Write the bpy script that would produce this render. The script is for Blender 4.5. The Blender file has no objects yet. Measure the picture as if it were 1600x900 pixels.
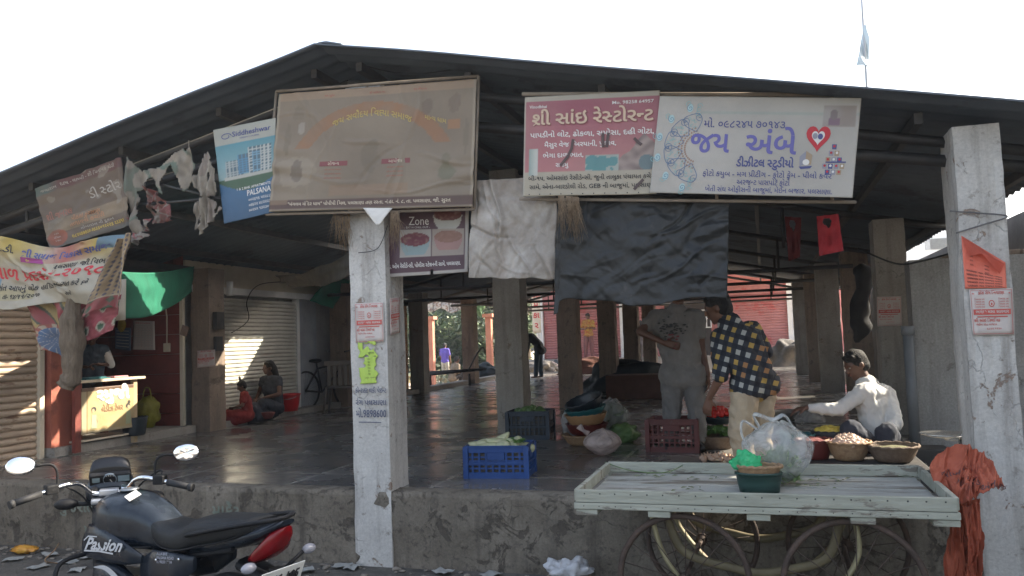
import bpy, bmesh, math, random
from mathutils import Vector, Matrix, noise
R = math.radians
rnd = random.Random(7)
SC = bpy.context.scene
COL = SC.collection
# ---------------------------------------------------------------- camera
F = 1250.0; CAMZ = 1.68; YAW = R(17.3); PITCH = R(3.7); ROLL = R(-2.0)
cam = bpy.data.cameras.new('camera'); cam.lens = 36 * F / 1600; cam.sensor_width = 36; cam.clip_end = 2000; cam.clip_start = 0.05
co = bpy.data.objects.new('camera', cam); COL.objects.link(co); SC.camera = co
CM = Matrix.Rotation(YAW, 3, 'Z') @ Matrix.Rotation(R(90) + PITCH, 3, 'X') @ Matrix.Rotation(ROLL, 3, 'Z')
co.matrix_world = Matrix.Translation((0, 0, CAMZ)) @ CM.to_4x4()
C0 = Vector((0, 0, CAMZ))
PL = 0.57            # height of the market floor
def ray(px, py): return CM @ Vector(((px - 800) / F, (450 - py) / F, -1))
def onY(px, py, Y):
    d = ray(px, py); return C0 + d * (Y / d.y)
def onX(px, py, X):
    d = ray(px, py); return C0 + d * (X / d.x)
def onZ(px, py, Z=PL):
    d = ray(px, py); return C0 + d * ((Z - CAMZ) / d.z)
# ---------------------------------------------------------------- materials
MATS = {}
def nd(nt, t, **k):
    n = nt.nodes.new(t)
    for a, b in k.items():
        if a in n.inputs.keys() if isinstance(a, str) else False: n.inputs[a].default_value = b
        else: setattr(n, a, b)
    return n
def c4(c): return (c[0], c[1], c[2], 1)
def mat(name, c1, c2=None, scale=4, rough=.8, bump=0, metal=0, c3=None, s3=1.2, t3=.55, w3=.06, spec=None, trans=0, emit=None, detail=6, alpha=1, stretch=(1, 1, 1), bscale=None):
    """mottled surface: c1/c2 by fine noise, c3 as larger stains"""
    if name in MATS: return MATS[name]
    m = bpy.data.materials.new(name); m.use_nodes = True; nt = m.node_tree; L = nt.links.new
    b = nt.nodes['Principled BSDF']; b.inputs['Roughness'].default_value = rough; b.inputs['Metallic'].default_value = metal
    if spec is not None: b.inputs['Specular IOR Level'].default_value = spec
    if trans: b.inputs['Transmission Weight'].default_value = trans
    if emit: b.inputs['Emission Color'].default_value = c4(emit); b.inputs['Emission Strength'].default_value = 1
    if alpha < 1: b.inputs['Alpha'].default_value = alpha
    b.inputs['Base Color'].default_value = c4(c1)
    tc = nd(nt, 'ShaderNodeNewGeometry'); mp = nd(nt, 'ShaderNodeMapping'); L(tc.outputs['Position'], mp.inputs[0]); mp.inputs['Scale'].default_value = stretch
    if c2:
        n = nd(nt, 'ShaderNodeTexNoise'); n.inputs['Scale'].default_value = scale; n.inputs['Detail'].default_value = detail; n.inputs['Roughness'].default_value = .65
        L(mp.outputs[0], n.inputs['Vector'])
        r = nd(nt, 'ShaderNodeValToRGB'); r.color_ramp.elements[0].position = .35; r.color_ramp.elements[1].position = .65
        r.color_ramp.elements[0].color = c4(c1); r.color_ramp.elements[1].color = c4(c2); L(n.outputs[0], r.inputs[0]); out = r.outputs[0]
        if c3:
            n3 = nd(nt, 'ShaderNodeTexNoise'); n3.inputs['Scale'].default_value = s3; n3.inputs['Detail'].default_value = 8; n3.inputs['Roughness'].default_value = .7
            L(mp.outputs[0], n3.inputs['Vector'])
            r3 = nd(nt, 'ShaderNodeValToRGB'); r3.color_ramp.elements[0].position = t3; r3.color_ramp.elements[1].position = t3 + w3
            L(n3.outputs[0], r3.inputs[0])
            mx = nd(nt, 'ShaderNodeMix', data_type='RGBA'); L(r3.outputs[0], mx.inputs[0]); L(out, mx.inputs[6]); mx.inputs[7].default_value = c4(c3); out = mx.outputs[2]
        L(out, b.inputs['Base Color'])
    if bump:
        nb = nd(nt, 'ShaderNodeTexNoise'); nb.inputs['Scale'].default_value = bscale or scale * 3; nb.inputs['Detail'].default_value = 8
        L(mp.outputs[0], nb.inputs['Vector'])
        bp = nd(nt, 'ShaderNodeBump'); bp.inputs['Strength'].default_value = min(1, bump); bp.inputs['Distance'].default_value = .02; L(nb.outputs[0], bp.inputs['Height']); L(bp.outputs[0], b.inputs['Normal'])
    MATS[name] = m; return m
def weathered(name, c1, c2, patch, stain=(.12, .10, .085), ps=3.0, pt=.60, crack=.5, streak=.35, fine=.16, rough=.88, bump=.6):
    """old plaster: mottled, flaked patches, hairline cracks, run-down dirt, fine speckle"""
    if name in MATS: return MATS[name]
    m = bpy.data.materials.new(name); m.use_nodes = True; nt = m.node_tree; L = nt.links.new; b = nt.nodes['Principled BSDF']; b.inputs['Roughness'].default_value = rough
    g = nd(nt, 'ShaderNodeNewGeometry'); P = g.outputs['Position']
    def noi(scale, det=8, ro=.65, dist=0, st=None):
        n = nd(nt, 'ShaderNodeTexNoise'); n.inputs['Scale'].default_value = scale; n.inputs['Detail'].default_value = det; n.inputs['Roughness'].default_value = ro; n.inputs['Distortion'].default_value = dist
        if st: mp = nd(nt, 'ShaderNodeMapping'); mp.inputs['Scale'].default_value = st; L(P, mp.inputs[0]); L(mp.outputs[0], n.inputs['Vector'])
        else: L(P, n.inputs['Vector'])
        return n.outputs[0]
    def rng(s, a, b_, c=0, d=1):
        r = nd(nt, 'ShaderNodeMapRange'); L(s, r.inputs[0]); r.inputs[1].default_value = a; r.inputs[2].default_value = b_; r.inputs[3].default_value = c; r.inputs[4].default_value = d; return r.outputs[0]
    def mixc(f, a, col, mode='MIX'):
        x = nd(nt, 'ShaderNodeMix', data_type='RGBA'); x.blend_type = mode
        if isinstance(f, float): x.inputs[0].default_value = f
        else: L(f, x.inputs[0])
        if isinstance(a, tuple): x.inputs[6].default_value = c4(a)
        else: L(a, x.inputs[6])
        if isinstance(col, tuple): x.inputs[7].default_value = c4(col)
        else: L(col, x.inputs[7])
        return x.outputs[2]
    def mul(a, b_):
        x = nd(nt, 'ShaderNodeMath'); x.operation = 'MULTIPLY'; L(a, x.inputs[0])
        if isinstance(b_, float): x.inputs[1].default_value = b_
        else: L(b_, x.inputs[1])
        return x.outputs[0]
    col = mixc(rng(noi(2.2), .35, .65), c1, c2)
    col = mixc(mul(rng(noi(1.0, 7, .6, 0, (9, 9, .7)), .52, .75), streak * 1.6), col, stain)
    pm = rng(noi(ps, 12, .72, .6), pt, pt + .025); col = mixc(pm, col, patch)
    col = mixc(mul(rng(noi(ps * 2.7, 10, .7), pt - .02, pt + .05), .55), col, stain)
    v = nd(nt, 'ShaderNodeTexVoronoi'); v.feature = 'DISTANCE_TO_EDGE'; v.inputs['Scale'].default_value = 2.6
    wn = nd(nt, 'ShaderNodeTexNoise'); wn.inputs['Scale'].default_value = 4; wn.inputs['Detail'].default_value = 6; L(P, wn.inputs['Vector']); vm = nd(nt, 'ShaderNodeVectorMath'); vm.operation = 'MULTIPLY_ADD'; L(wn.outputs[1], vm.inputs[0]); vm.inputs[1].default_value = (.35, .35, .35); L(P, vm.inputs[2]); L(vm.outputs[0], v.inputs['Vector'])
    ck = mul(rng(v.outputs['Distance'], .0, .010, 1, 0), rng(noi(1.7), .48, .56)); col = mixc(mul(ck, crack), col, (.05, .045, .04))
    sp = rng(noi(55, 4, .8), .3, .7, 1 - fine, 1 + fine); cb = nd(nt, 'ShaderNodeCombineColor'); [L(sp, cb.inputs[i]) for i in range(3)]; col = mixc(1.0, col, cb.outputs[0], 'MULTIPLY')
    L(col, b.inputs['Base Color'])
    h = nd(nt, 'ShaderNodeMath'); h.operation = 'SUBTRACT'; L(mul(noi(28, 8, .7), .35), h.inputs[0]); L(mul(pm, .6), h.inputs[1]); h2 = nd(nt, 'ShaderNodeMath'); h2.operation = 'SUBTRACT'; L(h.outputs[0], h2.inputs[0]); L(ck, h2.inputs[1])
    bp = nd(nt, 'ShaderNodeBump'); bp.inputs['Strength'].default_value = bump; bp.inputs['Distance'].default_value = .015; L(h2.outputs[0], bp.inputs['Height']); L(bp.outputs[0], b.inputs['Normal'])
    MATS[name] = m; return m
def creases(seed, n=14, amp=.02, w=(.008, .03), aspect=1.0, dirs=None):
    """a net of soft folds across a sheet"""
    r_ = random.Random(seed); S = []
    for i in range(n):
        a = r_.uniform(0, math.pi) if dirs is None else r_.gauss(dirs, .35)
        S.append((r_.random(), r_.random(), math.cos(a), math.sin(a), r_.uniform(.12, .55), r_.uniform(*w), amp * r_.uniform(.4, 1) * r_.choice((-1, 1, 1))))
    def f(u, v):
        t = 0
        for cu, cv, dx, dy, L_, ww, A in S:
            x, y = (u - cu) * aspect, v - cv; al = x * dx + y * dy; d = -x * dy + y * dx + .03 * math.sin(al * 9 + cu * 20)
            if abs(al) < L_ and abs(d) < ww * 4: t += A * math.exp(-(d / ww) ** 2) * (1 - (al / L_) ** 2)
        return t
    return f
def plus(*fs): return lambda u, v: sum(f(u, v) for f in fs)
def print_mat(name='printed', dirt=.35, rough=.6, dscale=3, dcol=(.16, .13, .10)):
    """printed cloth: colour from the print, dirt from noise"""
    if name in MATS: return MATS[name]
    m = bpy.data.materials.new(name); m.use_nodes = True; nt = m.node_tree; L = nt.links.new; b = nt.nodes['Principled BSDF']
    b.inputs['Roughness'].default_value = rough
    a = nd(nt, 'ShaderNodeVertexColor'); a.layer_name = 'Col'
    g = nd(nt, 'ShaderNodeNewGeometry'); n = nd(nt, 'ShaderNodeTexNoise'); n.inputs['Scale'].default_value = dscale; n.inputs['Detail'].default_value = 9; n.inputs['Roughness'].default_value = .7
    L(g.outputs['Position'], n.inputs['Vector'])
    r = nd(nt, 'ShaderNodeMapRange'); L(n.outputs[0], r.inputs[0]); r.inputs[1].default_value = .35; r.inputs[2].default_value = .75; r.inputs[3].default_value = dirt * .3; r.inputs[4].default_value = dirt * 1.6
    mx = nd(nt, 'ShaderNodeMix', data_type='RGBA'); L(r.outputs[0], mx.inputs[0]); L(a.outputs[0], mx.inputs[6]); mx.inputs[7].default_value = c4(dcol); gm = nd(nt, 'ShaderNodeMix', data_type='RGBA'); gm.blend_type = 'MULTIPLY'; gm.inputs[0].default_value = 1; gm.inputs[7].default_value = (.80, .79, .77, 1); L(mx.outputs[2], gm.inputs[6]); L(gm.outputs[2], b.inputs['Base Color'])
    n2 = nd(nt, 'ShaderNodeTexNoise'); n2.inputs['Scale'].default_value = 14; n2.inputs['Detail'].default_value = 5; L(g.outputs['Position'], n2.inputs['Vector'])
    bp = nd(nt, 'ShaderNodeBump'); bp.inputs['Strength'].default_value = .35; bp.inputs['Distance'].default_value = .01; L(n2.outputs[0], bp.inputs['Height']); L(bp.outputs[0], b.inputs['Normal'])
    MATS[name] = m; return m
# ---------------------------------------------------------------- object helpers
def link(name, me, m=None, parent=None):
    o = bpy.data.objects.new(name, me); COL.objects.link(o)
    if m is not None and me is not None and not me.materials:
        for x in (m if isinstance(m, (list, tuple)) else [m]): me.materials.append(x)
    if parent is not None: o.parent = parent
    return o
def obj(name, bm, m=None, parent=None, smooth=False):
    me = bpy.data.meshes.new(name)
    if smooth:
        for f in bm.faces: f.smooth = True
    bm.to_mesh(me); bm.free()
    return link(name, me, m, parent)
def tag(o, label=None, cat=None, group=None, kind=None):
    if label: o['label'] = label
    if cat: o['category'] = cat
    if group: o['group'] = group
    if kind: o['kind'] = kind
    return o
def thing(name, label, cat, loc=(0, 0, 0), rz=0, group=None):
    o = bpy.data.objects.new(name, None); COL.objects.link(o); o.location = loc; o.rotation_euler = (0, 0, rz); o.empty_display_size = .1
    return tag(o, label, cat, group)
def dup(root, loc, rz=None, label=None, group=None, rot=None, scale=None):
    r = root.copy(); COL.objects.link(r); r.location = loc
    if rz is not None: r.rotation_euler = (0, 0, rz)
    if rot is not None: r.rotation_euler = rot
    if scale is not None: r.scale = (scale,) * 3
    if label: r['label'] = label
    if group: r['group'] = group
    for ch in list(root.children):
        c = ch.copy(); COL.objects.link(c); c.parent = r
        for g in list(ch.children):
            d = g.copy(); COL.objects.link(d); d.parent = c
    return r
def BM(): return bmesh.new()
def bx(bm, x0, x1, y0, y1, z0, z1, mi=0, bev=0, M=None):
    vs = [bm.verts.new((x, y, z)) for z in (z0, z1) for y in (y0, y1) for x in (x0, x1)]
    fs = [bm.faces.new([vs[i] for i in q]) for q in ((0, 2, 3, 1), (4, 5, 7, 6), (0, 1, 5, 4), (2, 6, 7, 3), (0, 4, 6, 2), (1, 3, 7, 5))]
    for f in fs: f.material_index = mi
    if M is not None: bmesh.ops.transform(bm, matrix=M, verts=vs)
    if bev:
        es = list({e for f in fs for e in f.edges}); bmesh.ops.bevel(bm, geom=es, offset=bev, segments=2, affect='EDGES', profile=.6)
    return vs
def box(name, m, x0, x1, y0, y1, z0, z1, parent=None, bev=0):
    bm = BM(); bx(bm, x0, x1, y0, y1, z0, z1, 0, bev); return obj(name, bm, m, parent)
def frame_of(d):
    d = d.normalized(); up = Vector((0, 0, 1)) if abs(d.z) < .9 else Vector((1, 0, 0))
    a = d.cross(up).normalized(); b = a.cross(d).normalized(); return a, b
def tube(bm, pts, rad, n=8, mi=0, cap=True, flat=1.0, closed=False):
    pts = [Vector(p) for p in pts]; k = len(pts)
    rs = rad if isinstance(rad, (list, tuple)) else [rad] * k
    rings = []; pa = None
    for i, p in enumerate(pts):
        if closed: d = pts[(i + 1) % k] - pts[i - 1]
        else: d = (pts[min(i + 1, k - 1)] - pts[max(i - 1, 0)])
        if d.length < 1e-9: d = Vector((0, 0, 1))
        d.normalize()
        if pa is None: a, b = frame_of(d)
        else:
            a = (pa - d * pa.dot(d))
            a = a.normalized() if a.length > 1e-6 else frame_of(d)[0]
            b = a.cross(d).normalized()
        pa = a
        rings.append([bm.verts.new(p + a * math.cos(2 * math.pi * j / n) * rs[i] + b * math.sin(2 * math.pi * j / n) * rs[i] * flat) for j in range(n)])
    m_ = k if closed else k - 1
    for i in range(m_):
        A, B = rings[i], rings[(i + 1) % k]
        for j in range(n):
            f = bm.faces.new((A[j], A[(j + 1) % n], B[(j + 1) % n], B[j])); f.material_index = mi; f.smooth = True
    if cap and not closed:
        f = bm.faces.new(rings[0][::-1]); f.material_index = mi; f = bm.faces.new(rings[-1]); f.material_index = mi
    return rings
def lathe(bm, prof, n=20, mi=0, M=None, smooth=True, close=False):
    rings = []
    for r, z in prof: rings.append([bm.verts.new((r * math.cos(2 * math.pi * j / n), r * math.sin(2 * math.pi * j / n), z)) for j in range(n)])
    rr = rings + ([rings[0]] if close else [])
    for A, B in zip(rr, rr[1:]):
        for j in range(n):
            f = bm.faces.new((A[j], A[(j + 1) % n], B[(j + 1) % n], B[j])); f.material_index = mi; f.smooth = smooth
    if not close:
        for rg, s in ((rings[0], -1), (rings[-1], 1)):
            f = bm.faces.new(rg[::s]); f.material_index = mi
    if M is not None: bmesh.ops.transform(bm, matrix=M, verts=[v for rg in rings for v in rg])
def ball(bm, c, r, sc=(1, 1, 1), sub=2, mi=0, jit=0, rot=None):
    g = bmesh.ops.create_icosphere(bm, subdivisions=sub, radius=1)
    rx = Matrix.Rotation(rot, 3, 'Z') if isinstance(rot, (int, float)) else rot
    for v in g['verts']:
        k = 1 + jit * noise.noise(v.co * 2.3 + Vector(c) * 7)
        q = Vector((v.co.x * sc[0], v.co.y * sc[1], v.co.z * sc[2])) * r * k
        if rx is not None: q = rx @ q
        v.co = q + Vector(c)
    for v in g['verts']:
        for f in v.link_faces: f.material_index = mi; f.smooth = True
def prism(bm, pts, d, mi=0, M=None):
    """pts: list of 3D points (planar outline), d: extrusion vector"""
    d = Vector(d); A = [bm.verts.new(Vector(p)) for p in pts]; B = [bm.verts.new(Vector(p) + d) for p in pts]; n = len(pts)
    fs = [bm.faces.new(A[::-1]), bm.faces.new(B)] + [bm.faces.new((A[i], A[(i + 1) % n], B[(i + 1) % n], B[i])) for i in range(n)]
    for f in fs: f.material_index = mi
    if M is not None: bmesh.ops.transform(bm, matrix=M, verts=A + B)
    bmesh.ops.recalc_face_normals(bm, faces=fs)
def catmull(pts, n=6):
    pts = [Vector(p) for p in pts]; out = []
    for i in range(len(pts) - 1):
        p0 = pts[max(i - 1, 0)]; p1 = pts[i]; p2 = pts[i + 1]; p3 = pts[min(i + 2, len(pts) - 1)]
        for k in range(n):
            t = k / n; out.append(.5 * ((2 * p1) + (p2 - p0) * t + (2 * p0 - 5 * p1 + 4 * p2 - p3) * t * t + (3 * p1 - p0 - 3 * p2 + p3) * t ** 3))
    out.append(pts[-1]); return out
def remesh(bm, vox=.012, smooth=4):
    """fuse overlapping closed shells into one continuous skin"""
    me = bpy.data.meshes.new('tmp'); bm.to_mesh(me); bm.free(); o = bpy.data.objects.new('tmp', me); COL.objects.link(o)
    md = o.modifiers.new('r', 'REMESH'); md.mode = 'VOXEL'; md.voxel_size = vox
    s = o.modifiers.new('s', 'SMOOTH'); s.iterations = smooth; s.factor = .5
    dg = bpy.context.evaluated_depsgraph_get(); dg.update(); e = o.evaluated_get(dg)
    out = bpy.data.meshes.new_from_object(e); bpy.data.objects.remove(o); bpy.data.meshes.remove(me)
    for p in out.polygons: p.use_smooth = True
    return out
def N(x, y=0, z=0): return noise.noise(Vector((x, y, z)))
# ---------------------------------------------------------------- lettering (shaped Gujarati and Latin glyph outlines)
_gc = {}
def glyph(s, bold):
    k = (s, bold)
    if k in _gc: return _gc[k]
    c = bpy.data.curves.new('t', 'FONT'); c.body = s; c.size = 1; c.resolution_u = 2; c.offset = bold
    o = bpy.data.objects.new('t', c); COL.objects.link(o); bpy.context.view_layer.update()
    dg = bpy.context.evaluated_depsgraph_get(); me = bpy.data.meshes.new_from_object(o.evaluated_get(dg))
    def wd(t):
        c.body = t; bpy.context.view_layer.update(); return o.dimensions.x
    adv = wd('I' + s + 'I') - wd('II')
    V = [v.co.xy.copy() for v in me.vertices]; P = [tuple(p.vertices) for p in me.polygons]
    bpy.data.objects.remove(o); bpy.data.curves.remove(c); bpy.data.meshes.remove(me)
    _gc[k] = (V, P, adv); return _gc[k]
VIR = '\u0acd'; MATRA = set('\u0abe\u0abf\u0ac0\u0ac1\u0ac2\u0ac3\u0ac5\u0ac7\u0ac8\u0ac9\u0acb\u0acc\u0a82\u0a83\u0a81')
def clusters(s):
    out = []; i = 0
    while i < len(s):
        j = i + 1
        while j < len(s) and (s[j] in MATRA or s[j] == VIR or (s[j - 1] == VIR)): j += 1
        out.append(s[i:j]); i = j
    return out
def cut(V, P, x):
    """keep what lies left of x (half letter forms)"""
    bm = BM(); vs = [bm.verts.new((v.x, v.y, 0)) for v in V]
    for p in P:
        try: bm.faces.new([vs[i] for i in p])
        except ValueError: pass
    g = bm.verts[:] + bm.edges[:] + bm.faces[:]
    bmesh.ops.bisect_plane(bm, geom=g, plane_co=(x, 0, 0), plane_no=(1, 0, 0), clear_outer=True)
    bm.verts.index_update(); V2 = [v.co.xy.copy() for v in bm.verts]; P2 = [tuple(v.index for v in f.verts) for f in bm.faces]; bm.free(); return V2, P2
def layout(s, bold=0.0, track=0.0):
    """-> verts, polys, width; unit size"""
    VV = []; PP = []; x = 0
    def put(V, P, dx):
        b = len(VV); VV.extend([Vector((v.x + dx, v.y)) for v in V]); PP.extend([tuple(i + b for i in p) for p in P])
    for cl in clusters(s):
        if cl == ' ': x += .26; continue
        rak = reph = False; pre = ''
        if cl.startswith('\u0ab0' + VIR) and len(cl) > 2: reph = True; cl = cl[2:]
        while VIR + '\u0ab0' in cl: cl = cl.replace(VIR + '\u0ab0', '', 1); rak = True
        if '\u0abf' in cl: cl = cl.replace('\u0abf', ''); V, P, a = glyph('\u0abf', bold); put(V, P, x); x += a
        while len(cl) > 1 and cl[1] == VIR:
            V, P, a = glyph(cl[0], bold)
            if len(cl) == 2: put(V, P, x); x += a; cl = ''; break
            k = .70 if cl[0] != '\u0aa8' else .62
            V, P = cut(V, P, a * k); put(V, P, x); x += a * k; cl = cl[2:]
        if not cl: continue
        V, P, a = glyph(cl + ('\u0ac5' if reph else ''), bold)
        put(V, P, x)
        if rak: put([Vector(q) for q in ((.06, -.02), (.11, -.06), (.30, .12), (.27, .16))], [(0, 1, 2, 3)], x)
        x += a + track
    return VV, PP, x
# ---------------------------------------------------------------- hung or pasted sheets (banners, tarpaulins, posters)
class Sheet:
    def __init__(s, corners, nx=40, ny=24, disp=None, edge=None, th=.004):
        s.c = [Vector(p) for p in corners]; s.nx = nx; s.ny = ny; s.disp = disp; s.edge = edge; s.th = th
        tl, tr, br, bl = s.c; s.W = ((tr - tl).length + (br - bl).length) / 2; s.H = ((tl - bl).length + (tr - br).length) / 2
        s.n = (tr - tl).cross(tl - bl).normalized()
        if s.n.dot(C0 - tl) < 0: s.n = -s.n
        s.bm = BM()
    def P(s, u, v, off=0.0):
        tl, tr, br, bl = s.c
        if s.edge: u, v = s.edge(u, v)
        p = (tl * (1 - u) + tr * u) * v + (bl * (1 - u) + br * u) * (1 - v)
        d = s.disp(u, v) if s.disp else 0
        return p + s.n * (d + off)
    def base(s, paint=None, hole=None, mi=0):
        bm = s.bm; nx, ny = s.nx, s.ny; cl = bm.loops.layers.float_color.new('Col') if paint else None
        G = [[[None] * (nx + 1) for _ in range(ny + 1)] for _ in (0, 1)]
        for k in (0, 1):
            for j in range(ny + 1):
                for i in range(nx + 1): G[k][j][i] = bm.verts.new(s.P(i / nx, j / ny, -k * s.th))
        K = [[not (hole and hole((i + .5) / nx, (j + .5) / ny)) for i in range(nx)] for j in range(ny)]
        pc = [[c4(paint(i / nx, j / ny)) for i in range(nx + 1)] for j in range(ny + 1)] if paint else None
        def face(vs, ij):
            f = bm.faces.new(vs); f.material_index = mi; f.smooth = True
            if cl:
                for lp, (a, b) in zip(f.loops, ij): lp[cl] = pc[b][a]
        for j in range(ny):
            for i in range(nx):
                if not K[j][i]: continue
                q = [(i, j), (i + 1, j), (i + 1, j + 1), (i, j + 1)]
                face([G[0][b][a] for a, b in q], q); face([G[1][b][a] for a, b in q][::-1], q[::-1])
                for (a, b), (a2, b2), di, dj in ((q[0], q[1], 0, -1), (q[1], q[2], 1, 0), (q[2], q[3], 0, 1), (q[3], q[0], -1, 0)):
                    ii, jj = i + di, j + dj
                    if not (0 <= ii < nx and 0 <= jj < ny) or not K[jj][ii]:
                        face([G[0][b2][a2], G[0][b][a], G[1][b][a], G[1][b2][a2]], [(a2, b2), (a, b), (a, b), (a2, b2)])
        s.top = [v for v in bm.verts if not v.link_faces]
        for v in s.top: bm.verts.remove(v)
        return s
    def text(s, t, u, v, h, mi=1, align='l', bold=0.0, off=.003, fit=None, rot=0, fn=None, slant=0, track=0):
        """baseline start at (u,v); h = letter height in metres; fit = width as share of the sheet"""
        V, P, w = layout(t, bold, track)
        if not V: return
        k = h / .7; kx = k
        if fit: kx = fit * s.W / max(w, .01)
        dx = {'l': 0, 'c': -.5 * w, 'r': -w}[align]
        vs = []
        for q in V:
            X = (q.x + dx + slant * q.y) * kx; Y = q.y * k
            if rot: X, Y = X * math.cos(rot) - Y * math.sin(rot), X * math.sin(rot) + Y * math.cos(rot)
            if fn: X, Y = fn(X, Y)
            vs.append(s.bm.verts.new(s.P(u + X / s.W, v + Y / s.H, off)))
        for p in P:
            try: f = s.bm.faces.new([vs[i] for i in p]); f.material_index = mi
            except ValueError: pass
    def poly(s, pts, mi, off=.002):
        vs = [s.bm.verts.new(s.P(u, v, off)) for u, v in pts]
        f = s.bm.faces.new(vs); f.material_index = mi
    def ell(s, u, v, ru, rv, mi, off=.002, n=20, rings=3):
        prev = None; c = s.bm.verts.new(s.P(u, v, off))
        for k in range(1, rings + 1):
            rg = [s.bm.verts.new(s.P(u + ru * k / rings * math.cos(2 * math.pi * j / n), v + rv * k / rings * math.sin(2 * math.pi * j / n), off)) for j in range(n)]
            for j in range(n):
                f = s.bm.faces.new((prev[j], rg[j], rg[(j + 1) % n], prev[(j + 1) % n]) if prev else (c, rg[j], rg[(j + 1) % n])); f.material_index = mi
            prev = rg
    def line(s, pts, w, mi, off=.003):
        """stroke of width w metres through uv points"""
        for (u0, v0), (u1, v1) in zip(pts, pts[1:]):
            d = Vector(((u1 - u0) * s.W, (v1 - v0) * s.H))
            if d.length < 1e-6: continue
            n_ = Vector((-d.y, d.x)).normalized() * w / 2; e = d.normalized() * w * .2
            q = [(u0 * s.W - e.x + n_.x, v0 * s.H - e.y + n_.y), (u0 * s.W - e.x - n_.x, v0 * s.H - e.y - n_.y), (u1 * s.W + e.x - n_.x, v1 * s.H + e.y - n_.y), (u1 * s.W + e.x + n_.x, v1 * s.H + e.y + n_.y)]
            s.poly([(a / s.W, b / s.H) for a, b in q], mi, off)
    def build(s, name, mats, label=None, cat=None, group=None, parent=None):
        o = obj(name, s.bm, mats, parent)
        if label: tag(o, label, cat, group)
        return o
def flatc(name, c, rough=.6): return mat(name, c, rough=rough)
def cornersY(pts, Y): return [onY(x, y, Y if not isinstance(Y, (list, tuple)) else Y[i]) for i, (x, y) in enumerate(pts)]
# ================================================================ materials
M_CONC = weathered('pillar_concrete', (.27, .245, .215), (.36, .335, .30), (.24, .19, .15), ps=2.6, pt=.62)
M_CONCW = weathered('whitewashed_concrete', (.44, .42, .39), (.56, .54, .50), (.27, .20, .155), stain=(.20, .175, .15), ps=5.0, pt=.60, crack=.15, streak=.5)
M_CONCB = weathered('brown_concrete', (.20, .15, .115), (.28, .215, .165), (.16, .12, .09), stain=(.08, .06, .05), ps=2.2, pt=.6)
M_PLINTH = weathered('stained_render', (.125, .105, .08), (.20, .172, .135), (.09, .075, .058), stain=(.055, .045, .035), ps=4.4, pt=.56, crack=.2, streak=.6, fine=.25)
M_ROAD = mat('dusty_tarmac', (.075, .07, .062), (.12, .11, .095), 9, .95, .8, c3=(.055, .05, .045), s3=1.3, t3=.55, bscale=40)
M_EARTH = mat('dry_earth', (.40, .33, .25), (.52, .44, .34), 2, .95, .5, c3=(.19, .15, .10), s3=.5)
M_ROOF = mat('asbestos_sheet', (.072, .086, .102), (.105, .122, .142), 1.6, .75, .2, c3=(.055, .062, .07), s3=.9)
M_STEEL = mat('dark_steel', (.035, .034, .034), (.06, .055, .05), 8, .6)
M_CEM = mat('cement_wall', (.27, .265, .255), (.36, .355, .34), 9, .9, .5, c3=(.19, .185, .175), s3=1.6, t3=.57, bscale=60) if False else weathered('cement_wall', (.25, .245, .235), (.33, .325, .31), (.20, .19, .18), ps=2.0, pt=.62, crack=.2, fine=.25)
M_REDW = mat('red_painted_boards', (.17, .045, .035), (.22, .06, .045), 5, .6, .2, c3=(.10, .03, .025), s3=2)
M_REDP = mat('orange_red_plaster', (.33, .10, .065), (.40, .13, .085), 4, .8, .3, c3=(.25, .08, .055), s3=2.2)
M_SHT = mat('rust_cream_shutter', (.42, .31, .22), (.52, .40, .29), 3, .55, .1, c3=(.26, .16, .10), s3=3, t3=.57, stretch=(1, 1, 4))
M_SHG = mat('grey_shutter', (.46, .44, .38), (.56, .54, .47), 3, .5, .1, c3=(.34, .31, .26), s3=2.5, t3=.6)
M_SHR = mat('pink_shutter', (.40, .165, .155), (.46, .20, .19), 3, .6, .1, c3=(.42, .10, .09), s3=1.5)
M_PINK = mat('pink_plaster', (.55, .20, .18), (.62, .25, .22), 2, .85, .2)
M_WHITE = mat('white_paint', (.66, .65, .62), (.76, .75, .72), 5, .6, .1)
M_CREAM = mat('cream_paint', (.58, .50, .38), (.66, .58, .45), 5, .7)
M_BLUEG = mat('blue_grey_door', (.22, .24, .27), (.30, .32, .35), 3, .5, .2, c3=(.38, .32, .28), s3=3, t3=.62)
M_BLACK = mat('black_rubber', (.015, .015, .016), rough=.7)
M_INK = mat('black_ink', (.03, .028, .03), rough=.7)
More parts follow.
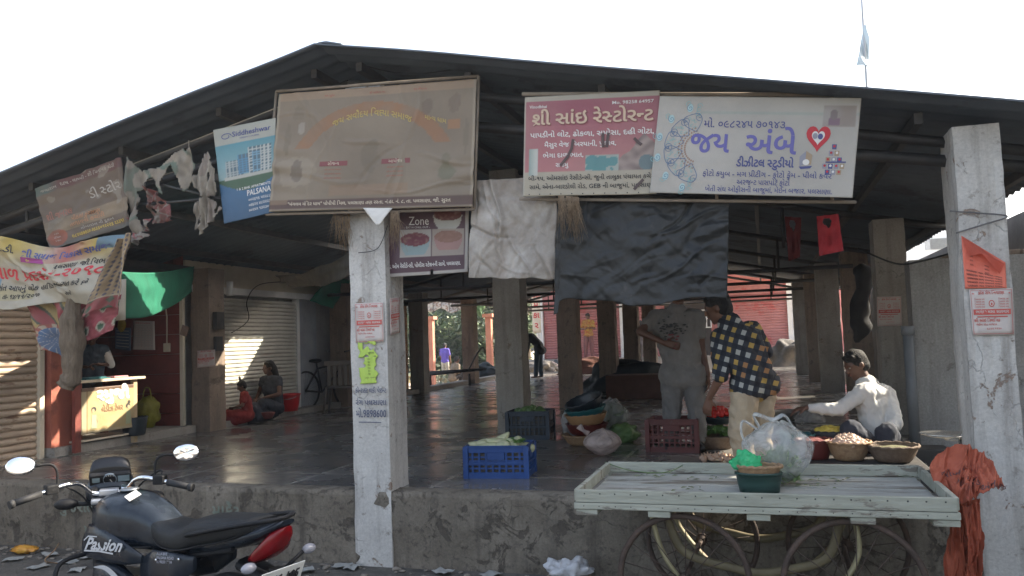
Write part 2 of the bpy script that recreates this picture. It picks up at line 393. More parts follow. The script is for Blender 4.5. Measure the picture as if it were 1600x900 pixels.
# floor: big worn stone slabs, polished by feet
def floor_mat():
    m = bpy.data.materials.new('worn_stone_floor'); m.use_nodes = True; nt = m.node_tree; L = nt.links.new; b = nt.nodes['Principled BSDF']
    g = nd(nt, 'ShaderNodeNewGeometry'); n = nd(nt, 'ShaderNodeTexNoise'); n.inputs['Scale'].default_value = 1.3; n.inputs['Detail'].default_value = 9; n.inputs['Roughness'].default_value = .65
    L(g.outputs['Position'], n.inputs['Vector'])
    r = nd(nt, 'ShaderNodeValToRGB'); r.color_ramp.elements[0].position = .33; r.color_ramp.elements[1].position = .68; r.color_ramp.elements[0].color = (.095, .092, .088, 1); r.color_ramp.elements[1].color = (.20, .19, .178, 1); L(n.outputs[0], r.inputs[0])
    br = nd(nt, 'ShaderNodeTexBrick'); L(g.outputs['Position'], br.inputs['Vector']); br.offset = 0; br.inputs['Scale'].default_value = 1; br.inputs['Mortar Size'].default_value = .022; br.inputs['Brick Width'].default_value = 1.25; br.inputs['Row Height'].default_value = 1.25; br.inputs['Mortar Smooth'].default_value = .4
    br.inputs['Color1'].default_value = (.86, .86, .86, 1); br.inputs['Color2'].default_value = (1.1, 1.08, 1.05, 1); br.inputs['Mortar'].default_value = (2.2, 2.15, 2.0, 1)
    mx = nd(nt, 'ShaderNodeMix', data_type='RGBA'); mx.blend_type = 'MULTIPLY'; mx.inputs[0].default_value = 1; L(r.outputs[0], mx.inputs[6]); L(br.outputs[0], mx.inputs[7]); L(mx.outputs[2], b.inputs['Base Color'])
    n2 = nd(nt, 'ShaderNodeTexNoise'); n2.inputs['Scale'].default_value = 2.2; n2.inputs['Detail'].default_value = 6; L(g.outputs['Position'], n2.inputs['Vector'])
    rr = nd(nt, 'ShaderNodeMapRange'); L(n2.outputs[0], rr.inputs[0]); rr.inputs[1].default_value = .3; rr.inputs[2].default_value = .7; rr.inputs[3].default_value = .12; rr.inputs[4].default_value = .38; L(rr.outputs[0], b.inputs['Roughness'])
    n3 = nd(nt, 'ShaderNodeTexNoise'); n3.inputs['Scale'].default_value = 9; n3.inputs['Detail'].default_value = 4; L(g.outputs['Position'], n3.inputs['Vector'])
    bp = nd(nt, 'ShaderNodeBump'); bp.inputs['Strength'].default_value = .3; bp.inputs['Distance'].default_value = .010; L(n3.outputs[0], bp.inputs['Height']); L(bp.outputs[0], b.inputs['Normal'])
    b.inputs['Specular IOR Level'].default_value = .7
    return m
M_FLOOR = floor_mat()
# ================================================================ ground
YF = 5.55           # front face of the raised floor
def grid_sheet(name, m, x0, x1, y0, y1, nx, ny, zf):
    bm = BM(); V = [[bm.verts.new((x0 + (x1 - x0) * i / nx, y0 + (y1 - y0) * j / ny, zf(x0 + (x1 - x0) * i / nx, y0 + (y1 - y0) * j / ny))) for i in range(nx + 1)] for j in range(ny + 1)]
    for j in range(ny):
        for i in range(nx): bm.faces.new((V[j][i], V[j][i + 1], V[j + 1][i + 1], V[j + 1][i])).smooth = True
    return obj(name, bm, m)
tag(grid_sheet('ground', M_EARTH, -300, 300, -60, 500, 40, 40, lambda x, y: -.012), kind='structure')
tag(grid_sheet('road', M_ROAD, -30, 30, -12, YF + .2, 120, 60, lambda x, y: .015 * N(x * .9, y * .9) * (1 if y < 5.3 else .2) + .012), kind='structure')
# raised floor of the market
bm = BM(); bx(bm, -7.55, 1.5, YF + .14, 24.6, -.3, PL)
tag(obj('market_floor', bm, M_FLOOR), kind='structure')
bm = BM(); bx(bm, 1.503, 3.0, YF + .14, 24.6, -.3, PL - .06); tag(obj('earth_strip', bm, M_EARTH), kind='structure')
# front retaining wall, uneven face
bm = BM(); nx, nz = 240, 14; x0, x1 = -9.5, 3.0
def pf(x, z): return YF + .022 * N(x * 3, z * 4) + .012 * N(x * 11, z * 13) + (.03 * max(0, N(x * 1.6, z * 2.3, 5)))
V = [[bm.verts.new((x0 + (x1 - x0) * i / nx, pf(x0 + (x1 - x0) * i / nx, PL * j / nz), -.05 + (PL + .05 - .008 * abs(N(i * .3))) * j / nz)) for i in range(nx + 1)] for j in range(nz + 1)]
V.append([bm.verts.new((v.co.x, YF + .16, PL + .004)) for v in V[-1]])
for j in range(nz + 1):
    for i in range(nx):
        f = bm.faces.new((V[j][i], V[j][i + 1], V[j + 1][i + 1], V[j + 1][i])); f.smooth = True
tag(obj('retaining_wall', bm, M_PLINTH), 'stained grey retaining wall along the front of the raised market floor', 'wall')
# faded painted words on the retaining wall
g_ = mat('faded_green_paint', (.12, .15, .12), (.20, .21, .17), 10, .9)
s = Sheet([Vector((-5.9, YF - .035, .50)), Vector((-3.5, YF - .035, .50)), Vector((-3.5, YF - .035, .08)), Vector((-5.9, YF - .035, .08))], 2, 2)
s.text('ગુજરાત', .0, .62, .10, 0, bold=.02); s.text('પંચાયત', .33, .62, .10, 0, bold=.02); s.text('માર્કેટ', .66, .62, .10, 0, bold=.02)
s.text('પલસાણા', .12, .16, .09, 0, bold=.02); s.text('બજાર', .52, .16, .09, 0, bold=.02)
tag(s.build('painted_words', [g_]), 'two lines of faded green painted words low on the retaining wall', 'painted sign')
# debris earth strip at the foot of the wall
bm = BM()
for i in range(260):
    x = rnd.uniform(-7, 2.6); y = YF - .05 - abs(rnd.gauss(0, .22)); r = rnd.uniform(.006, .028)
    ball(bm, (x, y, .015 + r * .3), r, (1.3, 1, .5), 1, jit=.5)
tag(obj('rubble', bm, mat('rubble_stone', (.14, .12, .10), (.27, .24, .20), 6, .95)), 'small stones and dirt along the foot of the wall', 'rubble', kind='stuff')
# ================================================================ roof
XR, ZR, SL = -3.1, 3.97, .222
def roofz(x): return ZR - SL * abs(x - XR)
YR0, YR1 = 5.18, 25.2
SUN_GAPS = [(-5.0, -3.98, 8.95, 10.25), (-5.5, -5.2, 7.5, 8.5), (-5.2, -4.6, 6.95, 8.6), (-5.85, -4.9, 10.8, 12.0)]  # openings added behind the banners to let sun onto the left shops
roof = thing('market_roof', 'long low gable roof of dark corrugated sheets over the open market hall', 'roof', (XR, YR0, ZR))
roof_off = Vector((XR, YR0, ZR))
for side, xe in ((-1, -8.35), (1, 2.12)):
    bm = BM(); nX = 30; nY = 460
    def rp(i, j, k):
        x = XR + (xe - XR) * i / nX; y = YR0 + (YR1 - YR0) * j / nY
        return Vector((x, y, roofz(x) + .016 * math.sin(2 * math.pi * y / .175) - .012 * k + .02 * N(x * .7, y * .5) + (.012 if int((y - YR0) / 1.02) % 2 else 0))) - roof_off
    G = [[[bm.verts.new(rp(i, j, k)) for i in range(nX + 1)] for j in range(nY + 1)] for k in (0, 1)]
    def isgap(i, j):
        x = XR + (xe - XR) * (i + .5) / nX; y = YR0 + (YR1 - YR0) * (j + .5) / nY
        return any(a < x < b and c < y < d for a, b, c, d in SUN_GAPS)
    for j in range(nY):
        for i in range(nX):
            if isgap(i, j): continue
            q = [(i, j), (i + 1, j), (i + 1, j + 1), (i, j + 1)]
            for k in (0, 1):
                f = bm.faces.new([G[k][b][a] for a, b in (q if (k == 0) == (side > 0) else q[::-1])]); f.smooth = True
    for j in range(nY): bm.faces.new((G[0][j][nX], G[0][j + 1][nX], G[1][j + 1][nX], G[1][j][nX]))
    for i in range(nX):
        for j in (0, nY): bm.faces.new((G[0][j][i], G[0][j][i + 1], G[1][j][i + 1], G[1][j][i]))
    bmesh.ops.delete(bm, geom=[v for v in bm.verts if not v.link_faces], context='VERTS')
    obj('roof_sheet', bm, M_ROOF, roof)
def rpart(name, f, m=M_STEEL):
    bm = BM(); f(bm); bmesh.ops.translate(bm, vec=-roof_off, verts=bm.verts); return obj(name, bm, m, roof)
def ridge(bm):
    pts = [(XR - .16, roofz(XR - .16) + .034), (XR - .03, ZR + .036), (XR + .03, ZR + .036), (XR + .16, roofz(XR + .16) + .034), (XR + .16, roofz(XR + .16) + .026), (XR, ZR + .026), (XR - .16, roofz(XR - .16) + .026)]
    for k in range(14): y = YR0 + .12 + k * 1.42; prism(bm, [(a, y, b + (.006 if k % 2 else 0)) for a, b in pts], (0, 1.5, 0))
rpart('ridge_cap', ridge, M_ROOF)
# purlins run along the hall, trusses cross it at each row of pillars
for x in (-8.1, -7.2, -6.2, -5.2, -4.2, -3.3, -2.9, -2.0, -1.0, 0, 1.0, 1.9):
    segs = [(YR0 + .05, YR1 - .05)]
    def fp(bm, x=x):
        z = roofz(x) - .045
        if x in (-4.2, -5.2): bx(bm, x - .025, x + .025, 5.5, 6.9, z - .07, z); bx(bm, x - .025, x + .025, 12.05, YR1 - .05, z - .07, z)  # middle stretch left out so sun passes the added roof openings
        else: bx(bm, x - .025, x + .025, 5.5, YR1 - .05, z - .07, z)
    rpart('purlin', fp)
ROWS = [5.70, 9.28, 12.6, 15.7, 18.7, 21.8, 24.6]
for y in ROWS:
    def ft(bm, y=y):
        for xe in (-8.2, 2.0):
            if xe < 0 and 9 < y < 10: continue  # rafter left out so it casts no bar on the sunlit counter
            a = Vector((XR, y, roofz(XR) - .17)); b = Vector((xe, y, roofz(xe) - .17)); tube(bm, [a, b], .035, 4)
            for k in (.33, .66):
                p = a.lerp(b, k); q = Vector((p.x, y, roofz(-7.45) - .42)) if y > 6 else Vector((p.x, y, p.z - .22)); tube(bm, [p, q], .02, 4)
        if y > 12: tube(bm, [(-7.45, y, roofz(-7.45) - .42), (1.3, y, roofz(-7.45) - .42)], .03, 4)
        elif y < 6: tube(bm, [(XR, y, ZR - .45), (2.0, y, roofz(2.0) - .26)], .04, 4); tube(bm, [(XR, y, ZR - .45), (-8.2, y, roofz(-8.2) - .26)], .04, 4)
    rpart('truss', ft)
# ================================================================ pillars
def pillar(x, y, w, d, z1, label, m=M_CONC, z0=-.03, chip=.007, cap=False):
    bm = BM(); nz = 40; per = []; k = 6
    for sx, sy, ex, ey in ((-1, -1, 1, -1), (1, -1, 1, 1), (1, 1, -1, 1), (-1, 1, -1, -1)):
        for i in range(k): t = i / k; per.append((sx + (ex - sx) * t, sy + (ey - sy) * t))
    rings = []
    for j in range(nz + 1):
        z = z0 + (z1 - z0) * j / nz; rg = []
        for a, b in per:
            cx = abs(a) > .99 and abs(b) > .99
            e = chip * (N(a * 2 + x, b * 2 + y, z * 3) + .6 * N(a * 7 + x, b * 7, z * 11)) - (chip * 1.5 * max(0, N(x * 3 + a, y + b, z * 5)) if cx else 0)
            rg.append(bm.verts.new((x + a * (w / 2 + e), y + b * (d / 2 + e), z)))
        rings.append(rg)
    n = len(per)
    for A, B in zip(rings, rings[1:]):
        for i in range(n): bm.faces.new((A[i], A[(i + 1) % n], B[(i + 1) % n], B[i]))
    bm.faces.new(rings[-1]); bm.faces.new(rings[0][::-1])
    o = obj('concrete_pillar', bm, m); tag(o, label, 'pillar', 'pillars that carry the market roof'); return o
def px_x(px, py, Y): return onY(px, py, Y).x
a, b = px_x(551, 620, YF), px_x(608, 620, YF); FLX = ((a + b) / 2, (b - a)); FLW = b - a
pillar((a + b) / 2, YF + .15, b - a, .32, roofz((a + b) / 2) - .22, 'tall whitewashed pillar with a red notice and yellow green torn paper, front and centre left', M_CONCW, chip=.006)
a2, b2 = px_x(1515, 600, YF - .08), px_x(1592, 600, YF - .08); FRX = ((a2 + b2) / 2, (b2 - a2)); YFR = YF - .08
pillar((a2 + b2) / 2, YFR + .17, b2 - a2, .36, roofz((a2 + b2) / 2) - .10, 'whitewashed pillar with an orange paper flap, nearest on the right', M_CONCW, chip=.007)
XL, XM, XRt = -7.45, -2.94, 1.32
SPEC = [
 (XL + .02, 9.45, .30, .34, 'brown grey pillar left of the shutter where the girl sits', M_CONCB),
 (XL + .02, 13.2, .34, .30, 'brown pillar behind the bicycle on the left', M_CONCB),
 (XL, 16.7, .34, .32, 'pillar on the left edge, next to the lit brick wall', M_CONC),
 (XL + .0, 20.0, .34, .32, 'dark pillar behind and to the right of the far purple shirted man', M_CONCB),
 (XM + .02, 9.28, .34, .30, 'thick grey pillar between the white sack cloth and the dark vegetable crate', M_CONC),
 (XM - .05, 12.6, .32, .32, 'brown pillar just left of the stacked bowls and bags', M_CONCB),
 (XM, 15.7, .34, .32, 'brown pillar right of the distant standing man', M_CONCB),
 (XM, 18.7, .34, .32, 'narrow pillar under the black tarpaulin, third behind the stacked bowls', M_CONCB),
 (XM, 21.8, .34, .32, 'far narrow pillar left of the woman in the grey t-shirt', M_CONCB),
 (XRt - .02, 9.25, .30, .32, 'grey pillar with a pasted red notice behind the boy in white', M_CONC),
 (XRt + .0, 12.8, .36, .34, 'dark pillar directly left of the hanging dark bundle', M_CONCB),
 (XRt - .20, 15.3, .38, .32, 'tan pillar in the right row, lit down its right edge', M_CONC),
 (XRt - .28, 18.3, .32, .34, 'pillar in the right row, second from the far end', M_CONCB),
 (XRt - .42, 21.5, .32, .32, 'farthest pillar of the right row beside the pink shutter', M_CONC)]
for x, y, w, d, lb, m in SPEC: pillar(x, y, w, d, roofz(x) - .19 if x != XM else 3.0, lb, m, z0=PL - .1)
# ================================================================ left shops
XS = -7.62
def shutter_mesh(p0, p1, z0, z1, pitch=.075, depth=.018, side=1):
    """rolling shutter, slats as one corrugated leaf between two ground points"""
    bm = BM(); p0 = Vector(p0); p1 = Vector(p1); d = (p1 - p0).normalized(); n = Vector((d.y, -d.x, 0)) * side
    nz = int((z1 - z0) / pitch); nx = 14; prof = []
    for k in range(nz):
        z = z0 + k * pitch
        for t, e in ((0, -.25), (.10, -.9), (.16, .1), (.35, .85), (.6, 1), (.85, .6), (.97, .1)): prof.append((z + t * pitch, e * depth))
    V = [[bm.verts.new(p0.lerp(p1, i / nx) + n * (e + .006 * N(i * .5, z * 2)) + Vector((0, 0, z + .006 * N(i * .4, z)))) for i in range(nx + 1)] for z, e in prof]
    for A, B in zip(V, V[1:]):
        for i in range(nx): bm.faces.new((A[i], A[i + 1], B[i + 1], B[i]))
    return bm
# shop with the brown slatted shutter at the left edge
sh = thing('closed_shop', 'shop front with a rusty cream slatted rolling shutter at the left edge', 'shop', (XS, 5, 0))
def spart(par, name, bm, m, smooth=False):
    bmesh.ops.translate(bm, vec=-Vector(par.location), verts=bm.verts); return obj(name, bm, m, par, smooth)
spart(sh, 'rolling_shutter', shutter_mesh((XS, 3.9, 0), (XS, 6.84, 0), PL - .05, 2.45), M_SHT)
bm = BM(); bx(bm, XS - 3, XS - .06, 2.8, 6.92, -.2, 2.95); bx(bm, XS - .06, XS + .10, 2.8, 3.9, 0, 2.9); spart(sh, 'wall', bm, M_CEM)
bm = BM(); bx(bm, XS - .05, XS + .06, 3.9, 6.88, 2.45, 2.62); bx(bm, XS - .05, XS + .05, 6.84, 6.90, PL - .05, 2.45); spart(sh, 'frame', bm, M_CREAM)
bm = BM(); bx(bm, XS - .059, XS - .01, 3.9, 6.9, 2.62, 2.93); spart(sh, 'fascia', bm, mat('dull_blue_paint', (.10, .14, .17), (.14, .19, .22), 3, .7))
# tailor's open stall, red boards
st = thing('tailor_stall', "open tailor's stall of dark red boards beside the rusty shutter", 'stall', (XS, 7, PL))
bm = BM(); bx(bm, XS - .10, XS + .10, 6.94, 7.36, PL, 2.75); spart(st, 'front_pier', bm, M_REDP)
bm = BM()
for k in range(9): bx(bm, XS - 2.0, XS + .02, 9.12, 9.16 + .004 * (k % 2), PL + k * .27, PL + k * .27 + .262)
spart(st, 'side_wall', bm, M_REDW)
bm = BM(); bx(bm, XS - 2.1, XS - 2.0, 6.9, 9.2, 0, 2.9); bx(bm, XS - 2.0, XS - .10, 6.96, 7.06, PL, 2.9); spart(st, 'rear_wall', bm, mat('dark_brown_boards', (.05, .03, .025), (.08, .05, .04), 4, .8))
bm = BM(); bx(bm, XS - 2.1, XS + .15, 6.93, 9.22, 2.76, 2.84); spart(st, 'ceiling', bm, M_STEEL)
bm = BM(); bx(bm, XS - 2.0, XS + .16, 6.93, 9.22, PL - .2, PL + .10); spart(st, 'sill', bm, M_CONC)
bm = BM(); bx(bm, XS + .0, XS + .05, 9.10, 9.15, PL + .1, 2.76); spart(st, 'door_post', bm, M_CREAM)
# pale shutter shop behind the girl
s2 = thing('shuttered_shop', 'shop with a pale grey rolling shutter behind the two children', 'shop', (XS, 9.7, PL))
YA = 9.62; YB = onX(462, 560, XS).y; YC = onX(496, 560, XS).y
spart(s2, 'rolling_shutter', shutter_mesh((XS, YA, 0), (XS, YB, 0), PL + .08, 2.50, .062, .014), M_SHG)
bm = BM(); bx(bm, XS - .07, XS + .08, 9.25, YC + .05, 2.50, 2.60); bx(bm, XS - .05, XS + .04, YB, YB + .08, PL, 2.5); spart(s2, 'shutter_box', bm, M_WHITE)
bm = BM(); bx(bm, XS - .10, XS - .02, 9.25, YC + .4, 2.6, 2.95); spart(s2, 'upper_wall', bm, M_CREAM)
bm = BM(); bx(bm, XS - 3, XS - .09, 9.26, 14.4, 0, 2.95); spart(s2, 'wall', bm, M_CEM)
bm = BM(); bx(bm, XS - .06, XS - .01, YB + .08, YC, PL + .08, 2.5, bev=.004); hd = spart(s2, 'metal_door', bm, M_BLUEG)
bm = BM(); bx(bm, XS - .06, XS + .22, 9.66, 24.4, PL - .1, PL + .09); spart(s2, 'sill', bm, M_CONC)
# low brick building further along the left side
s3 = thing('brick_building', 'low brick wall of a building past the left row of pillars, sunlit', 'building', (XS, 15, 0))
M_BRK = bpy.data.materials.new('bricks'); M_BRK.use_nodes = True; nt = M_BRK.node_tree; tb = nd(nt, 'ShaderNodeTexBrick'); gg = nd(nt, 'ShaderNodeTexCoord'); mp = nd(nt, 'ShaderNodeMapping'); mp.inputs['Rotation'].default_value = (R(90), 0, R(0))
nt.links.new(gg.outputs['Object'], mp.inputs[0]); sx = nd(nt, 'ShaderNodeSeparateXYZ'); cx = nd(nt, 'ShaderNodeCombineXYZ'); ad = nd(nt, 'ShaderNodeMath'); ad.operation = 'ADD'
nt.links.new(gg.outputs['Object'], sx.inputs[0]); nt.links.new(sx.outputs[0], ad.inputs[0]); nt.links.new(sx.outputs[1], ad.inputs[1]); nt.links.new(ad.outputs[0], cx.inputs[0]); nt.links.new(sx.outputs[2], cx.inputs[1]); nt.links.new(cx.outputs[0], tb.inputs[0])
tb.inputs['Scale'].default_value = 4.5; tb.inputs['Color1'].default_value = (.48, .26, .14, 1); tb.inputs['Color2'].default_value = (.36, .19, .11, 1); tb.inputs['Mortar'].default_value = (.40, .33, .25, 1); nt.links.new(tb.outputs[0], nt.nodes['Principled BSDF'].inputs['Base Color']); nt.nodes['Principled BSDF'].inputs['Roughness'].default_value = .9
bm = BM(); bx(bm, XS - 3, XS - .3, 14.5, 17.1, 0, 2.55); spart(s3, 'wall', bm, M_BRK)
bm = BM(); bx(bm, XS - 3.2, XS - .1, 14.4, 17.3, 2.552, 2.64); spart(s3, 'roof', bm, M_ROOF)
# ================================================================ right side
rw = thing('cement_wall', 'plain grey cement wall end right of the boy in white, loose stones on top', 'wall', (1.5, 7.8, 0))
bm = BM(); bx(bm, px_x(1433, 600, 7.8), 4.6, 7.8, 8.05, 0, 2.26); spart(rw, 'wall', bm, M_CEM)
bm = BM()
for i in range(26):
    x = 1.62 + i * .115; bx(bm, -.07, .07, -.10, .10, 0, .035 + .02 * rnd.random(), bev=.008, M=Matrix.Translation((x, 7.92, 2.262)) @ Matrix.Rotation(rnd.uniform(-.3, .3), 4, 'Z') @ Matrix.Rotation(rnd.uniform(-.08, .08), 4, 'Y'))
spart(rw, 'coping_stones', bm, M_CONCB)
sw = thing('side_wall', 'long rough wall behind the right row of pillars', 'wall', (2.4, 8.1, 0))
bm = BM(); bx(bm, 2.4, 2.6, 8.06, 15.0, 0, 2.72); bx(bm, 2.4, 2.6, 15.5, 24.6, 0, 2.6); bx(bm, 2.4, 2.6, 15.0, 15.5, 0, 2.0); spart(sw, 'masonry', bm, mat('rough_dark_wall', (.12, .105, .09), (.18, .16, .14), 3, .9, .6))  # height and low notch shaped to shade the floor but pass a sun patch
bm = BM(); p = px_x(1424, 600, 7.72); tube(bm, [(p, 7.72, PL - .06), (p, 7.72, 1.62)], .045, 12); tube(bm, [(p, 7.72, 1.60), (p, 7.72, 1.68)], .055, 12)
tag(obj('drain_pipe', bm, mat('grey_pipe', (.13, .14, .15), (.17, .18, .19), 5, .5)), 'dark grey drain pipe standing at the edge of the cement wall', 'pipe')
# building added out of view on the right to shade the market front
nb = thing('shade_building', 'taller cream building added out of view on the right to shade the market', 'building', (3.9, 3, 0))
bm = BM(); bx(bm, 3.9, 9, 1.2, 7.7, 0, 6.4); spart(nb, 'wall', bm, M_CREAM)
bm = BM(); bx(bm, 3.7, 9.2, 1.0, 7.9, 6.402, 6.6); spart(nb, 'parapet', bm, M_CONC)
for y_ in (2.4, 5.0): bm = BM(); bx(bm, 3.86, 3.9, y_, y_ + 1.2, 2.4, 3.8); spart(nb, 'window', bm, M_BLUEG)
# far red shop building
fr = thing('red_shop_building', 'long red shop building with closed pink rolling shutters beyond the hall', 'building', (-4, 31, PL))
YFAR = 31.0; ZP = PL + .28
def fx(px, py=520, Y=YFAR): return px_x(px, py, Y)
def fz(px, py, Y=YFAR): return onY(px, py, Y).z
zt = fz(880, 474)
bm = BM(); bx(bm, fx(845), fx(1245) + 3, YFAR + .05, YFAR + 5, 0, zt + 1.3); spart(fr, 'wall', bm, M_PINK)
for a_, b_ in ((852, 1036), (1116, 1236)): spart(fr, 'rolling_shutter', shutter_mesh((fx(a_), YFAR, 0), (fx(b_), YFAR, 0), ZP, zt, .10, .02), M_SHR)
for a_ in (845, 975, 1238):
    bm = BM(); bx(bm, fx(a_) - .13, fx(a_) + .13, YFAR - .12, YFAR + .04, ZP, zt + .8); spart(fr, 'column', bm, M_WHITE)
bm = BM(); bx(bm, fx(850), fx(1240), YFAR - .06, YFAR + .03, zt + .003, zt + .35); spart(fr, 'shutter_box', bm, M_SHR)
bm = BM(); bx(bm, fx(820), fx(1250) + 3, YFAR - 1.6, YFAR + .04, 0, ZP); spart(fr, 'step', bm, M_CONC)
bm = BM(); bx(bm, fx(1040), fx(1112), YFAR - .03, YFAR + .04, ZP, zt); wf = spart(fr, 'entrance', bm, mat('doorway_shade', (.05, .04, .035), rough=.9))  # dark slab stands for the shade inside the open doorway
bm = BM(); gx0, gx1, gz0, gz1 = fx(1084), fx(1112), fz(1090, 512), fz(1090, 485)
for t in range(5): x = gx0 + (gx1 - gx0) * t / 4; bx(bm, x - .02, x + .02, YFAR - .08, YFAR - .04, gz0, gz1)
for t in range(3): z = gz0 + (gz1 - gz0) * t / 2; bx(bm, gx0 - .02, gx1 + .02, YFAR - .101, YFAR - .06, z - .02, z + .02)
spart(fr, 'window_grille', bm, M_WHITE)
# far end awning roof that joins the hall
bm = BM(); bx(bm, fx(868) , fx(1250), YFAR - 3.0, YFAR - .1, fz(900, 462) + .55, fz(900, 462) + .62); tag(obj('far_awning', bm, mat('bleached_sheet', (.5, .45, .38), (.6, .55, .46), 3)), 'bleached awning sheet over the pink shutters', 'awning')
# vertical sign board with red letters
bm = BM(); zt_ = fz(838, 455, 29); zb_ = fz(838, 520, 29); X0, X1 = px_x(831, 480, 29), px_x(844, 480, 29)
sb = Sheet([Vector((X0, 29, zt_ + .2)), Vector((X1, 29, zt_ + .2)), Vector((X1, 29, zb_)), Vector((X0, 29, zb_))], 4, 12, th=.03).base(mi=0)
for t, v in (('ઓ', .74), ('મ', .53), ('કા', .32), ('ર', .10)): sb.text(t, .5, v, .21, 1, 'c', .03)
sb.build('upright_sign', [M_CREAM, mat('sign_red', (.5, .03, .03), rough=.6)], 'narrow upright cream sign with red letters beside the far pink shutters', 'sign')
bm = BM(); X2 = px_x(827, 480, 29.2); tube(bm, [((X0 + X1) / 2, 29.2, 0), ((X0 + X1) / 2, 29.2, zt_ + .3)], .07, 8); tag(obj('sign_post', bm, M_WHITE), 'white post behind the upright red lettered sign', 'post')
# far red posts and the shack with the patched awning
sk = thing('patched_shack', 'far open shack on thin posts under a patched white and rusty awning', 'shack', (px_x(700, 480, 26), 26, 0))
for p_ in (674, 765):
    X = px_x(p_, 540, 26.6); bm = BM(); bx(bm, X - .1, X + .1, 26.5, 26.7, 0, 2.6); bx(bm, X - .18, X + .18, 26.42, 26.78, 2.5, 2.62); spart(sk, 'post', bm, mat('red_post', (.42, .17, .11), (.5, .22, .15), 4))
s = Sheet(cornersY([(664, 449), (728, 455), (728, 487), (664, 484)], 25.6), 40, 20, disp=lambda u, v: .06 * N(u * 5, v * 4), edge=lambda u, v: (u, v - (1 - v) * .10 * math.sin(u * 12)), th=.01)
def pt(u, v):
    k = N(u * 7, v * 4); k2 = N(u * 23, v * 17, 3); c = (.72, .70, .66) if k2 > -.1 else (.30, .15, .11)
    return c if abs((u * 5) % 1 - .5) < .45 else (.1, .09, .08)
s.base(pt); o = s.build('awning', [print_mat('printed_dirty', .5)], parent=None); o.data.transform(Matrix.Translation(-Vector(sk.location))); o.parent = sk
# hanging green bundle by the shack
bm = BM(); p = onY(746, 466, 25.4); ball(bm, p, .42, (.75, .6, 1.25), 4, jit=.35); tag(obj('green_bundle', bm, mat('green_leafy_sack', (.05, .10, .04), (.11, .18, .08), 9, .9, .8)), 'round dark green bundle hanging by the far patched awning', 'bundle')
# distant pale tower and lattice on the right
tb_ = thing('distant_building', 'pale hazy block of flats far behind the grey wall on the right', 'building', (0, 0, 0))
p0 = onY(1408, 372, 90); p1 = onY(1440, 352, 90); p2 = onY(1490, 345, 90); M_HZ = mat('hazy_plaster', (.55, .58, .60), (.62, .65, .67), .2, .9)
bm = BM(); bx(bm, p0.x, p1.x, 90, 98, 0, p1.z); bx(bm, p1.x + .01, p2.x, 91, 99, 0, p2.z); spart(tb_, 'wall', bm, M_HZ)
for i in range(5):
    for k in range(3): bm = BM(); x = p1.x + .4 + i * (p2.x - p1.x - .8) / 5; z = p2.z - 1.6 - k * 2.6; bx(bm, x, x + .9, 90.9, 91, z - 1.1, z); spart(tb_, 'window', bm, M_BLUEG)
# ---------------------------------------------------------------- trees far behind
M_LEAF = [mat('leaves_%s' % w, a, b, .8, .7) for w, a, b in (('dark', (.045, .075, .03), (.07, .11, .045)), ('mid', (.06, .095, .035), (.10, .14, .055)), ('dusty', (.13, .16, .10), (.19, .21, .14)))]
M_BARK = mat('bark', (.12, .09, .06), (.18, .14, .10), 6, .9)
def leafmesh(name, n, rx, rz, seed, ls=.16):
    r_ = random.Random(seed); bm = BM(); cl = [(Vector((r_.uniform(-1, 1) * rx * .7, r_.uniform(-1, 1) * rx * .7, r_.uniform(-.7, .8) * rz)), r_.uniform(.35, .6) * rx) for _ in range(11)]
    for i in range(n):
        c, q = cl[i % len(cl)]; d = Vector((r_.gauss(0, 1), r_.gauss(0, 1), r_.gauss(0, 1))).normalized() * q * r_.random() ** .4; d.z *= .7
        p = c + d; a = Vector((r_.gauss(0, 1), r_.gauss(0, 1), r_.gauss(0, .5))).normalized(); b = a.orthogonal().normalized(); sz = ls * r_.uniform(.6, 1.4)
        f = bm.faces.new([bm.verts.new(p + a * sz), bm.verts.new(p + b * sz * .5), bm.verts.new(p - a * sz), bm.verts.new(p - b * sz * .5)]); f.material_index = i % 3
    me = bpy.data.meshes.new(name); bm.to_mesh(me); bm.free(); [me.materials.append(m) for m in M_LEAF]; return me
LM = [leafmesh('crown', 5200, 2.3, 1.9, 3), leafmesh('crown', 5200, 2.0, 2.4, 5)]
def trunkmesh():
    bm = BM(); tube(bm, [(0, 0, -.1), (.1, .05, 1.2), (0, .1, 2.6), (.2, 0, 4.2)], [.2, .16, .12, .05], 8)
    for a_ in range(5): an = a_ * 1.3; tube(bm, [(0, .1, 2.0 + .3 * a_), (math.cos(an) * .9, math.sin(an) * .9, 3.0 + .3 * a_), (math.cos(an) * 1.5, math.sin(an) * 1.5, 3.8 + .3 * a_)], [.08, .05, .02], 6)
    me = bpy.data.meshes.new('trunk'); bm.to_mesh(me); bm.free(); me.materials.append(M_BARK); return me
TM = trunkmesh()
def tree(px, Y, h, k, label, group='trees beyond the far end of the market'):
    x = px_x(px, 540, Y); t = thing('tree', label, 'tree', (x, Y, 0), rnd.uniform(0, 6), group); t.scale = (h / 6,) * 3
    o = link('trunk', TM, None, t); o = link('crown', LM[k], None, t); o.location = (0, 0, 3.4)
for a_ in ((650, 46, 8, 0, 'dusty green tree at the far left gap between pillars'), (690, 50, 9.5, 1, 'tall pale tree above the purple shirted man'), (722, 44, 7, 0, 'bushy tree right of the purple shirted man'), (752, 52, 9, 1, 'hazy tree seen above the red post'),
           (700, 66, 11, 0, 'faint tall tree farthest behind the patched awning'), (790, 58, 10, 0, 'tree mostly behind the thick grey pillar'), (822, 54, 9, 1, 'tree left of the upright red lettered sign'), (770, 70, 12, 1, 'faint tree far behind the red post')): tree(*a_)
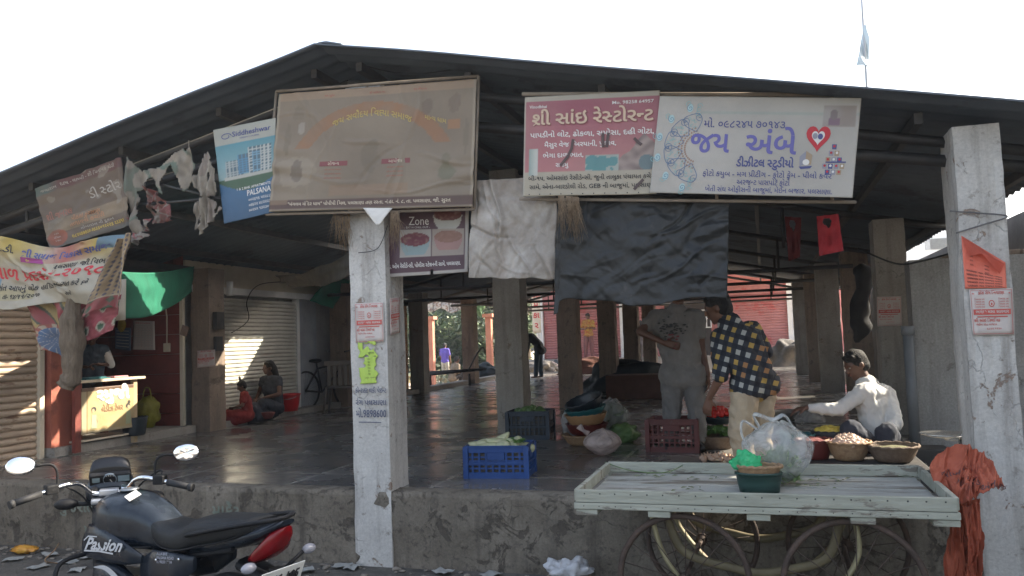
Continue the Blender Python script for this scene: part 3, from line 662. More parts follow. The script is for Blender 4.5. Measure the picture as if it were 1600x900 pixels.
BU = [leafmesh('crown', 2600, 2.2, 1.1, 21, .13), leafmesh('crown', 2600, 1.8, 1.4, 22, .13)]
for px, Y, lb in ((668, 38, 'low dusty bush at the left of the far gap'), (690, 41, 'low bush behind the violet shirted man'), (712, 39, 'rounded bush right of the violet shirted man'), (735, 42, 'bush behind the dark narrow far pillar'), (752, 40, 'low bush left of the far red post'), (775, 43, 'low bush right of the far red post'), (700, 47, 'taller bush behind the low ones in the far gap'), (760, 48, 'taller bush far behind the red post'), (640, 42, 'bush past the sunlit brick wall')):
    t = thing('bush', lb, 'bush', (px_x(px, 540, Y), Y, 0), px * 1.7, 'bushes beyond the far end of the market'); o = link('foliage', BU[px % 2], None, t); o.location = (0, 0, .9); t.scale = (1.3,) * 3
tag(grid_sheet('hill', mat('hazy_hill', (.10, .13, .08), (.15, .17, .11), .15, .9), -220, 60, 110, 240, 60, 30, lambda x, y: max(-1, 16 * math.sin((y - 105) / 135 * 3.14) * (1 + .3 * N(x * .03, y * .03)) - .5)), kind='structure')
# scrub on the open ground
bm = BM(); r_ = random.Random(4)
for i in range(5200):
    x = r_.uniform(-14, 2) - 6; y = r_.uniform(30, 44); zc = .35 * max(0, N(x * .6, y * .6) + .25)
    if zc <= 0: continue
    p = Vector((x, y, r_.random() * zc * 2.4)); a_ = Vector((r_.gauss(0, 1), r_.gauss(0, 1), r_.gauss(0, 1))).normalized() * .13; b_ = a_.orthogonal() * .5
    bm.faces.new([bm.verts.new(p + a_), bm.verts.new(p + b_), bm.verts.new(p - a_), bm.verts.new(p - b_)]).material_index = i % 2
tag(obj('scrub', bm, [mat('dry_scrub', (.22, .19, .10), (.30, .25, .15), 2, .9), M_LEAF[2]]), 'dry scrub on the open ground behind the market', 'scrub', kind='stuff')
# thin temple flag on a pole standing on the roof
pz = onY(1352, 118, 7.0); bm = BM(); tube(bm, [(pz.x, 7.0, roofz(pz.x) + .02), (pz.x + .02, 7.0, roofz(pz.x) + 2.4)], .010, 6); fp_ = tag(obj('flag_pole', bm, mat('pale_pole', (.5, .52, .55), rough=.5)), 'thin pale flag pole rising from the right slope of the roof', 'pole')
a_ = onY(1352, 20, 7.0); s_ = Sheet([Vector((pz.x, 6.99, a_.z)), Vector((pz.x - .02, 6.99, a_.z)) + Vector((-.04, 0, 0)), onY(1336, 104, 6.99), onY(1358, 102, 6.99)], 8, 20); s_ = Sheet([onY(1350, 40, 6.99), onY(1356, 42, 6.99), onY(1360, 106, 6.99), onY(1338, 102, 6.99)], 12, 24, disp=lambda u, v: .04 * math.sin(v * 7 + u * 3)); s_.base(None); s_.build('flag', [mat('pale_blue_flag', (.62, .70, .72), (.68, .76, .78), 6, .9)], 'pale blue flag drooping from the thin pole on the roof', 'flag')
# ================================================================ light
w = bpy.data.worlds.new('World'); SC.world = w; w.use_nodes = True; nt = w.node_tree
sky = nt.nodes.new('ShaderNodeTexSky'); sky.sky_type = 'NISHITA'; sky.sun_disc = False
EL, AZ = R(37), R(60)      # azimuth from +Y towards +X
sky.sun_elevation = EL; sky.sun_rotation = AZ; sky.air_density = 1.0; sky.dust_density = 4; sky.altitude = 20
hs = nt.nodes.new('ShaderNodeHueSaturation'); hs.inputs['Saturation'].default_value = .72; nt.links.new(sky.outputs[0], hs.inputs['Color']); nt.links.new(hs.outputs[0], nt.nodes['Background'].inputs[0]); nt.nodes['Background'].inputs[1].default_value = .15
sl = bpy.data.lights.new('sun', 'SUN'); sl.energy = 4.4; sl.angle = R(.5); sl.color = (1, .90, .74)
so = bpy.data.objects.new('sun', sl); COL.objects.link(so)
so.rotation_euler = Vector((math.sin(AZ) * math.cos(EL), math.cos(AZ) * math.cos(EL), math.sin(EL))).to_track_quat('Z', 'Y').to_euler()
so.location = (5, 5, 12)
vs_ = SC.view_settings; vs_.view_transform = 'Standard'; vs_.look = 'None'; vs_.gamma = 1; vs_.exposure = 1.9
SC.cycles.max_bounces = 6; SC.cycles.diffuse_bounces = 4; SC.cycles.transparent_max_bounces = 12; SC.cycles.use_denoising = True; SC.cycles.sample_clamp_indirect = 4
PM = print_mat(dirt=.25); PMD = print_mat('printed_faded', .55, .7); PMC = print_mat('printed_clean', .18, .5, 2)
def lerp3(a, b, t): t = max(0, min(1, t)); return tuple(x + (y - x) * t for x, y in zip(a, b))
def wrk(amp=.02, fu=3, fv=3, seed=0, fine=.3):
    return lambda u, v: amp * (N(u * fu + seed, v * fv, seed) + fine * N(u * fu * 3.7, v * fv * 3.3 + seed, 2))
W_ = flatc('print_white', (.66, .64, .60)); CR_ = flatc('print_cream', (.58, .50, .38)); RD_ = flatc('print_red', (.48, .03, .04)); NV_ = flatc('print_navy', (.07, .08, .22)); BK_ = M_INK
VI_ = flatc('print_violet', (.13, .12, .34)); GY_ = flatc('print_grey', (.26, .26, .30)); TN_ = flatc('print_tan', (.34, .25, .16)); BR_ = flatc('print_brown', (.16, .09, .06)); OR_ = flatc('print_orange', (.50, .20, .06)); YL_ = flatc('print_yellow', (.52, .36, .06)); TL_ = flatc('print_teal', (.20, .42, .42)); PK_ = flatc('print_pink', (.52, .22, .24)); BL_ = flatc('print_blue', (.12, .30, .48)); SC_ = flatc('scorched', (.09, .06, .055)); GN_ = flatc('print_green', (.06, .22, .12))
SC_.node_tree
YB_ = 5.40
# ---- big tan banner
CRT = creases(3, 16, .012, (.006, .02), 1.6)
s = Sheet(cornersY([(436, 147), (745, 123), (738, 323), (420, 331)], YB_), 120, 80, disp=lambda u, v: CRT(u, v) + .012 * N(u * 3, v * 3) + .010 * math.exp(-((v - .12) / .05) ** 2) * N(u * 9, 3) + .012 * math.exp(-(((u) ** 2 + (v - .35) ** 2) / .03)) * math.sin(40 * (v - .35) + u * 8) + .012 * math.exp(-(((1 - u) ** 2 + (v - .25) ** 2) / .02)) * math.sin(38 * (v - .25 - .3 * u)))
def pt(u, v):
    c = (.25, .195, .14); c = lerp3(c, (.32, .26, .19), .5 + N(u * 3, v * 3))
    if v > .93: c = lerp3(c, (.42, .30, .20), .8)
    if u < .015 or u > .985: c = (.40, .34, .26)
    r = math.hypot((u - .5) / .36, (v - .30) / .50)
    if v > .52 and .97 < r < 1.16: c = lerp3((.38, .17, .07), c, .22 + .8 * abs(N(u * 8, v * 5)))
    if .87 < u < .93 and .62 < v < .70: c = lerp3(c, (.50, .22, .08), .6)
    if .02 < v < .10: c = (.12, .07, .06)
    if .06 < v < .10 and u < .1: c = (.24, .16, .11)
    if .30 < u < .70 and .12 < v < .21: c = lerp3(c, (.36, .22, .13), .45)
    for cu, cv, ru, rv, cc, a in ((.5, .43, .045, .13, (.20, .16, .11), .55), (.13, .33, .10, .13, (.44, .37, .28), .35), (.13, .33, .03, .09, (.17, .13, .10), .6), (.87, .28, .045, .06, (.16, .17, .10), .55), (.87, .37, .02, .06, (.20, .17, .10), .5), (.77, .80, .025, .06, (.18, .12, .09), .5), (.90, .82, .03, .07, (.18, .12, .09), .4), (.12, .82, .03, .05, (.22, .17, .12), .4), (.14, .70, .02, .05, (.5, .46, .4), .5), (.96, .55, .012, .14, (.20, .16, .11), .5), (.07, .6, .015, .14, (.2, .16, .11), .4)):
        d = math.hypot((u - cu) / ru, (v - cv) / rv) + .35 * N(u * 22, v * 16)
        if d < 1: c = lerp3(c, cc, min(1, a * 1.15))
    return c
s.base(pt)
arc = lambda X, Y: (X, Y - X * X * .62)
s.text('જય સર્વોદય વિદ્યા સમાજ', .5, .76, .05, 1, 'c', .01, fn=arc)
s.text('માન્ય ધામ', .76, .71, .035, 1, 'l', .01, fn=lambda X, Y: (X, Y - X * .25))
for u, t in ((.25, 'જય ગુરુદેવ'), (.48, 'શ્રી ગણેશાય નમઃ'), (.70, 'જય સીયારામ')): s.text(t, u, .945, .016, 2, 'l')
for u, t in ((.31, 'સૌજન્ય'), (.62, 'આયોજક')):
    s.poly([(u - .06, .365), (u + .08, .365), (u + .08, .405), (u - .06, .405)], 3); s.text(t, u + .01, .372, .025, 4, 'c', off=.004)
    for k in range(3): s.text('સર્વે ગ્રામજનો પલસાણા', u + .01, .33 - k * .035, .012, 2, 'c')
s.text('"મંગલમ મંદિર ધામ" પોપીપી મિલ, પલસાણા ત્રણ રસ્તા, નં.હા. નં. ૮, તા. પલસાણા, જી. સુરત', .10, .045, .026, 4, 'l', .012, fit=.80)
s.build('tan_banner', [PM, flatc('faded_gold', (.44, .33, .10)), flatc('faded_red', (.34, .08, .05)), flatc('faded_maroon', (.20, .06, .06)), CR_], 'large faded tan printed banner above the whitewashed front left pillar', 'banner')
# rim of timber behind it
bm = BM(); q = cornersY([(432, 143), (748, 119), (741, 327), (416, 335)], YB_ + .035)
for a, b in zip(q, q[1:] + q[:1]): tube(bm, [a, b], .012, 6)
tag(obj('timber_battens', bm, mat('weathered_wood', (.20, .16, .12), (.28, .23, .18), 9, .9)), 'thin wooden frame behind the large tan banner', 'battens')
# ---- blue property hoarding
s = Sheet(cornersY([(333, 203), (431, 184), (430, 331), (350, 350)], YB_ + .02), 60, 84, disp=wrk(.006))
def pt(u, v):
    if v > .82: return (.46, .47, .42)
    c = lerp3((.34, .47, .47), (.10, .32, .40), (v - .4) / .42)
    if v < .45: c = (.05, .12, .06)
    if v < .42 - .12 * math.sin(u * 3): c = lerp3((.03, .10, .20), (.04, .16, .33), v * 2.5)
    def bl(u0, u1, v0, v1, cc, n, f):
        nonlocal c
        if u0 < u < u1 and v0 < v < v1:
            a = ((u - u0) / (u1 - u0) * n) % 1; b = ((v - v0) / (v1 - v0) * f) % 1
            c = cc if not (a > .3 and b > .35) else (.10, .17, .22)
    bl(.14, .44, .46, .64, (.42, .47, .46), 5, 7); bl(.36, .56, .48, .68, (.10, .28, .45), 3, 8); bl(.54, .93, .46, .74, (.55, .58, .55), 6, 9); bl(.60, .74, .46, .70, (.20, .40, .55), 2, 9)
    if .44 < v < .475 and .1 < u < .95: c = (.5, .5, .45)
    return c
s.base(pt)
s.text('Siddheshwar', .30, .885, .042, 1, 'l', .01, fit=.62); s.text('RESIDENCY, PALSANA', .42, .85, .012, 1)
sp_ = [(.20 + .09 * math.cos(t) * (1 - t / 14), .90 + .035 * math.sin(t) * (1 - t / 14)) for t in [k * .45 for k in range(16)]]; s.line(sp_, .006, 1)
s.text('1 & 2 BHK APARTMENTS', .30, .31, .020, 2, 'l', .01, fit=.62); s.text('PALSANA', .48, .235, .045, 2, 'l', .015, fit=.44)
for k, t in enumerate(('૦૦૨૬૧૬ ૫૨૨૮૮', '૦૭૬૨૨ ૪૮૨૨૨૩', '૦૦૨૫૧ ૧૩૨૩૦૧')): s.text(t, .50, .175 - k * .055, .024, 2, 'l', .01, fit=.42)
s.build('property_banner', [PMC, NV_, W_], 'teal and blue poster board with a picture of white flats, left of the tan banner', 'banner')
# ---- pink restaurant sign and white studio sign
s = Sheet(cornersY([(820, 152), (1031, 141), (1026, 303), (817, 307)], YB_ - .03), 130, 90, disp=wrk(.006, 2, 2, 4))
def pt(u, v):
    if v > .955 or u < .008: return (.50, .46, .38)
    if v > .235:
        c = lerp3((.52, .20, .21), (.36, .09, .13), (v - .3) / .6); c = lerp3(c, (.55, .28, .26), .5 * N(u * 2, v * 2, 2) + .15)
    else: c = (.50, .45, .35)
    if .47 < u < .72 and .235 < v < .40: c = (.42, .48, .44); d = N(u * 26, v * 20); c = lerp3(c, (.08, .30, .32), .9) if math.hypot((u - .57) / .1, (v - .31) / .085) + .5 * d < 1 or math.hypot((u - .68) / .035, (v - .33) / .045) < 1 else c
    if u > .72 and .235 < v < .235 + .36 * (1 - abs(u - .90) * 4.2) + .1 * N(u * 9, 1): c = lerp3((.46, .36, .32), (.22, .16, .15), .5 + N(u * 14, v * 14))
    if math.hypot((u - .92) / .055, (v - .31) / .075) < 1: c = (.16, .24, .26)
    if .04 < u < .11 and .20 < v < .47: c = lerp3((.30, .42, .38), (.62, .64, .58), (u - .04) / .05)
    return c
s.base(pt)
s.text('Vinodbhai', .04, .88, .022, 2, 'l', .01); s.text('Mo. 98258 64957', .66, .885, .022, 2, 'l', .01, fit=.30)
s.text('શ્રી સાંઇ રેસ્ટોરન્ટ', .064, .705, .085, 7, 'l', .035, fit=.90, off=.003); s.text('શ્રી સાંઇ રેસ્ટોરન્ટ', .060, .712, .085, 1, 'l', .02, fit=.90, off=.006)
s.text('પાપડીનો લોટ, ઢોકળા, સમોસા, દહી ગોટા,', .05, .585, .035, 2, 'l', .018, fit=.92)
s.text('મૈસુર વેજ બિરયાની, પુલાવ,', .16, .485, .032, 2, 'l', .018, fit=.54); s.text('ભેગા દાળ ભાત,', .15, .38, .032, 2, 'l', .018, fit=.31); s.text('રાજમુ', .25, .285, .03, 2, 'l', .018)
s.text('બી-૧૫, ઓમસાંઇ રેસીડેન્સી, જુની તાલુકા પંચાયત કચેરી', .04, .155, .030, 3, 'l', .012, fit=.95)
s.text('સામે, એના-બારડોલી રોડ, GEB ની બાજુમાં, પલસાણા', .05, .070, .030, 3, 'l', .012, fit=.93)
for pts in ([(.60, .60), (.60, .53), (.605, .47)], [(.64, .60), (.635, .53), (.63, .47)], [(.38, .55), (.37, .46), (.34, .38), (.29, .30)], [(.83, .54), (.86, .50), (.88, .48)], [(.90, .14), (.86, .085), (.84, .05)]): s.line(pts, .020, 4, .007)
for k in range(12): s.ell(.05 + k * .082, .018, .005, .007, 3, n=6, rings=1)
s.build('restaurant_sign', [PMC, flatc('gold_lettering', (.56, .42, .30)), W_, BK_, SC_, TL_, PK_, flatc('maroon_shadow', (.22, .07, .07))], 'pink and cream restaurant sign with white Gujarati writing, left of the white studio sign', 'sign')
s = Sheet(cornersY([(1031, 150), (1346, 153), (1332, 309), (1015, 301)], YB_ - .06), 150, 70, disp=wrk(.006, 2, 2, 9))
def pt(u, v):
    c = lerp3((.50, .475, .43), (.58, .55, .50), .5 + N(u * 2, v * 2))
    if u > .22 and .82 < v < .855: c = lerp3(c, (.38, .46, .42), .6)
    if u > .22 and .79 < v < .80: c = lerp3(c, (.40, .44, .42), .6)
    if .83 < u < .985 and .70 < v < .92: c = lerp3((.44, .41, .38), (.36, .30, .26), .5 + N(u * 9, v * 9))
    if .855 < u < .91 and .72 < v < .80: c = (.26, .16, .22)
    if math.hypot((u - .88) / .018, (v - .83) / .05) < 1: c = (.25, .20, .20)
    return c
s.base(pt)
s.text('મો. ૦૯૮૨૪૫ ૭૦૧૪૩', .245, .685, .050, 3, 'l', .008, fit=.41)
s.text('જય', .185, .43, .135, 1, 'l', .018, fit=.20); s.text('અંબે', .465, .425, .135, 1, 'l', .018, fit=.25)
s.text('ડીઝીટલ સ્ટુડીયો', .43, .29, .052, 3, 'l', .025, fit=.28)
s.text('ફોટો કયુબ - મગ પ્રીટીંગ - ફોટો ફ્રેમ - પીલો કવર', .265, .185, .034, 3, 'l', .008, fit=.63)
s.text('અરજન્ટ પાસપોર્ટ ફોટો', .44, .105, .034, 3, 'l', .008, fit=.26)
s.text('ખેતી સંઘ ઓફીસની બાજુમાં, મેઈન બજાર, પલસાણા.', .285, .030, .032, 3, 'l', .008, fit=.62)
# heart
def heart(cu, cv, k): return [(cu + k * 16 * math.sin(t) ** 3 / 16 * .5, cv + k * 1.15 * (13 * math.cos(t) - 5 * math.cos(2 * t) - 2 * math.cos(3 * t) - math.cos(4 * t)) / 13 * .9) for t in [2 * math.pi * i / 28 for i in range(28)]]
def fan(pts, c, mi, off):
    cv_ = s.bm.verts.new(s.P(c[0], c[1], off)); vs = [s.bm.verts.new(s.P(a, b, off)) for a, b in pts]
    for i in range(len(vs)): f = s.bm.faces.new((cv_, vs[i], vs[(i + 1) % len(vs)])); f.material_index = mi
fan(heart(.815, .60, .115), (.815, .62), 2, .003); fan(heart(.815, .60, .062), (.815, .61), 4, .005); s.ell(.80, .61, .012, .03, 5, .007); s.ell(.825, .605, .012, .03, 3, .007)
# photo cube and stack of cups
for i, (a, b) in enumerate((((.735, .40), (.765, .46)), ((.765, .46), (.795, .42)))):
    s.poly([a, (b[0], b[1]), (b[0] + .002, b[1] - .13), (a[0] + .004, a[1] - .10)] if i == 0 else [a, b, (b[0] - .002, b[1] - .10), (a[0], a[1] - .13)], 5 + i)
s.poly([(.735, .30), (.80, .31), (.79, .285), (.745, .275)], 3); s.ell(.768, .345, .016, .03, 4, .004)
for r_i, (n_, v0) in enumerate(((1, .53), (2, .465), (3, .40), (4, .335), (3, .275))):
    for k in range(n_):
        u0 = .895 + (k - (n_ - 1) / 2) * .027 + r_i * .001; s.poly([(u0 - .011, v0), (u0 + .011, v0), (u0 + .010, v0 - .05), (u0 - .010, v0 - .05)], (3, 5, 6, 5)[(k + r_i) % 4]); s.ell(u0, v0 - .02, .006, .013, 4 if k % 2 else 2, .004, n=8, rings=1)
s.poly([(.86, .355), (.955, .36), (.955, .348), (.86, .343)], 3, .005)
# paisley scrollwork down the left edge: a ring of curls
TLn = 7; BLn = 8
def spiral(cu, cv, r, t0, turns, sg=1): return [(cu + (r * (1 - k / 22)) * math.cos(t0 + sg * turns * 6.28 * k / 22) / s.W, cv + (r * (1 - k / 22)) * math.sin(t0 + sg * turns * 6.28 * k / 22) / s.H) for k in range(21)]
c0 = Vector((.235 * s.W, .47 * s.H))
for k in range(6):
    an = math.pi * (.60 + .80 * k / 5)
    for rr_, L_ in ((.20, .075),):
        p = c0 + Vector((math.cos(an), math.sin(an))) * rr_ * 1.0; cu, cv = p.x / s.W, p.y / s.H; t_ = Vector((-math.sin(an), math.cos(an))); o_ = Vector((math.cos(an), math.sin(an)))
        for sg in (-1, 1):
            q = p + t_ * .045 * sg; s.line(spiral(q.x / s.W, q.y / s.H, .026, an + 3.14, 1.3, sg), .0035, BLn)
            a_ = p - t_ * .005 - o_ * .09; b_ = p + t_ * sg * .055 - o_ * .03; e_ = p + t_ * sg * .05 + o_ * .02
            cm = catmull([(a_.x, a_.y, 0), (b_.x, b_.y, 0), (e_.x, e_.y, 0), ((p + o_ * .03).x, (p + o_ * .03).y, 0)], 5); s.line([(v_.x / s.W, v_.y / s.H) for v_ in cm], .0045, BLn)
        for j in range(5):
            q = p - o_ * (.06 - j * .018) + t_ * .018 * math.sin(j * 2); s.line(spiral(q.x / s.W, q.y / s.H, .012, j, 1, 1), .003, TLn)
        q = p + o_ * .075; s.ell(q.x / s.W, q.y / s.H, .020 / s.W, .028 / s.H, 9, .002, 12, 2); s.line(spiral(q.x / s.W, q.y / s.H, .022, an, 1.5), .003, BLn); s.line(spiral((q + o_ * .03).x / s.W, (q + o_ * .03).y / s.H, .02, an + 2, 1.2, -1), .003, TLn)
    for j in range(9):
        an2 = math.pi * (.56 + .88 * (k * 9 + j) / 54); q = c0 + Vector((math.cos(an2), math.sin(an2))) * (.095 + .02 * (j % 3)); s.ell(q.x / s.W, q.y / s.H, .006 / s.W, .007 / s.H, 10, .002, 8, 1)
for k in range(3): s.line(spiral(.215, .90 - k * .04, .02, k, 1.2), .003, TLn); s.line(spiral(.20 + k * .006, .05 + k * .05, .02, k, 1.2), .003, TLn)
s.build('studio_sign', [PMC, VI_, RD_, NV_, W_, GY_, TN_, TL_, flatc('scroll_blue', (.14, .20, .30)), flatc('pale_teal', (.36, .50, .50)), flatc('scroll_brown', (.34, .22, .16))], 'wide white studio sign with violet Gujarati lettering, a red heart and a paisley border', 'sign')
# batten above the two signs
bm = BM(); q = cornersY([(816, 147), (1350, 148)], YB_ + .03); tube(bm, q, .015, 6); q = cornersY([(812, 311), (1338, 316)], YB_ + .03); tube(bm, q, .012, 6)
for x_ in (900, 1120, 1300): tube(bm, cornersY([(x_, 150), (x_, 316)], YB_ + .035), .012, 6)
tag(obj('timber_battens', bm, MATS['weathered_wood']), 'thin wooden battens behind the pink and white signs', 'battens')
# ---- purple dessert banner
s = Sheet(cornersY([(598, 318), (733, 318), (731, 425), (598, 434)], 5.62), 90, 76, disp=wrk(.008, 3, 3, 6), edge=lambda u, v: (u, v - (.02 if abs(u - .585) < .01 and v < .05 else 0)))
def pt(u, v):
    if v < .05 or u > .965: return (.48, .45, .42)
    c = (.085, .030, .055)
    if .25 < v < .64:
        c = (.46, .43, .40) if .20 < u < .57 else (.40, .34, .30) if .585 < u < .945 else c
    def bowl(cu, cv, r, fill, cup):
        nonlocal c
        if math.hypot((u - cu) / r, (v - cv) / (r * .55)) < 1: c = lerp3(fill, (.36, .20, .16), max(0, N(u * 24, v * 26)) * 1.2)
        elif v < cv and math.hypot((u - cu) / (r * 1.02), (v - cv) / (r * 1.6)) < 1 and v > cv - r * 1.25: c = cup
    bowl(.76, .84, .16, (.14, .03, .03), (.48, .48, .45)); bowl(.385, .50, .17, (.16, .015, .04), (.30, .42, .44)); bowl(.77, .53, .16, (.30, .15, .11), (.42, .24, .22))
    return c
s.base(pt, hole=lambda u, v: abs(u - .583) < .012 and v < .06)
s.text('Zone', .31, .70, .065, 1, 'l', .0, fit=.24); s.text('- EAT N CHILL OUT -', .26, .655, .014, 1, 'l', fit=.30); s.text('કોલ્ડ, ઓમ રેસીડેન્સી, પોલીસ સ્ટેશનની સામે, પલસાણા.', .02, .115, .030, 1, 'l', .015, fit=.90)
s.build('dessert_banner', [PMC, W_], 'dark purple banner with three dessert bowls, right of the whitewashed pillar', 'banner')
# ---- white sack cloth
def esk(u, v): return u + .02 * N(v * 4, 1) * (1 if u > .5 else .6) - .03 * (1 - v) * (1 - 2 * u) * .5, v + (.02 * N(u * 6, 2)) * (1 - v)
s = Sheet(cornersY([(738, 282), (871, 276), (866, 436), (734, 434)], 5.50), 80, 90, disp=lambda u, v: .045 * N(u * 2.2, v * 1.8, 4) + .03 * math.exp(-((u - .22 - .45 * (1 - v)) / .035) ** 2) * v + .018 * abs(N(u * 9 - v * 4, v * 6, 3)) + .02 * math.exp(-((u - .9 + .5 * (1 - v)) / .05) ** 2) * v, edge=esk); s.disp = plus(s.disp, creases(5, 18, .028, (.012, .045), .85, 2.2), creases(6, 10, .010, (.006, .014)))
def pt(u, v):
    c = lerp3((.52, .47, .42), (.66, .62, .57), .5 + N(u * 4, v * 4)); k = N(u * 7, v * 9, 6) + .4 * N(u * 21, v * 23, 2)
    if k > .25: c = lerp3(c, (.38, .31, .25), min(.45, (k - .25) * 1.2))
    if v > .8: c = lerp3(c, (.30, .24, .18), (v - .8) * 3)
    return c
s.base(pt); s.build('sack_cloth', [PMD], 'stained off-white sack cloth hanging between the purple banner and the black tarpaulin', 'cloth')
# ---- black tarpaulin
def ebt(u, v): return u, v + (1 - v) * (.035 * math.sin(u * 9) + .03 * N(u * 7, 1)) - (.10 * (1 - v) * (u < .03))
s = Sheet(cornersY([(871, 296), (1140, 312), (1136, 470), (866, 474)], 5.47), 130, 80, disp=lambda u, v: .04 * N(u * 3, v * 1.6, 7) + .016 * N(u * 8 + v * 3, v * 6, 2) + .012 * abs(N(u * 15 + v * 9, v * 5, 4)) + .022 * abs(N(u * 5 - v * 6, v * 4 + u * 3, 8)) + .006 * math.exp(-((v - .25 - .5 * u + .1 * N(u * 4)) / .03) ** 2), edge=ebt); s.disp = plus(s.disp, creases(9, 14, .022, (.012, .05), 1.6, .7), creases(10, 22, .008, (.004, .010), 1.6))
s.base(None); s.build('black_tarpaulin', [mat('black_plastic_sheet', (.012, .013, .013), (.024, .024, .022), 3, .55, .6, c3=(.055, .05, .045), s3=3, t3=.62)], 'wrinkled black tarpaulin hanging under the two signs', 'tarpaulin')
# ---- frayed straw tufts hanging from the frame
def straw(pts, n, L, label, c=None):
    bm = BM(); r_ = random.Random(n)
    for i in range(n):
        a = r_.random(); p = pts[0].lerp(pts[1], a); l = L * r_.uniform(.3, 1); dx = r_.gauss(0, .03)
        tube(bm, [p, p + Vector((dx * .5, -.02 * r_.random(), -l * .5)), p + Vector((dx + r_.gauss(0, .02), r_.gauss(0, .02), -l))], [.0016, .0014, .0008], 3)
    tag(obj('straw_tuft', bm, c or mat('old_straw', (.22, .15, .09), (.34, .25, .16), 30, .9)), label, 'straw', 'frayed straw hanging from the sign frames')
q = cornersY([(872, 305), (905, 308)], 5.33); straw(q, 150, .32, 'brown straw tuft at the top left corner of the black tarpaulin')
q = cornersY([(522, 330), (548, 330)], 5.47); straw(q, 90, .34, 'straw tuft left of the top of the whitewashed pillar')
q = cornersY([(610, 330), (624, 330)], 5.40); straw(q, 60, .34, 'straw tuft right of the top of the whitewashed pillar')
# torn paper flap under the tan banner
s = Sheet(cornersY([(567, 325), (613, 325), (592, 352), (588, 352)], 5.36), 10, 8, disp=wrk(.01, 5, 5)); s.base(None); s.build('torn_paper', [W_], 'scrap of torn white paper under the tan banner', 'paper')
# ---- upper left tattered banner (brown, torn)
s = Sheet(cornersY([(54, 295), (190, 246), (205, 352), (78, 391)], 5.40), 100, 80, disp=lambda u, v: .02 * N(u * 3, v * 3, 5) + .012 * N(u * 9, v * 9) + .02 * math.exp(-((u - .97) / .03) ** 2), edge=lambda u, v: (u + .012 * N(v * 8, 3), v + .015 * N(u * 9, 4) * (v > .5)))
def pt(u, v):
    k = N(u * 6, v * 6, 3); c = lerp3((.14, .095, .065), (.19, .13, .09), .5 + k)
    if v > .86: c = lerp3((.07, .16, .15), (.15, .06, .06), (u - .12) * 6) if u < .33 else (.15, .06, .06)
    if .22 < v < .42: c = lerp3((.38, .29, .19), (.30, .22, .14), .5 + k)
    if v < .22: c = (.17, .12, .09)
    if v < .06: c = (.13, .13, .12)
    if math.hypot((u - .13) / .12, (v - .15) / .12) < 1: c = (.42, .10, .05)
    if k > .28 and v > .3: c = lerp3(c, (.40, .36, .30), .6)
    return c
s.base(pt, hole=lambda u, v: N(u * 5, v * 7, 12) > .62)
s.text('દક્ષ - લક્ષ્મી - શ્રી વિનાયક ચેરી', .30, .90, .030, 1, 'l', .01, fit=.62); s.text('જલારામ', .06, .89, .025, 1, 'l', .01, fit=.2); s.text('ડી સ્ટોર', .58, .56, .075, 1, 'l', .01, fit=.38); s.text('શ્રી જનરલ', .06, .44, .06, 2, 'l', .01, fit=.3)
s.text('મીઠાઇ ફરસાણ', .34, .335, .035, 3, 'l', .01, fit=.34); s.text('તળાવની કચોરી', .30, .25, .035, 3, 'l', .01, fit=.42); s.text('મોબાઇલ ની દુકાન', .42, .165, .022, 1, 'l', .01, fit=.4); s.text('૯૮૨૫૭૭૭૩૭ ૭૬૬૬૦૧૨૨૨૬ ૨૩૩૧૭', .30, .085, .030, 4, 'l', .02, fit=.64)
for k in range(3): s.text('૧ લાખ' if k != 1 else 'પ્રોવિઝન', .13, .20 - k * .055, .016, 1, 'c', .01)
s.build('brown_banner', [PMD, flatc('worn_white', (.36, .32, .27)), flatc('worn_red', (.30, .12, .08)), flatc('worn_print', (.42, .20, .10)), YL_], 'torn brown printed banner hanging aslant at the upper left', 'banner')
# ---- tattered rags between it and the property poster
def ragoutline(name, pts, Y, cols, label, group='torn rags of old banners under the roof edge', seed=0, holes=.35):
    xs = [p[0] for p in pts]; ys = [p[1] for p in pts]; x0, x1, y0, y1 = min(xs), max(xs), min(ys), max(ys)
    def inside(x, y):
        c = False; n = len(pts)
        for i in range(n):
            (ax, ay), (bx_, by) = pts[i], pts[i - 1]
            if (ay > y) != (by > y) and x < (bx_ - ax) * (y - ay) / (by - ay) + ax: c = not c
        return c
    s = Sheet(cornersY([(x0, y0), (x1, y0), (x1, y1), (x0, y1)], Y), 60, 70, disp=lambda u, v: .07 * N(u * 4, v * 2.5, seed) + .035 * abs(N(u * 11, v * 5, seed + 3))); s.disp = plus(s.disp, creases(seed, 16, .05, (.02, .05), 1, 1.6))
    def pt(u, v):
        k = N(u * 4, v * 4, seed) * 1.6 + .5; i = int(max(0, min(.99, k)) * len(cols)); return lerp3(cols[i], (.12, .10, .08), max(0, N(u * 12, v * 12, 5)) * .9)
    s.base(pt, hole=lambda u, v: not inside(x0 + (x1 - x0) * u, y1 + (y0 - y1) * v) or N(u * 4, v * 5, seed + 9) > holes)
    return s.build(name, [PMD], label, 'rag', group)
gw = [(.40, .36, .30), (.46, .42, .35), (.33, .28, .24)]
ragoutline('torn_rag', [(198, 244), (222, 268), (250, 262), (270, 245), (298, 220), (304, 262), (286, 300), (268, 256), (250, 285), (255, 305), (230, 290), (214, 300), (222, 330), (232, 362), (216, 383), (205, 350), (198, 300)], 5.42, [(.34, .30, .25), (.13, .20, .16), (.40, .36, .30)], 'grey green torn rag next to the brown banner', seed=2, holes=.42)
ragoutline('torn_rag', [(224, 290), (246, 300), (262, 318), (272, 346), (238, 350), (236, 318)], 5.44, [(.30, .05, .06), (.36, .30, .26), (.26, .06, .06)], 'torn scrap with dark red print between the rags', seed=5)
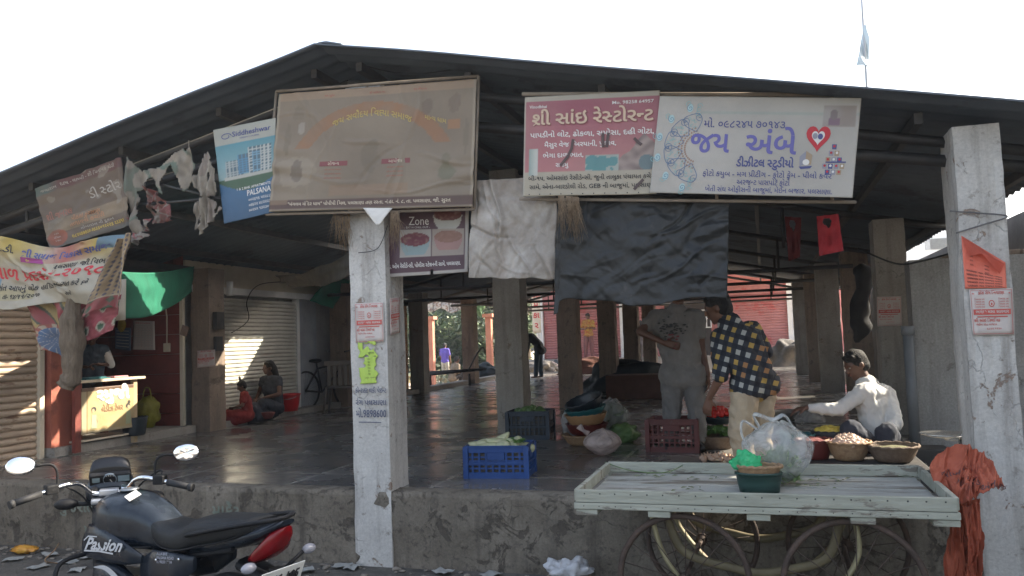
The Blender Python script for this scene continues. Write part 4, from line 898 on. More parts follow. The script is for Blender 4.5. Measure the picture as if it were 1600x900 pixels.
ragoutline('torn_rag', [(324, 236), (334, 262), (342, 300), (330, 310), (348, 326), (313, 370), (318, 338), (302, 358), (301, 318), (322, 310), (304, 290), (310, 258)], 5.40, gw, 'pale pointed rag just left of the teal and blue poster', seed=8, holes=.5)
ragoutline('torn_rag', [(200, 340), (218, 352), (236, 340), (228, 372), (214, 384), (206, 362)], 5.37, [(.44, .40, .36), (.40, .07, .09), (.40, .36, .33)], 'small white and red rag below the grey green one', seed=11)
bm = BM()
for a, b in (((205, 277), (345, 311)), ((200, 322), (345, 309)), ((190, 246), (206, 352)), ((250, 262), (255, 305))): tube(bm, cornersY([a, b], 5.46), .012 if a[0] != 250 else .006, 6)
tag(obj('bamboo_brace', bm, M_STEEL), 'crossed dark poles holding the torn rags up', 'pole')
# ---- campaign banner sagging across the left
def top_curve(u): return -.06 - .55 * math.sin(min(1, max(0, u)) * math.pi) ** 1.0 * .25
s = Sheet(cornersY([(-14, 368), (200, 366), (150, 478), (-14, 486)], 5.05), 150, 80,
          disp=lambda u, v: .05 * N(u * 2.5 + v, v * 1.5, 6) + .028 * math.sin(9 * (v + .75 * u)) * (.4 + u) + .012 * N(u * 10, v * 8, 2),
          edge=lambda u, v: (u, v - .17 * v * math.sin(u * 3.14) ** 2 + .16 * (1 - v) * math.sin(max(0, u - .25) * 4.2) * .5)); s.disp = plus(s.disp, creases(14, 22, .03, (.015, .05), 1.8, 2.5))
def pt(u, v):
    c = lerp3((.62, .61, .57), (.52, .50, .44), .5 + N(u * 3, v * 3))
    if v > .62: c = lerp3(c, (.58, .44, .06), .95 * max(0, min(1, (v - .62) * 4)) * (.5 + .5 * math.sin(u * 9)))
    if v > .70 and .38 < u < .80: c = lerp3(c, (.52, .10, .09), max(0, .9 - abs(u - .6) * 4))
    if v > .82 and u > .82: c = lerp3(c, (.06, .22, .42), .85)
    if u < .06 and v < .45: c = (.24, .40, .60)
    if .05 < u < .36 and .13 < v < .30: c = lerp3(c, (.56, .52, .26), .6)
    return tuple(x * y for x, y in zip(c, (.84, .80, .70)))
s.base(pt)
s.text('પી. ડી.', .04, .80, .055, 1, 'l', .02, fit=.16); s.text('શ્રી સમાજ વિકાસ સમાજ', .26, .79, .060, 2, 'l', .03, fit=.66)
s.poly([(.26, .70), (.46, .70), (.46, .775), (.26, .775)], 4, .006); s.text('આયોજિત', .30, .715, .03, 5, 'l', .02, off=.009)
s.text('પલસાણા જી.વિભાગ', .54, .60, .050, 1, 'l', .02, fit=.42)
s.text('બાળ પ્રદર્શન-૨૦૧૦', -.03, .43, .105, 3, 'l', .022, fit=.98)
s.text('સંત આપનું લોક હાર્દિક સ્વાગત કરે છે', .04, .27, .050, 1, 'l', .02, fit=.85); s.text('તા- ૧૪/૧૧/૨૦૧૦', .10, .155, .045, 1, 'l', .02, fit=.32); s.text('સર્વે', .72, .12, .035, 1, 'l', .02)
s.build('campaign_banner', [PM, M_INK, NV_, RD_, flatc('purple_box', (.25, .03, .16)), YL_], 'white and yellow printed banner sagging in folds across the left edge, big red Gujarati words', 'banner')
# ---- patterned cloth hanging to its right
def diam(u, v, a, b, ca, cb):
    x = (u * a) % 1 - .5; y = ((v * b) + .5 * (int(u * a) % 2)) % 1 - .5; return ca if abs(x) * 1.6 + abs(y) < .42 else cb
s = Sheet(cornersY([(190, 374), (207, 364), (190, 486), (128, 500)], 4.93), 60, 90, disp=lambda u, v: .05 * math.sin(u * 7 + v * 2) + .02 * N(u * 7, v * 5), edge=lambda u, v: (u, v + .1 * (1 - v) * math.sin(u * 3)))
def pt(u, v):
    if v < .2: return diam(u, v, 3, 8, (.04, .12, .07), (.38, .05, .07)) if v < .17 else (.55, .48, .34)
    return diam(u, v, 7, 16, (.06, .07, .14), (.46, .34, .20))
s.base(pt); s.build('diamond_cloth', [PMD], 'ochre cloth with dark diamond pattern at the right end of the sagging banner', 'cloth')
s = Sheet(cornersY([(120, 474), (190, 460), (176, 516), (120, 540)], 5.16), 40, 40, disp=wrk(.03, 3, 3, 3))
def pt(u, v):
    d = math.hypot((((u * 2.4) % 1) - .5), (((v * 2) % 1) - .5)); return (.05, .16, .10) if d < .16 else (.55, .50, .42) if d < .26 else (.42, .07, .10)
s.base(pt); s.build('red_flower_cloth', [PMD], 'red embroidered cloth corner with green eyes below the diamond cloth', 'cloth')
s = Sheet(cornersY([(48, 470), (124, 458), (112, 566), (66, 548)], 5.14), 70, 80, disp=lambda u, v: .04 * math.sin(u * 9 + 2 * v) + .02 * N(u * 6, v * 6), edge=lambda u, v: (u, v + .06 * (1 - v) * math.sin(u * 6)))
def pt(u, v):
    an = math.atan2((v - .22) * 1.6, u - .42); d = math.hypot(u - .42, (v - .22) * 1.45)
    if d < .34: return (.55, .55, .55) if abs(math.sin(an * 8)) < .22 else (.05, .15, .33)
    if d < .44: return (.40, .08, .06) if math.sin(an * 14) > 0 else (.55, .45, .32)
    if v > .5: k = math.sin(u * 11 + v * 9); return (.40, .05, .07) if k > .3 else (.06, .09, .06) if k > -.3 else (.55, .42, .16)
    return diam(u, v, 5, 5, (.5, .36, .1), (.36, .10, .07))
s.base(pt); s.build('wheel_cloth', [PMD], 'colourful cloth with a blue spoked wheel pattern beside the gunny bundle', 'cloth')
# gunny bundle
bm = BM(); pts = [onY(118, 462, 5.08), onY(112, 500, 5.08), onY(113, 545, 5.08), onY(112, 585, 5.08), onY(104, 602, 5.08)]
rg = tube(bm, catmull(pts, 8), [.035 + .055 * math.sin(min(1, k / 20) * 2.4) + .006 * math.sin(k) for k in range(33)], 28)
for r_ in rg:
    for v_ in r_: v_.co += Vector((1, 0, 0)) * .02 * N(v_.co.x * 30, v_.co.y * 30, v_.co.z * 4)
pa, pb = onY(124, 466, 5.05), onY(165, 462, 5.05); tube(bm, catmull([pa, (pa + pb) / 2 + Vector((0, 0, -.03)), pb, onY(182, 445, 5.05)], 5), .018, 6)
tag(obj('gunny_bundle', bm, mat('gunny', (.13, .10, .07), (.20, .155, .11), 20, .95, .9, stretch=(3, 3, .5))), 'brown gunny sack bundle hanging from the sagging banner', 'sack')
# cream board behind the patterned cloth
s = Sheet(cornersY([(150, 440), (196, 436), (195, 500), (158, 502)], 5.6), 4, 4, th=.01); s.base(None); s.build('cream_board', [M_CREAM], 'small cream board half behind the diamond cloth', 'board')
# ---- green shade net
netm = mat('green_net', (.004, .10, .055), (.006, .14, .08), 3, .8, .3)
A, B, Cc, D = onY(186, 424, 6.3), onX(304, 416, -7.3), onX(300, 456, -7.3), onY(190, 498, 6.3)
s = Sheet([A, B, Cc, D], 40, 24, disp=lambda u, v: .05 * N(u * 3, v * 2), edge=lambda u, v: (u, v - .25 * math.sin(u * 3.14) * (1 - v) - .1 * v * math.sin(u * 3.14))); s.base(None)
s.build('shade_net', [netm], "bright green shade net stretched over the tailor's stall", 'net')
s = Sheet([onX(515, 430, -7.35), onX(548, 438, -7.35), onX(520, 482, -7.35), onX(484, 470, -7.35)], 16, 16, disp=wrk(.03)); s.base(None); s.build('shade_net', [netm], 'small triangle of green net beside the brown pillar near the metal door', 'net')
# sagging drab tarp above the pale shutter
s = Sheet([onX(430, 430, -7.30), onY(552, 392, 7.8), onY(552, 425, 7.8), onX(452, 448, -7.30)], 40, 20, disp=lambda u, v: .06 * N(u * 4, v * 3), edge=lambda u, v: (u, v - .35 * math.sin(u * 3.14))); s.base(None)
s.build('drab_tarp', [mat('drab_cloth', (.10, .085, .07), (.16, .135, .11), 5, .9, .4)], 'sagging drab tarp slung from the roof left of the whitewashed pillar', 'tarpaulin')
# ---- papers pasted on the pillars
PAP = flatc('notice_paper', (.56, .50, .46)); NR = flatc('notice_red', (.50, .09, .07))
def notice(corners, label, flip=False, th=.002):
    s = Sheet(corners, 6, 8, disp=wrk(.003, 3, 3), th=th); s.base(None)
    s.text('ક્રોસ રોગ નિવારણ', .5, .88, .020, 1, 'c', .02, fit=.6, off=.003)
    for u in (.08, .92):
        s.poly([(u - .03, .895), (u + .03, .895), (u + .03, .905), (u - .03, .905)], 1, .003); s.poly([(u - .006, .88), (u + .006, .88), (u + .006, .92), (u - .006, .92)], 1, .0035)
    for k in range(4):
        for u in (.10, .66): s.text('નિવારણ દવા', u, .76 - k * .055, .010, 1, 'l', .01, fit=.24, off=.003)
    s.ell(.5, .68, .07, .075, 1, .003, 12, 1); s.ell(.5, .68, .05, .055, 0, .0035, 12, 1); s.ell(.5, .67, .02, .03, 1, .004, 10, 1)
    s.poly([(.06, .44), (.94, .44), (.94, .56), (.06, .56)], 1, .003); s.text('ભગંદર મસા સારવાર', .5, .475, .018, 0, 'c', .02, fit=.78, off=.005)
    s.poly([(.14, .385), (.86, .385), (.86, .41), (.14, .41)], 1, .003)
    s.text('શ્રી સાંઇ ક્લિનિક', .06, .29, .018, 1, 'l', .02, fit=.62, off=.003); s.text('મેઈન રોડ બજાર', .10, .21, .012, 1, 'l', .01, fit=.5, off=.003); s.text('૯૮૨૫ ૧૧૨૦', .35, .12, .012, 1, 'l', .01, off=.003)
    for a in ((.03, .03, .97, .03), (.03, .97, .97, .97), (.03, .03, .03, .97), (.97, .03, .97, .97)): s.line([(a[0], a[1]), (a[2], a[3])], .002, 1, .003)
    s.build('paper_notice', [PAP, NR], label, 'notice', 'red and white clinic notices pasted on the pillars')
yo = YF - .022
notice(cornersY([(554, 474), (599, 472), (600, 534), (556, 536)], yo), 'red and white notice on the whitewashed front left pillar, above the green paper')
notice(cornersY([(1514, 452), (1582, 450), (1585, 523), (1520, 524)], YFR - .024), 'red and white notice on the front right pillar, below the orange paper')
xs = px_x(608, 620, YF) + .02; notice([onX(609, 466, xs), onX(624, 464, xs), onX(625, 520, xs), onX(610, 524, xs)], 'narrow looking notice around the corner of the front left pillar')
notice(cornersY([(1370, 464), (1408, 463), (1409, 509), (1371, 510)], 9.07), 'red and white notice on the grey pillar behind the boy in white')
notice(cornersY([(308, 548), (336, 546), (336, 572), (308, 575)], 9.26), 'faint notice low on the brown pillar left of the pale shutter')
notice(cornersY([(1258, 488), (1272, 488), (1272, 520), (1258, 520)], 13.0) if False else cornersY([(1318, 490), (1340, 490), (1340, 520), (1318, 520)], 12.96), 'small notice on the dark pillar left of the hanging bundle')
def torn(corners, fn, m, name, label, cat='paper', nx=40, ny=50, texts=()):
    s = Sheet(corners, nx, ny, disp=wrk(.004, 4, 4), th=.002); s.base(None, hole=fn)
    for t in texts: s.text(*t[0], **t[1])
    return s.build(name, m, label, cat)
torn(cornersY([(556, 534), (597, 532), (598, 598), (560, 600)], yo), lambda u, v: (v > .62 and N(u * 4, v * 5, 3) > .05 and u > .25) or (.38 < v < .62 and u < .30 + .2 * N(v * 9, 1)) or (u > .75 + .2 * N(v * 7, 2)) or (u < .08 + .1 * N(v * 6, 5)), [flatc('lime_paper', (.42, .58, .10)), M_INK], 'green_paper', 'torn yellow green paper on the whitewashed front left pillar',
     texts=[(('સૂચના', .45, .70, .016, 1), {}), *[(('મીઠા', .42, .56 - k * .07, .010, 1), {}) for k in range(6)], (('ગ્રામ પંચાયત', .30, .12, .010, 1), dict(fit=.5))])
# hand painted writing on the same pillar
s = Sheet(cornersY([(554, 598), (606, 598), (606, 662), (556, 662)], yo - .004), 2, 2)
for k, (t, h) in enumerate((('કોન્ટ્રાક્ટ લકી પેઇન્ટ', .035), ('રંગ પલસાણા', .04), ('મો.9898600', .055))): s.text(t, .02, .76 - k * .30, h, 0, 'l', .02, fit=.94)
s.line([(.1, .04), (.8, .03)], .006, 0)
s.build('painted_writing', [flatc('faded_navy', (.10, .11, .16))], 'hand painted navy writing with a phone number on the whitewashed pillar', 'painted sign')
# orange paper flap
M_ORG = mat('orange_paper', (.70, .16, .10), (.78, .21, .14), 6, .7, .2)
s = Sheet(cornersY([(1502, 368), (1571, 410), (1573, 450), (1508, 451)], YFR - .028), 24, 20, disp=wrk(.004), th=.002); s.base(None)
for k in range(5): s.text('પલસાણા ગ્રામ પંચાયત બજાર', .06, .34 - k * .075, .010, 1, 'l', .01, fit=.84)
for k in range(3): s.text('કામ', .16, .66 - k * .09, .01, 1); s.text('સમય', .5, .56 - k * .09, .01, 1)
op = s.build('orange_paper', [M_ORG, M_INK], 'orange paper notice with a folded flap on the front right pillar', 'notice')
bm = BM(); a, b, c = onY(1502, 368, YFR - .04), onY(1570, 412, YFR - .045), onY(1534, 396, YFR - .10); d_ = onY(1514, 400, YFR - .05); e_ = onY(1562, 428, YFR - .07)
for f_ in ((a, c, d_), (a, b, c), (c, b, e_)): bm.faces.new([bm.verts.new(v_) for v_ in f_])
bmesh.ops.solidify(bm, geom=bm.faces[:], thickness=.002); obj('folded_flap', bm, M_ORG, op)
# thin wires, string round the right pillar
M_WIRE = flatc('black_wire', (.02, .02, .02))
def wire(pts, r, label, m=M_WIRE, n=8, name='wire'):
    bm = BM(); tube(bm, catmull(pts, n), r, 5); return tag(obj(name, bm, m), label, 'wire')
wire([onY(1484, 330, YFR - .03), onY(1530, 333, YFR - .035), onY(1574, 338, YFR - .035), onY(1540, 350, YFR - .035), onY(1494, 364, YFR - .03)], .005, 'dark string tied round the front right pillar', mat('string', (.10, .10, .10), (.16, .15, .14), 20))
wire([onY(1340, 388, 7.6), onY(1400, 412, 7.6), onY(1440, 408, 7.6), onY(1484, 396, 7.6)], .008, 'black cable sagging in front of the cement wall')
wire([onY(560, 395, 5.5), onY(590, 388, 5.5), onY(606, 352, 5.5)], .003, 'thin wire loop near the top of the whitewashed pillar')
wire([onX(362, 520, -7.5), onX(388, 500, -7.5), onX(386, 470, -7.5), onX(405, 445, -7.5), onX(450, 440, -7.5)], .007, 'loose cable above the pale shutter')
wire([onY(560, 100, 5.6), onY(640, 116, 5.6), onY(760, 104, 5.6), onY(870, 112, 5.6)], .004, 'thin wire under the roof above the tan banner')
bm = BM(); tube(bm, [onX(359, 440, -7.45), onX(359, 462, -7.45)], .05, 10); tag(obj('pipe_stub', bm, M_WHITE), 'short white pipe stub above the pale shutter', 'pipe')
# faded red flag cloths under the right eave
def flagcloth(pts, Y, c, label):
    s = Sheet(cornersY(pts, Y), 20, 24, disp=wrk(.03, 4, 3, 2)); s.base(None, hole=lambda u, v: N(u * 3, v * 3, 7) > .5); s.build('flag_cloth', [mat('flag_%s' % label[:6], c, tuple(x * .7 for x in c), 6, .9)], label, 'cloth')
flagcloth([(1276, 338), (1310, 334), (1318, 392), (1280, 400)], 6.3, (.45, .04, .05), 'red bunched cloth hanging under the right of the roof')
flagcloth([(1226, 338), (1252, 340), (1250, 402), (1232, 408)], 7.4, (.16, .03, .03), 'dark red cloth left of the bright red bunched one')
# ================================================================ people
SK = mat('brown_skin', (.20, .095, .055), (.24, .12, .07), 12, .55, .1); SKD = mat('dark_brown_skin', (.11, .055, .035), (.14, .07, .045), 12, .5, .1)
HAIR = mat('black_hair', (.010, .009, .008), (.02, .017, .015), 60, .8, .6, bscale=90)
EYEW = flatc('eye_white', (.22, .20, .18)); LIP = flatc('lip', (.15, .05, .04))
def cap_(bm, a, b, ra, rb, n=14, flat=1.0):
    a = Vector(a); b = Vector(b); d = (b - a); L_ = d.length; d.normalize(); pts = []; rs = []
    for t in (-1, -.8, -.45): pts.append(a + d * ra * t); rs.append(ra * math.sqrt(max(.0004, 1 - t * t)))
    for t in (0, .5, 1): pts.append(a.lerp(b, t)); rs.append(ra + (rb - ra) * t)
    for t in (.45, .8, 1): pts.append(b + d * rb * t); rs.append(rb * math.sqrt(max(.0004, 1 - t * t)))
    tube(bm, pts, rs, n, flat=flat)
def headM(face, up):
    f = Vector(face).normalized(); u = Vector(up); s_ = u.cross(f).normalized(); u = f.cross(s_).normalized()
    return Matrix((s_, f, u)).transposed()      # columns: side, forward, up
def hand(bm, wr, d, pn, k, curl=.5, side=1):
    """palm and five fingers; d direction of the hand, pn palm normal, side: thumb side"""
    d = Vector(d).normalized(); pn = Vector(pn); pn = (pn - d * pn.dot(d)).normalized(); s_ = d.cross(pn).normalized() * side
    pc = Vector(wr) + d * .045 * k
    for t in (-1.1, -.35, .35, 1.1): cap_(bm, Vector(wr) + s_ * t * .010 * k, Vector(wr) + d * .082 * k + s_ * t * .024 * k, .015 * k, .0125 * k, 8)
    for i, (t, L_) in enumerate(((-1.15, .062), (-.38, .076), (.38, .082), (1.15, .072))):
        p0 = Vector(wr) + d * .082 * k + s_ * t * .024 * k; c = curl; d1 = (d * math.cos(c) + pn * math.sin(c) + s_ * t * .06).normalized(); d2 = (d * math.cos(c * 2) + pn * math.sin(c * 2)).normalized()
        p1 = p0 + d1 * L_ * .55 * k; p2 = p1 + d2 * L_ * .5 * k; cap_(bm, p0, p1, .0095 * k, .0085 * k, 8); cap_(bm, p1, p2, .0085 * k, .007 * k, 8)
    q0 = Vector(wr) + d * .025 * k + s_ * .022 * k; q1 = q0 + (d * .6 + s_ * .8 + pn * .3).normalized() * .045 * k; q2 = q1 + (d * .9 + s_ * .3 + pn * .4).normalized() * .032 * k
    cap_(bm, q0, q1, .013 * k, .010 * k, 8); cap_(bm, q1, q2, .010 * k, .008 * k, 8)
def human(label, J, k=1.0, vox=.009, skin=SK, shirt=None, pants=None, hair='short', face=(0, -1, 0), up=(0, 0, 1), sleeve=.75, hem=0, group=None, hands=True, extra=None, skirt=None, palm=None, detail=True, shoes=None, long_sleeve=False, build=1.0, curl=.45):
    V_ = {a: Vector(b) for a, b in J.items()}
    base = Vector((V_['pel'].x, V_['pel'].y, min(v.z for v in V_.values()) - .04)); t = thing('person', label, 'person', base, 0, group)
    def fin(name, me, m): me.transform(Matrix.Translation(-base)); return link(name, me, m, t)
    sL, sR, ch, pe, nk, hd = V_['shL'], V_['shR'], V_['chest'], V_['pel'], V_['neck'], V_['head']
    hL, hR = V_['hipL'], V_['hipR']; HM = headM(face, up); b_ = build
    bm = BM()
    def torso(bm, e):
        w_ = (sR - sL) * .5
        cap_(bm, sL * .86 + sR * .14, sR * .86 + sL * .14, (.062 + e) * k, (.062 + e) * k)
        cap_(bm, ch - w_ * .38, pe - (hR - hL) * .28, (.105 + e) * k * b_, (.092 + e) * k * b_); cap_(bm, ch + w_ * .38, pe + (hR - hL) * .28, (.105 + e) * k * b_, (.092 + e) * k * b_)
        cap_(bm, nk - (nk - ch) * .15, ch, (.075 + e) * k, (.12 + e) * k * b_); cap_(bm, hL, hR, (.095 + e) * k * b_, (.095 + e) * k * b_)
        cap_(bm, ch + w_ * .55, sR, (.08 + e) * k, (.055 + e) * k); cap_(bm, ch - w_ * .55, sL, (.08 + e) * k, (.055 + e) * k)
    torso(bm, 0)
    for s_ in 'LR':
        sh, el, wr = V_['sh' + s_], V_['el' + s_], V_['wr' + s_]
        cap_(bm, sh, el, .048 * k * b_, .036 * k); cap_(bm, el, wr, .038 * k, .024 * k)
        if hands: hand(bm, wr, V_.get('hd' + s_, wr + (wr - el)) - wr, (palm or {}).get(s_, -V_['pel'] + wr if False else (0, 1, 0)), k, curl, 1 if s_ == 'L' else -1)
        else: cap_(bm, wr, wr + (wr - el).normalized() * .12 * k, .026 * k, .018 * k)
        hp, kn, an = V_['hip' + s_], V_['kn' + s_], V_['an' + s_]; to = V_['toe' + s_]
        cap_(bm, hp, kn, .088 * k * b_, .056 * k); cap_(bm, kn, kn.lerp(an, .35), .054 * k, .055 * k); cap_(bm, kn.lerp(an, .3), an, .055 * k, .036 * k); cap_(bm, an - (to - an) * .2 + Vector((0, 0, -.03 * k)), to, .036 * k, .026 * k)
    cap_(bm, nk - (hd - nk) * .2, hd - HM @ Vector((0, .01, .03)) * k, .056 * k, .052 * k)
    ball(bm, hd + HM @ Vector((0, -.012, .025)) * k, k, (.076, .096, .098), 3, rot=HM)
    ball(bm, hd + HM @ Vector((0, .022, -.035)) * k, k, (.058, .066, .078), 3, rot=HM)
    cap_(bm, hd + HM @ Vector((0, .086, .018)) * k, hd + HM @ Vector((0, .104, -.018)) * k, .009 * k, .014 * k, 8)
    for x in (-1, 1):
        ball(bm, hd + HM @ Vector((.078 * x, -.008, -.005)) * k, k, (.012, .02, .032), 2, rot=HM)
        cap_(bm, hd + HM @ Vector((.018 * x, .084, .030)) * k, hd + HM @ Vector((.045 * x, .072, .030)) * k, .010 * k, .008 * k, 8)
    cap_(bm, hd + HM @ Vector((-.018, .082, -.048)) * k, hd + HM @ Vector((.018, .082, -.048)) * k, .009 * k, .009 * k, 8)
    cap_(bm, hd + HM @ Vector((0, .062, -.088)) * k, hd + HM @ Vector((0, .066, -.080)) * k, .022 * k, .020 * k, 8)
    fin('body', remesh(bm, vox, 3), skin)
    if detail:
        bm = BM()
        for x in (-1, 1): ball(bm, hd + HM @ Vector((.032 * x, .078, .012)) * k, k, (.012, .010, .0065), 2, rot=HM); ball(bm, hd + HM @ Vector((.032 * x, .0865, .012)) * k, .0055 * k, (1, .5, 1), 2, mi=1)
        me = bpy.data.meshes.new('eyes'); bm.to_mesh(me); bm.free(); me.materials.append(EYEW); me.materials.append(HAIR); fin('eyes', me, None)
        bm = BM(); cap_(bm, hd + HM @ Vector((-.02, .091, -.048)) * k, hd + HM @ Vector((.02, .091, -.048)) * k, .005 * k, .005 * k, 6)
        me = bpy.data.meshes.new('mouth'); bm.to_mesh(me); bm.free(); fin('mouth', me, LIP)
    # hair
    bm = BM(); ball(bm, hd + HM @ Vector((0, -.022, .040)) * k, k, (.086, .098, .096), 3, rot=HM, jit=.12)
    ball(bm, hd + HM @ Vector((0, -.045, -.005)) * k, k, (.080, .068, .085), 3, rot=HM, jit=.12)
    for i in range(9): x = -.06 + i * .015; ball(bm, hd + HM @ Vector((x, .055 - abs(x) * .4, .088)) * k, .022 * k, (1, 1.2, .8), 1, jit=.4)
    if hair == 'long':
        cap_(bm, hd + HM @ Vector((0, -.07, .0)) * k, nk + HM @ Vector((0, -.12, -.10)) * k, .075 * k, .055 * k); cap_(bm, nk + HM @ Vector((0, -.12, -.10)) * k, ch + HM @ Vector((0, -.14, -.12)) * k, .055 * k, .03 * k)
    if hair == 'bun': ball(bm, hd + HM @ Vector((0, -.12, .05)) * k, .042 * k, (1, 1, 1), 2, jit=.3)
    if hair == 'knot': cap_(bm, hd + HM @ Vector((0, -.03, .12)) * k, hd + HM @ Vector((.01, -.05, .20)) * k, .02 * k, .03 * k)
    if hair == 'shawl': ball(bm, hd + HM @ Vector((0, -.02, .0)) * k, k, (.11, .12, .14), 3, rot=HM, jit=.15)
    fin('hair', remesh(bm, max(vox, .010), 1), HAIR if hair != 'shawl' else (shirt or HAIR))
    def crumple(me, a):
        if vox > .0125: return
        for v, n_ in zip(me.vertices, [Vector(v.normal) for v in me.vertices]): q = v.co; v.co = q + n_ * a * (1.6 * (.35 - abs(N(q.x * 8 + q.z * 5, q.y * 8, q.z * 9))) + 1.2 * (.3 - abs(N(q.x * 19, q.y * 19, q.z * 13 + q.x * 9))) + .4 * N(q.x * 40, q.y * 40, q.z * 30))
    if shirt is not None:
        bm = BM(); torso(bm, .016)
        if hem:
            dn = (pe - ch).normalized(); cap_(bm, hL, hL + dn * hem * k, .118 * k * b_, .116 * k * b_); cap_(bm, hR, hR + dn * hem * k, .115 * k * b_, .118 * k * b_); cap_(bm, (hL + hR) / 2, (hL + hR) / 2 + dn * hem * k, .12 * k * b_, .12 * k * b_)
        for s_ in 'LR':
            sh, el, wr = V_['sh' + s_], V_['el' + s_], V_['wr' + s_]
            if long_sleeve: cap_(bm, sh, el, .066 * k, .055 * k); cap_(bm, el, el.lerp(wr, .85), .056 * k, .038 * k)
            else: cap_(bm, sh, sh.lerp(el, sleeve), .070 * k * b_, .060 * k)
        me = remesh(bm, max(vox, .011), 3); crumple(me, .010 * k); fin('shirt', me, shirt)
        if detail:
            bm = BM(); tube(bm, [nk + HM @ Vector((math.cos(a_) * .068, math.sin(a_) * .066 - .01, .012 * math.sin(a_ * 1) - .01)) * k for a_ in [i * math.pi / 8 for i in range(16)]], .013 * k, 6, closed=True)
            me = bpy.data.meshes.new('collar'); bm.to_mesh(me); bm.free(); fin('collar', me, shirt)
    if pants is not None:
        bm = BM(); cap_(bm, hL, hR, .102 * k * b_, .102 * k * b_); cap_(bm, pe, (hL + hR) / 2, .095 * k * b_, .105 * k * b_)
        for s_ in 'LR':
            hp, kn, an = V_['hip' + s_], V_['kn' + s_], V_['an' + s_]
            cap_(bm, hp, kn, .102 * k * b_, .082 * k); cap_(bm, kn, an.lerp(kn, .06), .080 * k, .066 * k)
        if skirt: cap_(bm, (V_['hipL'] + V_['hipR']) / 2, (V_['anL'] + V_['anR']) / 2, .15 * k, .20 * k)
        me = remesh(bm, max(vox, .011), 3); crumple(me, .012 * k); fin('trousers' if not skirt else 'skirt', me, pants)
    if shoes is not None:
        for s_ in 'LR': bm = BM(); an, to = V_['an' + s_], V_['toe' + s_]; cap_(bm, an - (to - an) * .25 + Vector((0, 0, -.035 * k)), to, .042 * k, .036 * k); fin('shoe', remesh(bm, .012, 2), shoes)
    return t
# plaid shirt cloth
def plaid():
    m = bpy.data.materials.new('plaid_cloth'); m.use_nodes = True; nt = m.node_tree; L = nt.links.new; b = nt.nodes['Principled BSDF']; b.inputs['Roughness'].default_value = .9
    g = nd(nt, 'ShaderNodeTexCoord'); mp = nd(nt, 'ShaderNodeMapping'); L(g.outputs['Object'], mp.inputs[0]); mp.inputs['Rotation'].default_value = (0, R(-17), R(8)); mp.inputs['Scale'].default_value = (15, 15, 13.5)
    sx = nd(nt, 'ShaderNodeSeparateXYZ'); L(mp.outputs[0], sx.inputs[0])
    def band(sock, lo, off=0):
        f = nd(nt, 'ShaderNodeMath'); f.operation = 'FRACT'; a = nd(nt, 'ShaderNodeMath'); a.operation = 'ADD'; a.inputs[1].default_value = off; L(sock, a.inputs[0]); L(a.outputs[0], f.inputs[0])
        c = nd(nt, 'ShaderNodeMath'); c.operation = 'LESS_THAN'; c.inputs[1].default_value = lo; L(f.outputs[0], c.inputs[0]); return c.outputs[0]
    bx_, bz = band(sx.outputs[0], .46), band(sx.outputs[2], .5)
    mu = nd(nt, 'ShaderNodeMath'); mu.operation = 'MULTIPLY'; L(bx_, mu.inputs[0]); L(bz, mu.inputs[1])
    fl = nd(nt, 'ShaderNodeVectorMath'); fl.operation = 'FLOOR'; L(mp.outputs[0], fl.inputs[0])
    sx2 = nd(nt, 'ShaderNodeSeparateXYZ'); L(fl.outputs[0], sx2.inputs[0]); cb = nd(nt, 'ShaderNodeCombineXYZ'); L(sx2.outputs[0], cb.inputs[0]); L(sx2.outputs[2], cb.inputs[2])
    wn = nd(nt, 'ShaderNodeTexWhiteNoise'); L(cb.outputs[0], wn.inputs[0])
    r = nd(nt, 'ShaderNodeValToRGB'); r.color_ramp.interpolation = 'CONSTANT'; e = r.color_ramp.elements; e[0].position = 0; e[0].color = (.34, .34, .31, 1); e[1].position = .42; e[1].color = (.36, .24, .06, 1); e2 = e.new(.78); e2.color = (.30, .15, .06, 1); L(wn.outputs[0], r.inputs[0])
    ma = nd(nt, 'ShaderNodeMath'); ma.operation = 'ADD'; L(bx_, ma.inputs[0]); L(bz, ma.inputs[1])
    m0 = nd(nt, 'ShaderNodeMix', data_type='RGBA'); sc = nd(nt, 'ShaderNodeMath'); sc.operation = 'MULTIPLY'; sc.inputs[1].default_value = .6; L(ma.outputs[0], sc.inputs[0]); L(sc.outputs[0], m0.inputs[0]); m0.inputs[6].default_value = (.012, .014, .020, 1); m0.inputs[7].default_value = (.035, .04, .05, 1)
    mx = nd(nt, 'ShaderNodeMix', data_type='RGBA'); L(mu.outputs[0], mx.inputs[0]); L(m0.outputs[2], mx.inputs[6]); L(r.outputs[0], mx.inputs[7]); L(mx.outputs[2], b.inputs['Base Color']); return m
def P_(pts, Y): return {a: onY(v[0], v[1], Y + (v[2] if len(v) > 2 else 0)) for a, v in pts.items()}
